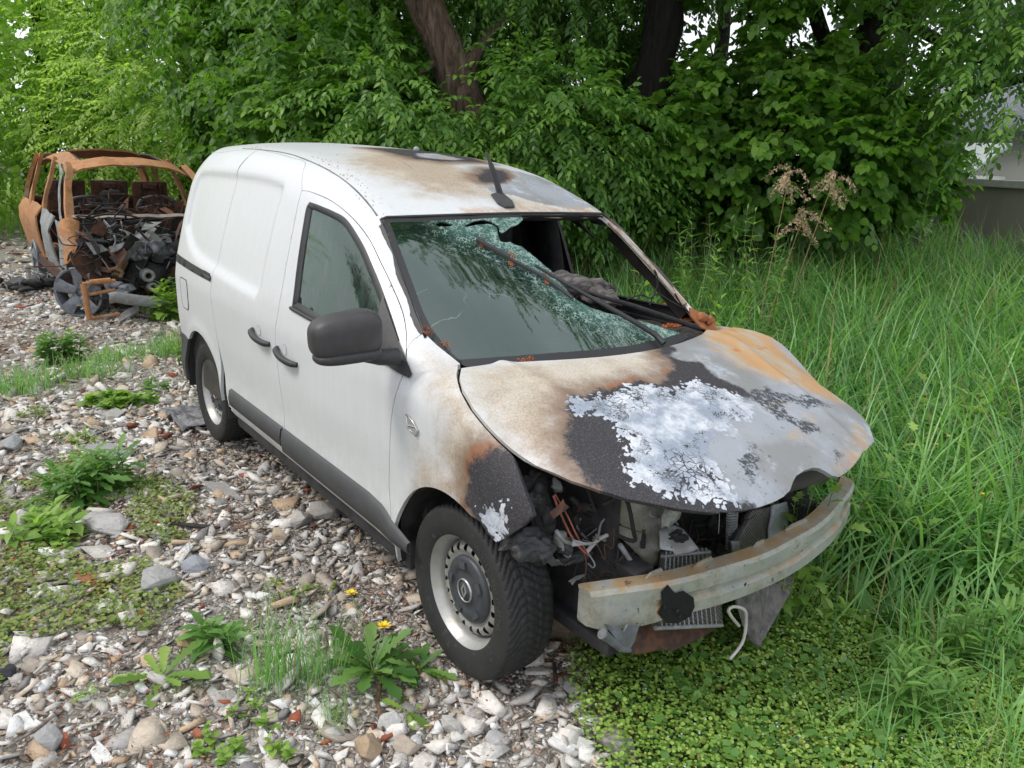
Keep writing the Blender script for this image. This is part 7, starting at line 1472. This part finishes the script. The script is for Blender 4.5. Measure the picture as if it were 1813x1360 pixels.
hb = empty('house'); tag(hb, 'pale house with a grey tiled roof half hidden by leaves beyond the concrete wall', 'house'); A = W3(1730, 250, 22); B = W3(2150, 260, 19)
wallbox('wall', A, B, 0, 2.6, 5, simple('pale_render', (.66, .66, .62), .9, .08, 2), hb); d = (B-A)/np.linalg.norm(B-A); nrm = np.array([-d[1], d[0], 0]); nrm = nrm if nrm@(CAM-A) > 0 else -nrm
mb = MB(); A2 = A-d*.4; B2 = B+d*.4; A2[2] = B2[2] = 0
mb.sheet([[A2+nrm*2.9+[0, 0, 2.5], B2+nrm*2.9+[0, 0, 2.5]], [A2-nrm*0+[0, 0, 4.3], B2+[0, 0, 4.3]]], .12); rt = NT('grey_roof_tiles', .7); wv = rt.t.nodes.new('ShaderNodeTexBrick'); wv.inputs['Scale'].default_value = 3; wv.inputs['Color1'].default_value = (.22, .24, .27, 1); wv.inputs['Color2'].default_value = (.28, .30, .33, 1); wv.inputs['Mortar'].default_value = (.10, .11, .12, 1); rt.t.links.new(rt.vec(), wv.inputs['Vector']); mb.build('roof', rt.out(wv.outputs[0]), hb)
sh = empty('garden_shed'); tag(sh, 'low white shed with a glazed lean-to roof behind the hanging branches', 'shed'); A = W3(1660, 260, 17); B = W3(1760, 262, 16.6)
wallbox('wall', A, B, 0, 1.75, 1.4, simple('white_boarding', (.72, .74, .70), .7, .05, 3), sh); mb = MB(); A[2] = B[2] = 0; d = (B-A)/np.linalg.norm(B-A); nrm = np.array([-d[1], d[0], 0]); nrm = nrm if nrm@(CAM-A) > 0 else -nrm
mb.sheet([[A+nrm*.9+[0, 0, 1.72], B+nrm*.9+[0, 0, 1.72]], [A-nrm*.7+[0, 0, 2.3], B-nrm*.7+[0, 0, 2.3]]], .05); mb.build('roof', simple('pale_sheet_roof', (.62, .68, .62), .35, .1, 3), sh)
# ================================================================== BURNT-OUT SUV BEHIND THE VAN
sv = empty('burnt_car', (-7.3, 0, 0)); tag(sv, 'rusty burnt-out car shell without bonnet or glass behind the white van at left', 'car')
SX = np.array([7.3, 0, 0])
def sq(u, v, x): return np.array(pl(u, v, 0, x))+SX        # photo point at world depth x, in the car's own frame
def smb(): return MB()
RU2 = scorched('orange_rust_sheet', (.27, .105, .04), (.46, .23, .10), (.34, .16, .075), (.44, .37, .29), .9, 3.4, 0, .60)
AGR = scorched('ash_grey_sheet', (.26, .27, .28), (.34, .35, .36), (.20, .21, .215), (.42, .42, .41), .75, 4, .1, .66)
AL = scorched('dull_burnt_alloy', (.20, .22, .26), (.27, .29, .33), (.16, .175, .20), (.33, .35, .39), .55, 7, .5, .72)
def strip(name, rows, m, th=.012, jit=.006, sm=True, seed=0, par=None):
    mb = MB(); mb.sheet(rows, th, sm); 
    if jit: mb.jitter(jit, 14, seed)
    return mb.build(name, m, par or sv)
def smooth_rows(rows, n=6): return [curve(r, n) for r in rows]
# roof: frame round the open sunroof. local x: header at -1.05, rear at -3.4
def rz(x, y): return 1.50+.17*(1-((x+2.3)/1.35)**2)*1.0-.10*(abs(y)/.62)**3-.02*y*y
g_f = [[(x+.10*(1-(y/.6)**2)*(x > -1.3), y, rz(x, y)) for y in np.linspace(-.62, .62, 13)] for x in np.linspace(-1.02, -1.40, 5)]
strip('roof_header', g_f, RU2, .02)
for s_ in (-1, 1): strip('roof_rail', [[(x, s_*y, rz(x, y)) for x in np.linspace(-1.06, -3.5, 14)] for y in (.46, .54, .61, .655)], RU2, .02)
strip('roof_rear', [[(x, y, rz(x, y)) for y in np.linspace(-.60, .60, 11)] for x in np.linspace(-2.5, -3.5, 6)], RU2, .02)
mb = MB(); mb.tube(curve([(-1.42, y, rz(-1.42, y)-.015) for y in np.linspace(-.46, .46, 7)], 3), .015, 6); mb.tube([(x, .46, rz(x, .46)) for x in np.linspace(-1.4, -2.5, 6)], .014, 6); mb.tube([(x, -.46, rz(x, .46)) for x in np.linspace(-1.4, -2.5, 6)], .014, 6); mb.jitter(.004, 20); mb.build('sunroof_rim', SOOT, sv)
# A-pillars, B, C, D pillars on both sides
def pillar(name, P, w_, dirn, m, th=.03, seed=0):
    C = curve(P, 5); W0, W1 = [.8*k for k in (w_ if hasattr(w_, '__len__') else (w_, w_))]; D = np.array(dirn, float); D /= np.linalg.norm(D); n = len(C); g = []
    for k in (-.5, -.2, .2, .5): g.append([C[i]+D*k*(W0+(W1-W0)*i/(n-1))+np.array([0, 0, 0]) for i in range(n)])
    return strip(name, g, m, th, .006, True, seed)
for s_ in (-1, 1):
    pillar('a_pillar', [(-.30, s_*.80, .96), (-.62, s_*.735, 1.22), (-.95, s_*.655, 1.44), (-1.12, s_*.63, 1.52)], (.11, .08), (.35, s_*1, .25), RU2, .035, 1)
    pillar('b_pillar', [(-1.75, s_*.86, .40), (-1.78, s_*.84, .95), (-1.85, s_*.72, 1.35), (-1.9, s_*.64, 1.58)], (.16, .09), (1, 0, 0), RU2, .04, 2)
    pillar('c_pillar', [(-2.75, s_*.88, .75), (-2.85, s_*.84, 1.0), (-2.95, s_*.72, 1.36), (-2.9, s_*.65, 1.60)], (.16, .10), (1, 0, 0), RU2, .04, 3)
    pillar('d_pillar', [(-3.65, s_*.80, .95), (-3.6, s_*.72, 1.3), (-3.45, s_*.62, 1.58)], (.22, .16), (1, s_*.3, 0), RU2, .05, 4)
    # rear quarter with its bulging haunch and the rear door skin
    g = []
    for z, y in ((.38, .86), (.55, .90), (.75, .93), (.88, .92), (1.0, .84)): g.append([(x, s_*(y-.05*max(0, (-3.2-x))/.5+.02*math.sin(x*3)), z) for x in np.linspace(-1.80, -3.75, 14)])
    strip('rear_quarter', g, RU2 if s_ > 0 else RU2, .02, .01, True, 5)
    # front door remains: ash-grey skin on the visible side
    g = []
    for z, y in ((.34, .87), (.50, .90), (.68, .925), (.84, .93), (.98, .86)): g.append([(x, s_*(y+.03*math.sin(2.2*x+z*3)), z) for x in np.linspace(-.62, -1.70, 9)])
    strip('front_door', g, AGR, .015, .014, True, 6)
    g = []
    for z in (.45, .62, .80, .94): g.append([(x, s_*(.90+.02*math.sin(5*x)), z-.05*max(0, x)) for x in np.linspace(-.55, -.28, 4)])
    strip('wing_stub', g, AGR, .012, .012, True, 7)
# bright scorched grey window frame strip along the pillar, near side
pillar('window_channel', [(-.42, -.86, .95), (-.80, -.80, 1.18), (-1.15, -.70, 1.42), (-1.5, -.66, 1.52)], (.05, .04), (.5, 0, .6), AGR, .02, 8)
# tailgate opening and parcel area
mb = MB(); mb.tube(curve([(-3.72, y, .98-.03*math.cos(y*2)) for y in np.linspace(-.72, .72, 7)], 3), .04, 8); mb.tube(curve([(-3.5, y, 1.56) for y in np.linspace(-.6, .6, 5)], 3), .03, 8); mb.jitter(.01, 12); mb.build('tailgate_frame', RUSTD, sv)
strip('rear_panel', [[(-3.78, y, z) for y in np.linspace(-.74, .74, 9)] for z in (.35, .6, .85, .97)], RUSTD, .02)
# floor, sills
mb = MB(); mb.box((-1.9, 0, .27), (3.6, 1.6, .05)); mb.box((-1.7, -.84, .30), (2.3, .09, .14), bev=.02); mb.box((-1.7, .84, .30), (2.3, .09, .14), bev=.02); mb.jitter(.006, 9); mb.build('floor_pan', RUSTD, sv)
# bulkhead (firewall) with scuttle cross-bar
strip('scuttle', [[(-.38+dx, y, z) for y in np.linspace(-.76, .76, 15)] for dx, z in ((.09, .975), (.02, 1.0), (-.09, .985), (-.11, .95))], scorched('scuttle_sheet', (.24, .17, .12), (.30, .27, .24), (.17, .15, .14), (.34, .22, .13), .8, 4, 0), .012, .008)
strip('bulkhead', [[(-.42+.05*math.sin(y*6+z*5), y, z) for y in np.linspace(-.74, .74, 17)] for z in (.28, .45, .6, .75, .88, .955)], INNER, .012, .02)
# seats: sprung steel frames and rusty backs
for sy in (-.42, .34):
    mb = MB(); x0 = -1.30
    mb.tube(curve([(x0, sy-.24, .75), (x0-.02, sy-.22, 1.02), (x0-.04, sy-.13, 1.13), (x0-.04, sy+.13, 1.13), (x0-.02, sy+.22, 1.02), (x0, sy+.24, .75)], 5), .022, 7)
    mb.tube(curve([(x0+.02, sy-.22, 1.0), (x0+.03, sy, 1.05), (x0+.02, sy+.22, 1.0)], 4), .016, 6); mb.tube([(x0, sy-.08, .8), (x0-.03, sy-.06, 1.12)], .008, 5); mb.tube([(x0, sy+.08, .8), (x0-.03, sy+.06, 1.12)], .008, 5); mb.jitter(.004, 20); mb.build('front_seat_frame', simple('blue_grey_burnt_steel', (.10, .105, .12), .7, .4, 15), sv)
for sy in (-.50, 0, .50):
    mb = MB(); mb.box((-2.35, sy, 1.0), (.05, .44, .56), bev=.02); mb.box((-2.31, sy-.12, 1.0), (.03, .02, .5)); mb.box((-2.31, sy+.12, 1.0), (.03, .02, .5)); mb.box((-2.31, sy, 1.22), (.05, .16, .07), bev=.01); mb.box((-2.31, sy, .9), (.04, .40, .03)); mb.jitter(.008, 12, int(sy*10)+9); mb.build('rear_seat_back', RUSTD, sv)
mb = MB(); lump(mb, (-2.25, .0, .98), .14, 4, .4, 3, (.5, 1, 1.3)); mb.build('seat_debris', CHARR, sv); mb = MB(); lump(mb, (-1.6, -.05, .80), .16, 8, .5, 3, (1, .7, .6)); mb.build('console_debris', CHARR, sv)
mb = MB(); mb.box((-.9, -.30, 1.02), (.40, .05, .03), rot=Matrix.Rotation(.6, 3, 'Y')); mb.tube([(-.62, -.25, .98), (-1.2, -.45, 1.10)], .012, 6); mb.build('steering_column', SOOT, sv)
# engine bay
def eng(name, L, m_, amp=.5, jit=.008):
    mb = MB()
    for i, (u, v, x, r, q) in enumerate(L): lump(mb, sq(u, v, x), r, i*5+len(L)*3, amp, 3, q)
    mb.jitter(jit, 30); return mb.build(name, m_, sv)
ASHY = scorched('ash_crusted_engine', (.07, .07, .075), (.13, .135, .15), (.24, .25, .28), (.45, .46, .50), .85, 11, 0, .66)
eng('engine', [(265, 440, -7.25, .22, (.9, 1.1, .55)), (290, 450, -7.3, .18, (1, 1.2, .6)), (240, 450, -7.2, .12, (1, 1, .6))], ASHY, .6, .012)
eng('gearbox', [(265, 490, -7.1, .20, (1, 1.2, .8)), (300, 500, -7.1, .18, (1, 1, .9)), (235, 500, -7.05, .10, (1, 1, 1))], CHARR, .5, .012)
eng('battery_tray', [(160, 440, -7.3, .10, (1, 1.4, .5)), (190, 430, -7.35, .12, (1, 1.4, .35)), (155, 420, -7.45, .08, (1, 1.5, .5))], SOOT, .5, .01)
eng('ash_heap', [(215, 520, -6.75, .07, (1, 1.6, .5)), (225, 510, -6.8, .06, (1, 1.4, .6)), (205, 505, -6.85, .05, (1, 1.4, .6))], ASHY, .6, .01)
mb = MB(); mb.tube(curve([sq(224, 448, -7.2), sq(215, 470, -7.05), sq(205, 490, -6.95)], 4), .05, 9); mb.tube(curve([sq(195, 480, -6.95), sq(205, 475, -6.9), sq(216, 482, -6.9), sq(214, 492, -6.9)], 4), .02, 7); mb.jitter(.006, 25); mb.build('intake_pipe', scorched('ochre_burnt_pipe', (.20, .12, .05), (.26, .18, .09), (.14, .08, .04), (.32, .26, .17), .8, 9, 0), sv)
for (u, v, r) in ((262, 488, .065), (270, 508, .05)):
    mb = MB(); c = sq(u, v, -6.88); mb.lathe([(r*.45, .0), (r*.5, .05), (r, .055), (r*1.05, .02), (r*1.05, -.08)], tuple(c), 'x', 20); mb.build('pump_housing', ASHMET, sv)
mb = MB(); mb.lathe([(.02, .05), (.05, .055), (.10, .05), (.105, .02), (.105, -.04)], tuple(sq(303, 508, -6.95)), 'x', 24); mb.build('pulley', SOOT, sv)
for k, (P, r, m_) in enumerate([([(185, 400, -7.5), (195, 408, -7.3), (205, 425, -7.15), (200, 440, -7.1)], .012, ASHMET), ([(205, 405, -7.4), (240, 415, -7.3), (280, 418, -7.3), (312, 412, -7.4)], .012, ASHMET), ([(168, 440, -7.1), (185, 465, -7.0), (200, 485, -6.95)], .007, ASHMET), ([(250, 425, -7.2), (300, 440, -7.2), (320, 430, -7.2)], .010, SOOT), ([(175, 445, -7.1), (180, 480, -7.0), (195, 495, -6.9)], .006, RUSTD), ([(230, 395, -7.5), (270, 388, -7.5), (310, 388, -7.5)], .006, SOOT)]):
    mb = MB(); mb.tube(curve([sq(*p) for p in P], 5), r, 6); mb.build('burnt_pipe', m_, sv)
rs = np.random.RandomState(23)
for nm, m_, cnt, rr in (('wire_tangle', CHARR, 22, (.004, .012)), ('grey_wire_tangle', ASHMET, 9, (.003, .007)), ('rusty_wire_tangle', RUSTD, 9, (.003, .007))):
    mb = MB()
    for i in range(cnt):
        P = [sq(rs.uniform(140, 330), rs.uniform(392, 515), rs.uniform(-7.45, -6.95))]
        for k in range(4): P.append(P[-1]+rs.randn(3)*[.07, .12, .06])
        mb.tube(curve(P, 3), rs.uniform(*rr), 5)
    tag(mb.build(nm, m_, sv), kind='stuff')
for nm, m_, cnt in (('ashen_scraps', ASHMET, 55), ('rusty_scraps', RUSTD, 40), ('sooted_scraps', SOOT, 60)):
    mb = MB()
    for i in range(cnt):
        c_ = sq(rs.uniform(145, 330), rs.uniform(395, 520), rs.uniform(-7.4, -6.9)); a = rs.randn(3)*.06; b_ = rs.randn(3)*.04; mb.sheet([[c_-a-b_, c_-b_], [c_-a+b_, c_+a+b_*.5]], .006, False)
    tag(mb.build(nm, m_, sv), kind='stuff')
mb = MB()
for i in range(40): p = np.array([-.55-.5*rs.rand(), rs.uniform(-.7, .7), .93+.10*rs.rand()]); a = rs.randn(3)*.07; b_ = rs.randn(3)*.04; mb.sheet([[p-a-b_, p-b_], [p-a+b_, p+a+b_*.5]], .008, False)
for i in range(16): p = np.array([-.5-.6*rs.rand(), rs.uniform(-.7, .7), .95+.1*rs.rand()]); mb.tube(curve([p, p+rs.randn(3)*.1, p+rs.randn(3)*.16], 4), .009, 5)
tag(mb.build('dashboard_remains', RUSTD, sv), kind='stuff')
# suspension tower and inner wing, rusty, at the near front corner
tw = [[sq(108, 388, -7.5), sq(122, 384, -7.5), sq(138, 392, -7.5)], [sq(105, 410, -7.35), sq(122, 408, -7.3), sq(140, 425, -7.3)], [sq(110, 432, -7.2), sq(125, 430, -7.15), sq(137, 436, -7.15)], [sq(115, 468, -7.1), sq(122, 468, -7.05), sq(130, 455, -7.05)]]
strip('strut_tower', tw, RU2, .015, .012)
strip('inner_wing', [[sq(125, 448, -7.0), sq(150, 450, -7.05), sq(175, 458, -7.1)], [sq(130, 470, -6.95), sq(160, 480, -7.0), sq(195, 492, -7.0)], [sq(150, 495, -6.9), sq(175, 505, -6.95), sq(200, 508, -6.95)]], RUSTD, .015, .012)
strip('wing_liner', [[sq(134, 425, -7.2), sq(150, 423, -7.2), sq(165, 428, -7.25)], [sq(135, 435, -7.15), sq(150, 440, -7.15), sq(165, 445, -7.2)]], SOOT, .01, .01)
# front cross member hanging down: rusty rectangular frame and the grey beam
mb = MB(); Pq = [sq(146, 503, -6.72), sq(203, 497, -6.72), sq(203, 513, -6.70), sq(150, 522, -6.70)]
for a, b, r in ((0, 1, .022), (3, 2, .02), (0, 3, .03)): mb.tube([Pq[a], Pq[b]], r, 4)
mb.tube([sq(148, 505, -6.72), sq(158, 566, -6.66)], .035, 4); mb.tube([sq(160, 563, -6.66), sq(212, 556, -6.68)], .022, 4); mb.tube([sq(158, 500, -6.72), sq(195, 496, -6.72)], .03, 4); mb.jitter(.004, 18); mb.build('front_frame', RU2, sv)
g = []
for u, v in [(194, 519), (205, 516), (225, 520), (250, 524), (280, 527), (310, 528), (340, 528), (380, 527)]: 
    g.append([sq(u, v, -6.66), sq(u, v+4, -6.60), sq(u, v+13, -6.60), sq(u, v+18, -6.64)])
strip('bumper_beam', g, ASHMET, .012, .004)
strip('lower_arm', [[sq(205, 560, -6.75), sq(225, 548, -6.75), sq(245, 540, -6.8)], [sq(210, 568, -6.7), sq(230, 560, -6.7), sq(248, 550, -6.75)]], ASHMET, .02, .01)
# wheels without tyres: five spokes
def alloy(loc, rz_=0):
    e = empty('wheel', loc, rz_); e.parent = sv; mb = MB(); mb.lathe([(.235, -.10), (.255, -.11), (.262, -.10), (.25, -.08), (.235, -.05), (.235, .08), (.26, .10)], (0, 0, 0), 'y', 40); mb.build('rim', AL, e); mb = MB(); mb.lathe([(.0, -.07), (.045, -.07), (.06, -.05), (.06, .0)], (0, 0, 0), 'y', 20)
    for k in range(5):
        a = 2*math.pi*k/5+.3; d = np.array([math.cos(a), 0, math.sin(a)]); t = np.array([-math.sin(a), 0, math.cos(a)])
        mb.sheet([[d*.04-t*.045+[0, -.06, 0], d*.04+[0, -.078, 0], d*.04+t*.045+[0, -.06, 0]], [d*.14-t*.05+[0, -.075, 0], d*.14+[0, -.10, 0], d*.14+t*.05+[0, -.075, 0]], [d*.245-t*.075+[0, -.085, 0], d*.245+[0, -.10, 0], d*.245+t*.075+[0, -.085, 0]]], .02)
    mb.jitter(.004, 20); mb.build('spokes', AL, e); return e
wq = sq(127, 512, -7.25); alloy((wq[0]+.05, -.80, .265), .85); 
for x_, y_, r_ in ((-2.65, -.80, 0), (0, .80, math.pi), (-2.65, .80, math.pi)):
    alloy((x_, y_, .262), r_)
# debris heap beside the wreck
c0 = gnd(60, 512); hp = empty('debris_heap', (c0[0], c0[1], 0)); tag(hp, 'heap of black and silver burnt scraps on the stones left of the rusty car', 'debris heap')
mb = MB(); rs = np.random.RandomState(9)
for i in range(26): lump(mb, (rs.randn()*.22, rs.randn()*.32, .03+.12*rs.rand()*max(0, 1-abs(rs.randn())*.3)), .05+.05*rs.rand(), i, .6, 2, (1, 1.4, .5))
tag(mb.build('scraps', CHARR, hp), kind='stuff'); mb = MB()
for i in range(30):
    p = np.array([rs.randn()*.2, rs.randn()*.3, .08+.16*rs.rand()]); a, b = rs.randn(3)*.05, rs.randn(3)*.05; mb.sheet([[p, p+a], [p+b, p+a+b]], .006)
for i in range(8): p = np.array([rs.randn()*.2, rs.randn()*.3, .1]); q = rs.randn(3)*.12; mb.tube(curve([p, p+q*.5+[0, 0, .08], p+q], 4), .006, 5)
tag(mb.build('silver_scraps', ASHMET, hp), kind='stuff')
strip('x', [[(0, 0, 0), (0, .01, 0)], [(.01, 0, 0), (.01, .01, 0)]], CHARR) if False else None
# grey crumpled plastic beside the van's rear wheel and under its arch
c0 = gnd(330, 745); cr_ = empty('crumpled_sheet', (c0[0], c0[1], 0)); tag(cr_, 'crumpled charred grey sheet lying against the van\'s rear wheel', 'crumpled sheet'); mb = MB(); g = []
for i in range(9): g.append([(-.24+.06*i, -.10+.045*j, .035+.03*math.sin(i*2.1+j)*math.cos(j*1.7)) for j in range(7)])
mb.sheet(g, .006, False); mb.jitter(.012, 30); mb.build('sheet', scorched('charred_grey_plastic', (.05, .05, .05), (.12, .12, .125), (.24, .24, .25), (.03, .03, .03), .7, 16, 0), cr_)
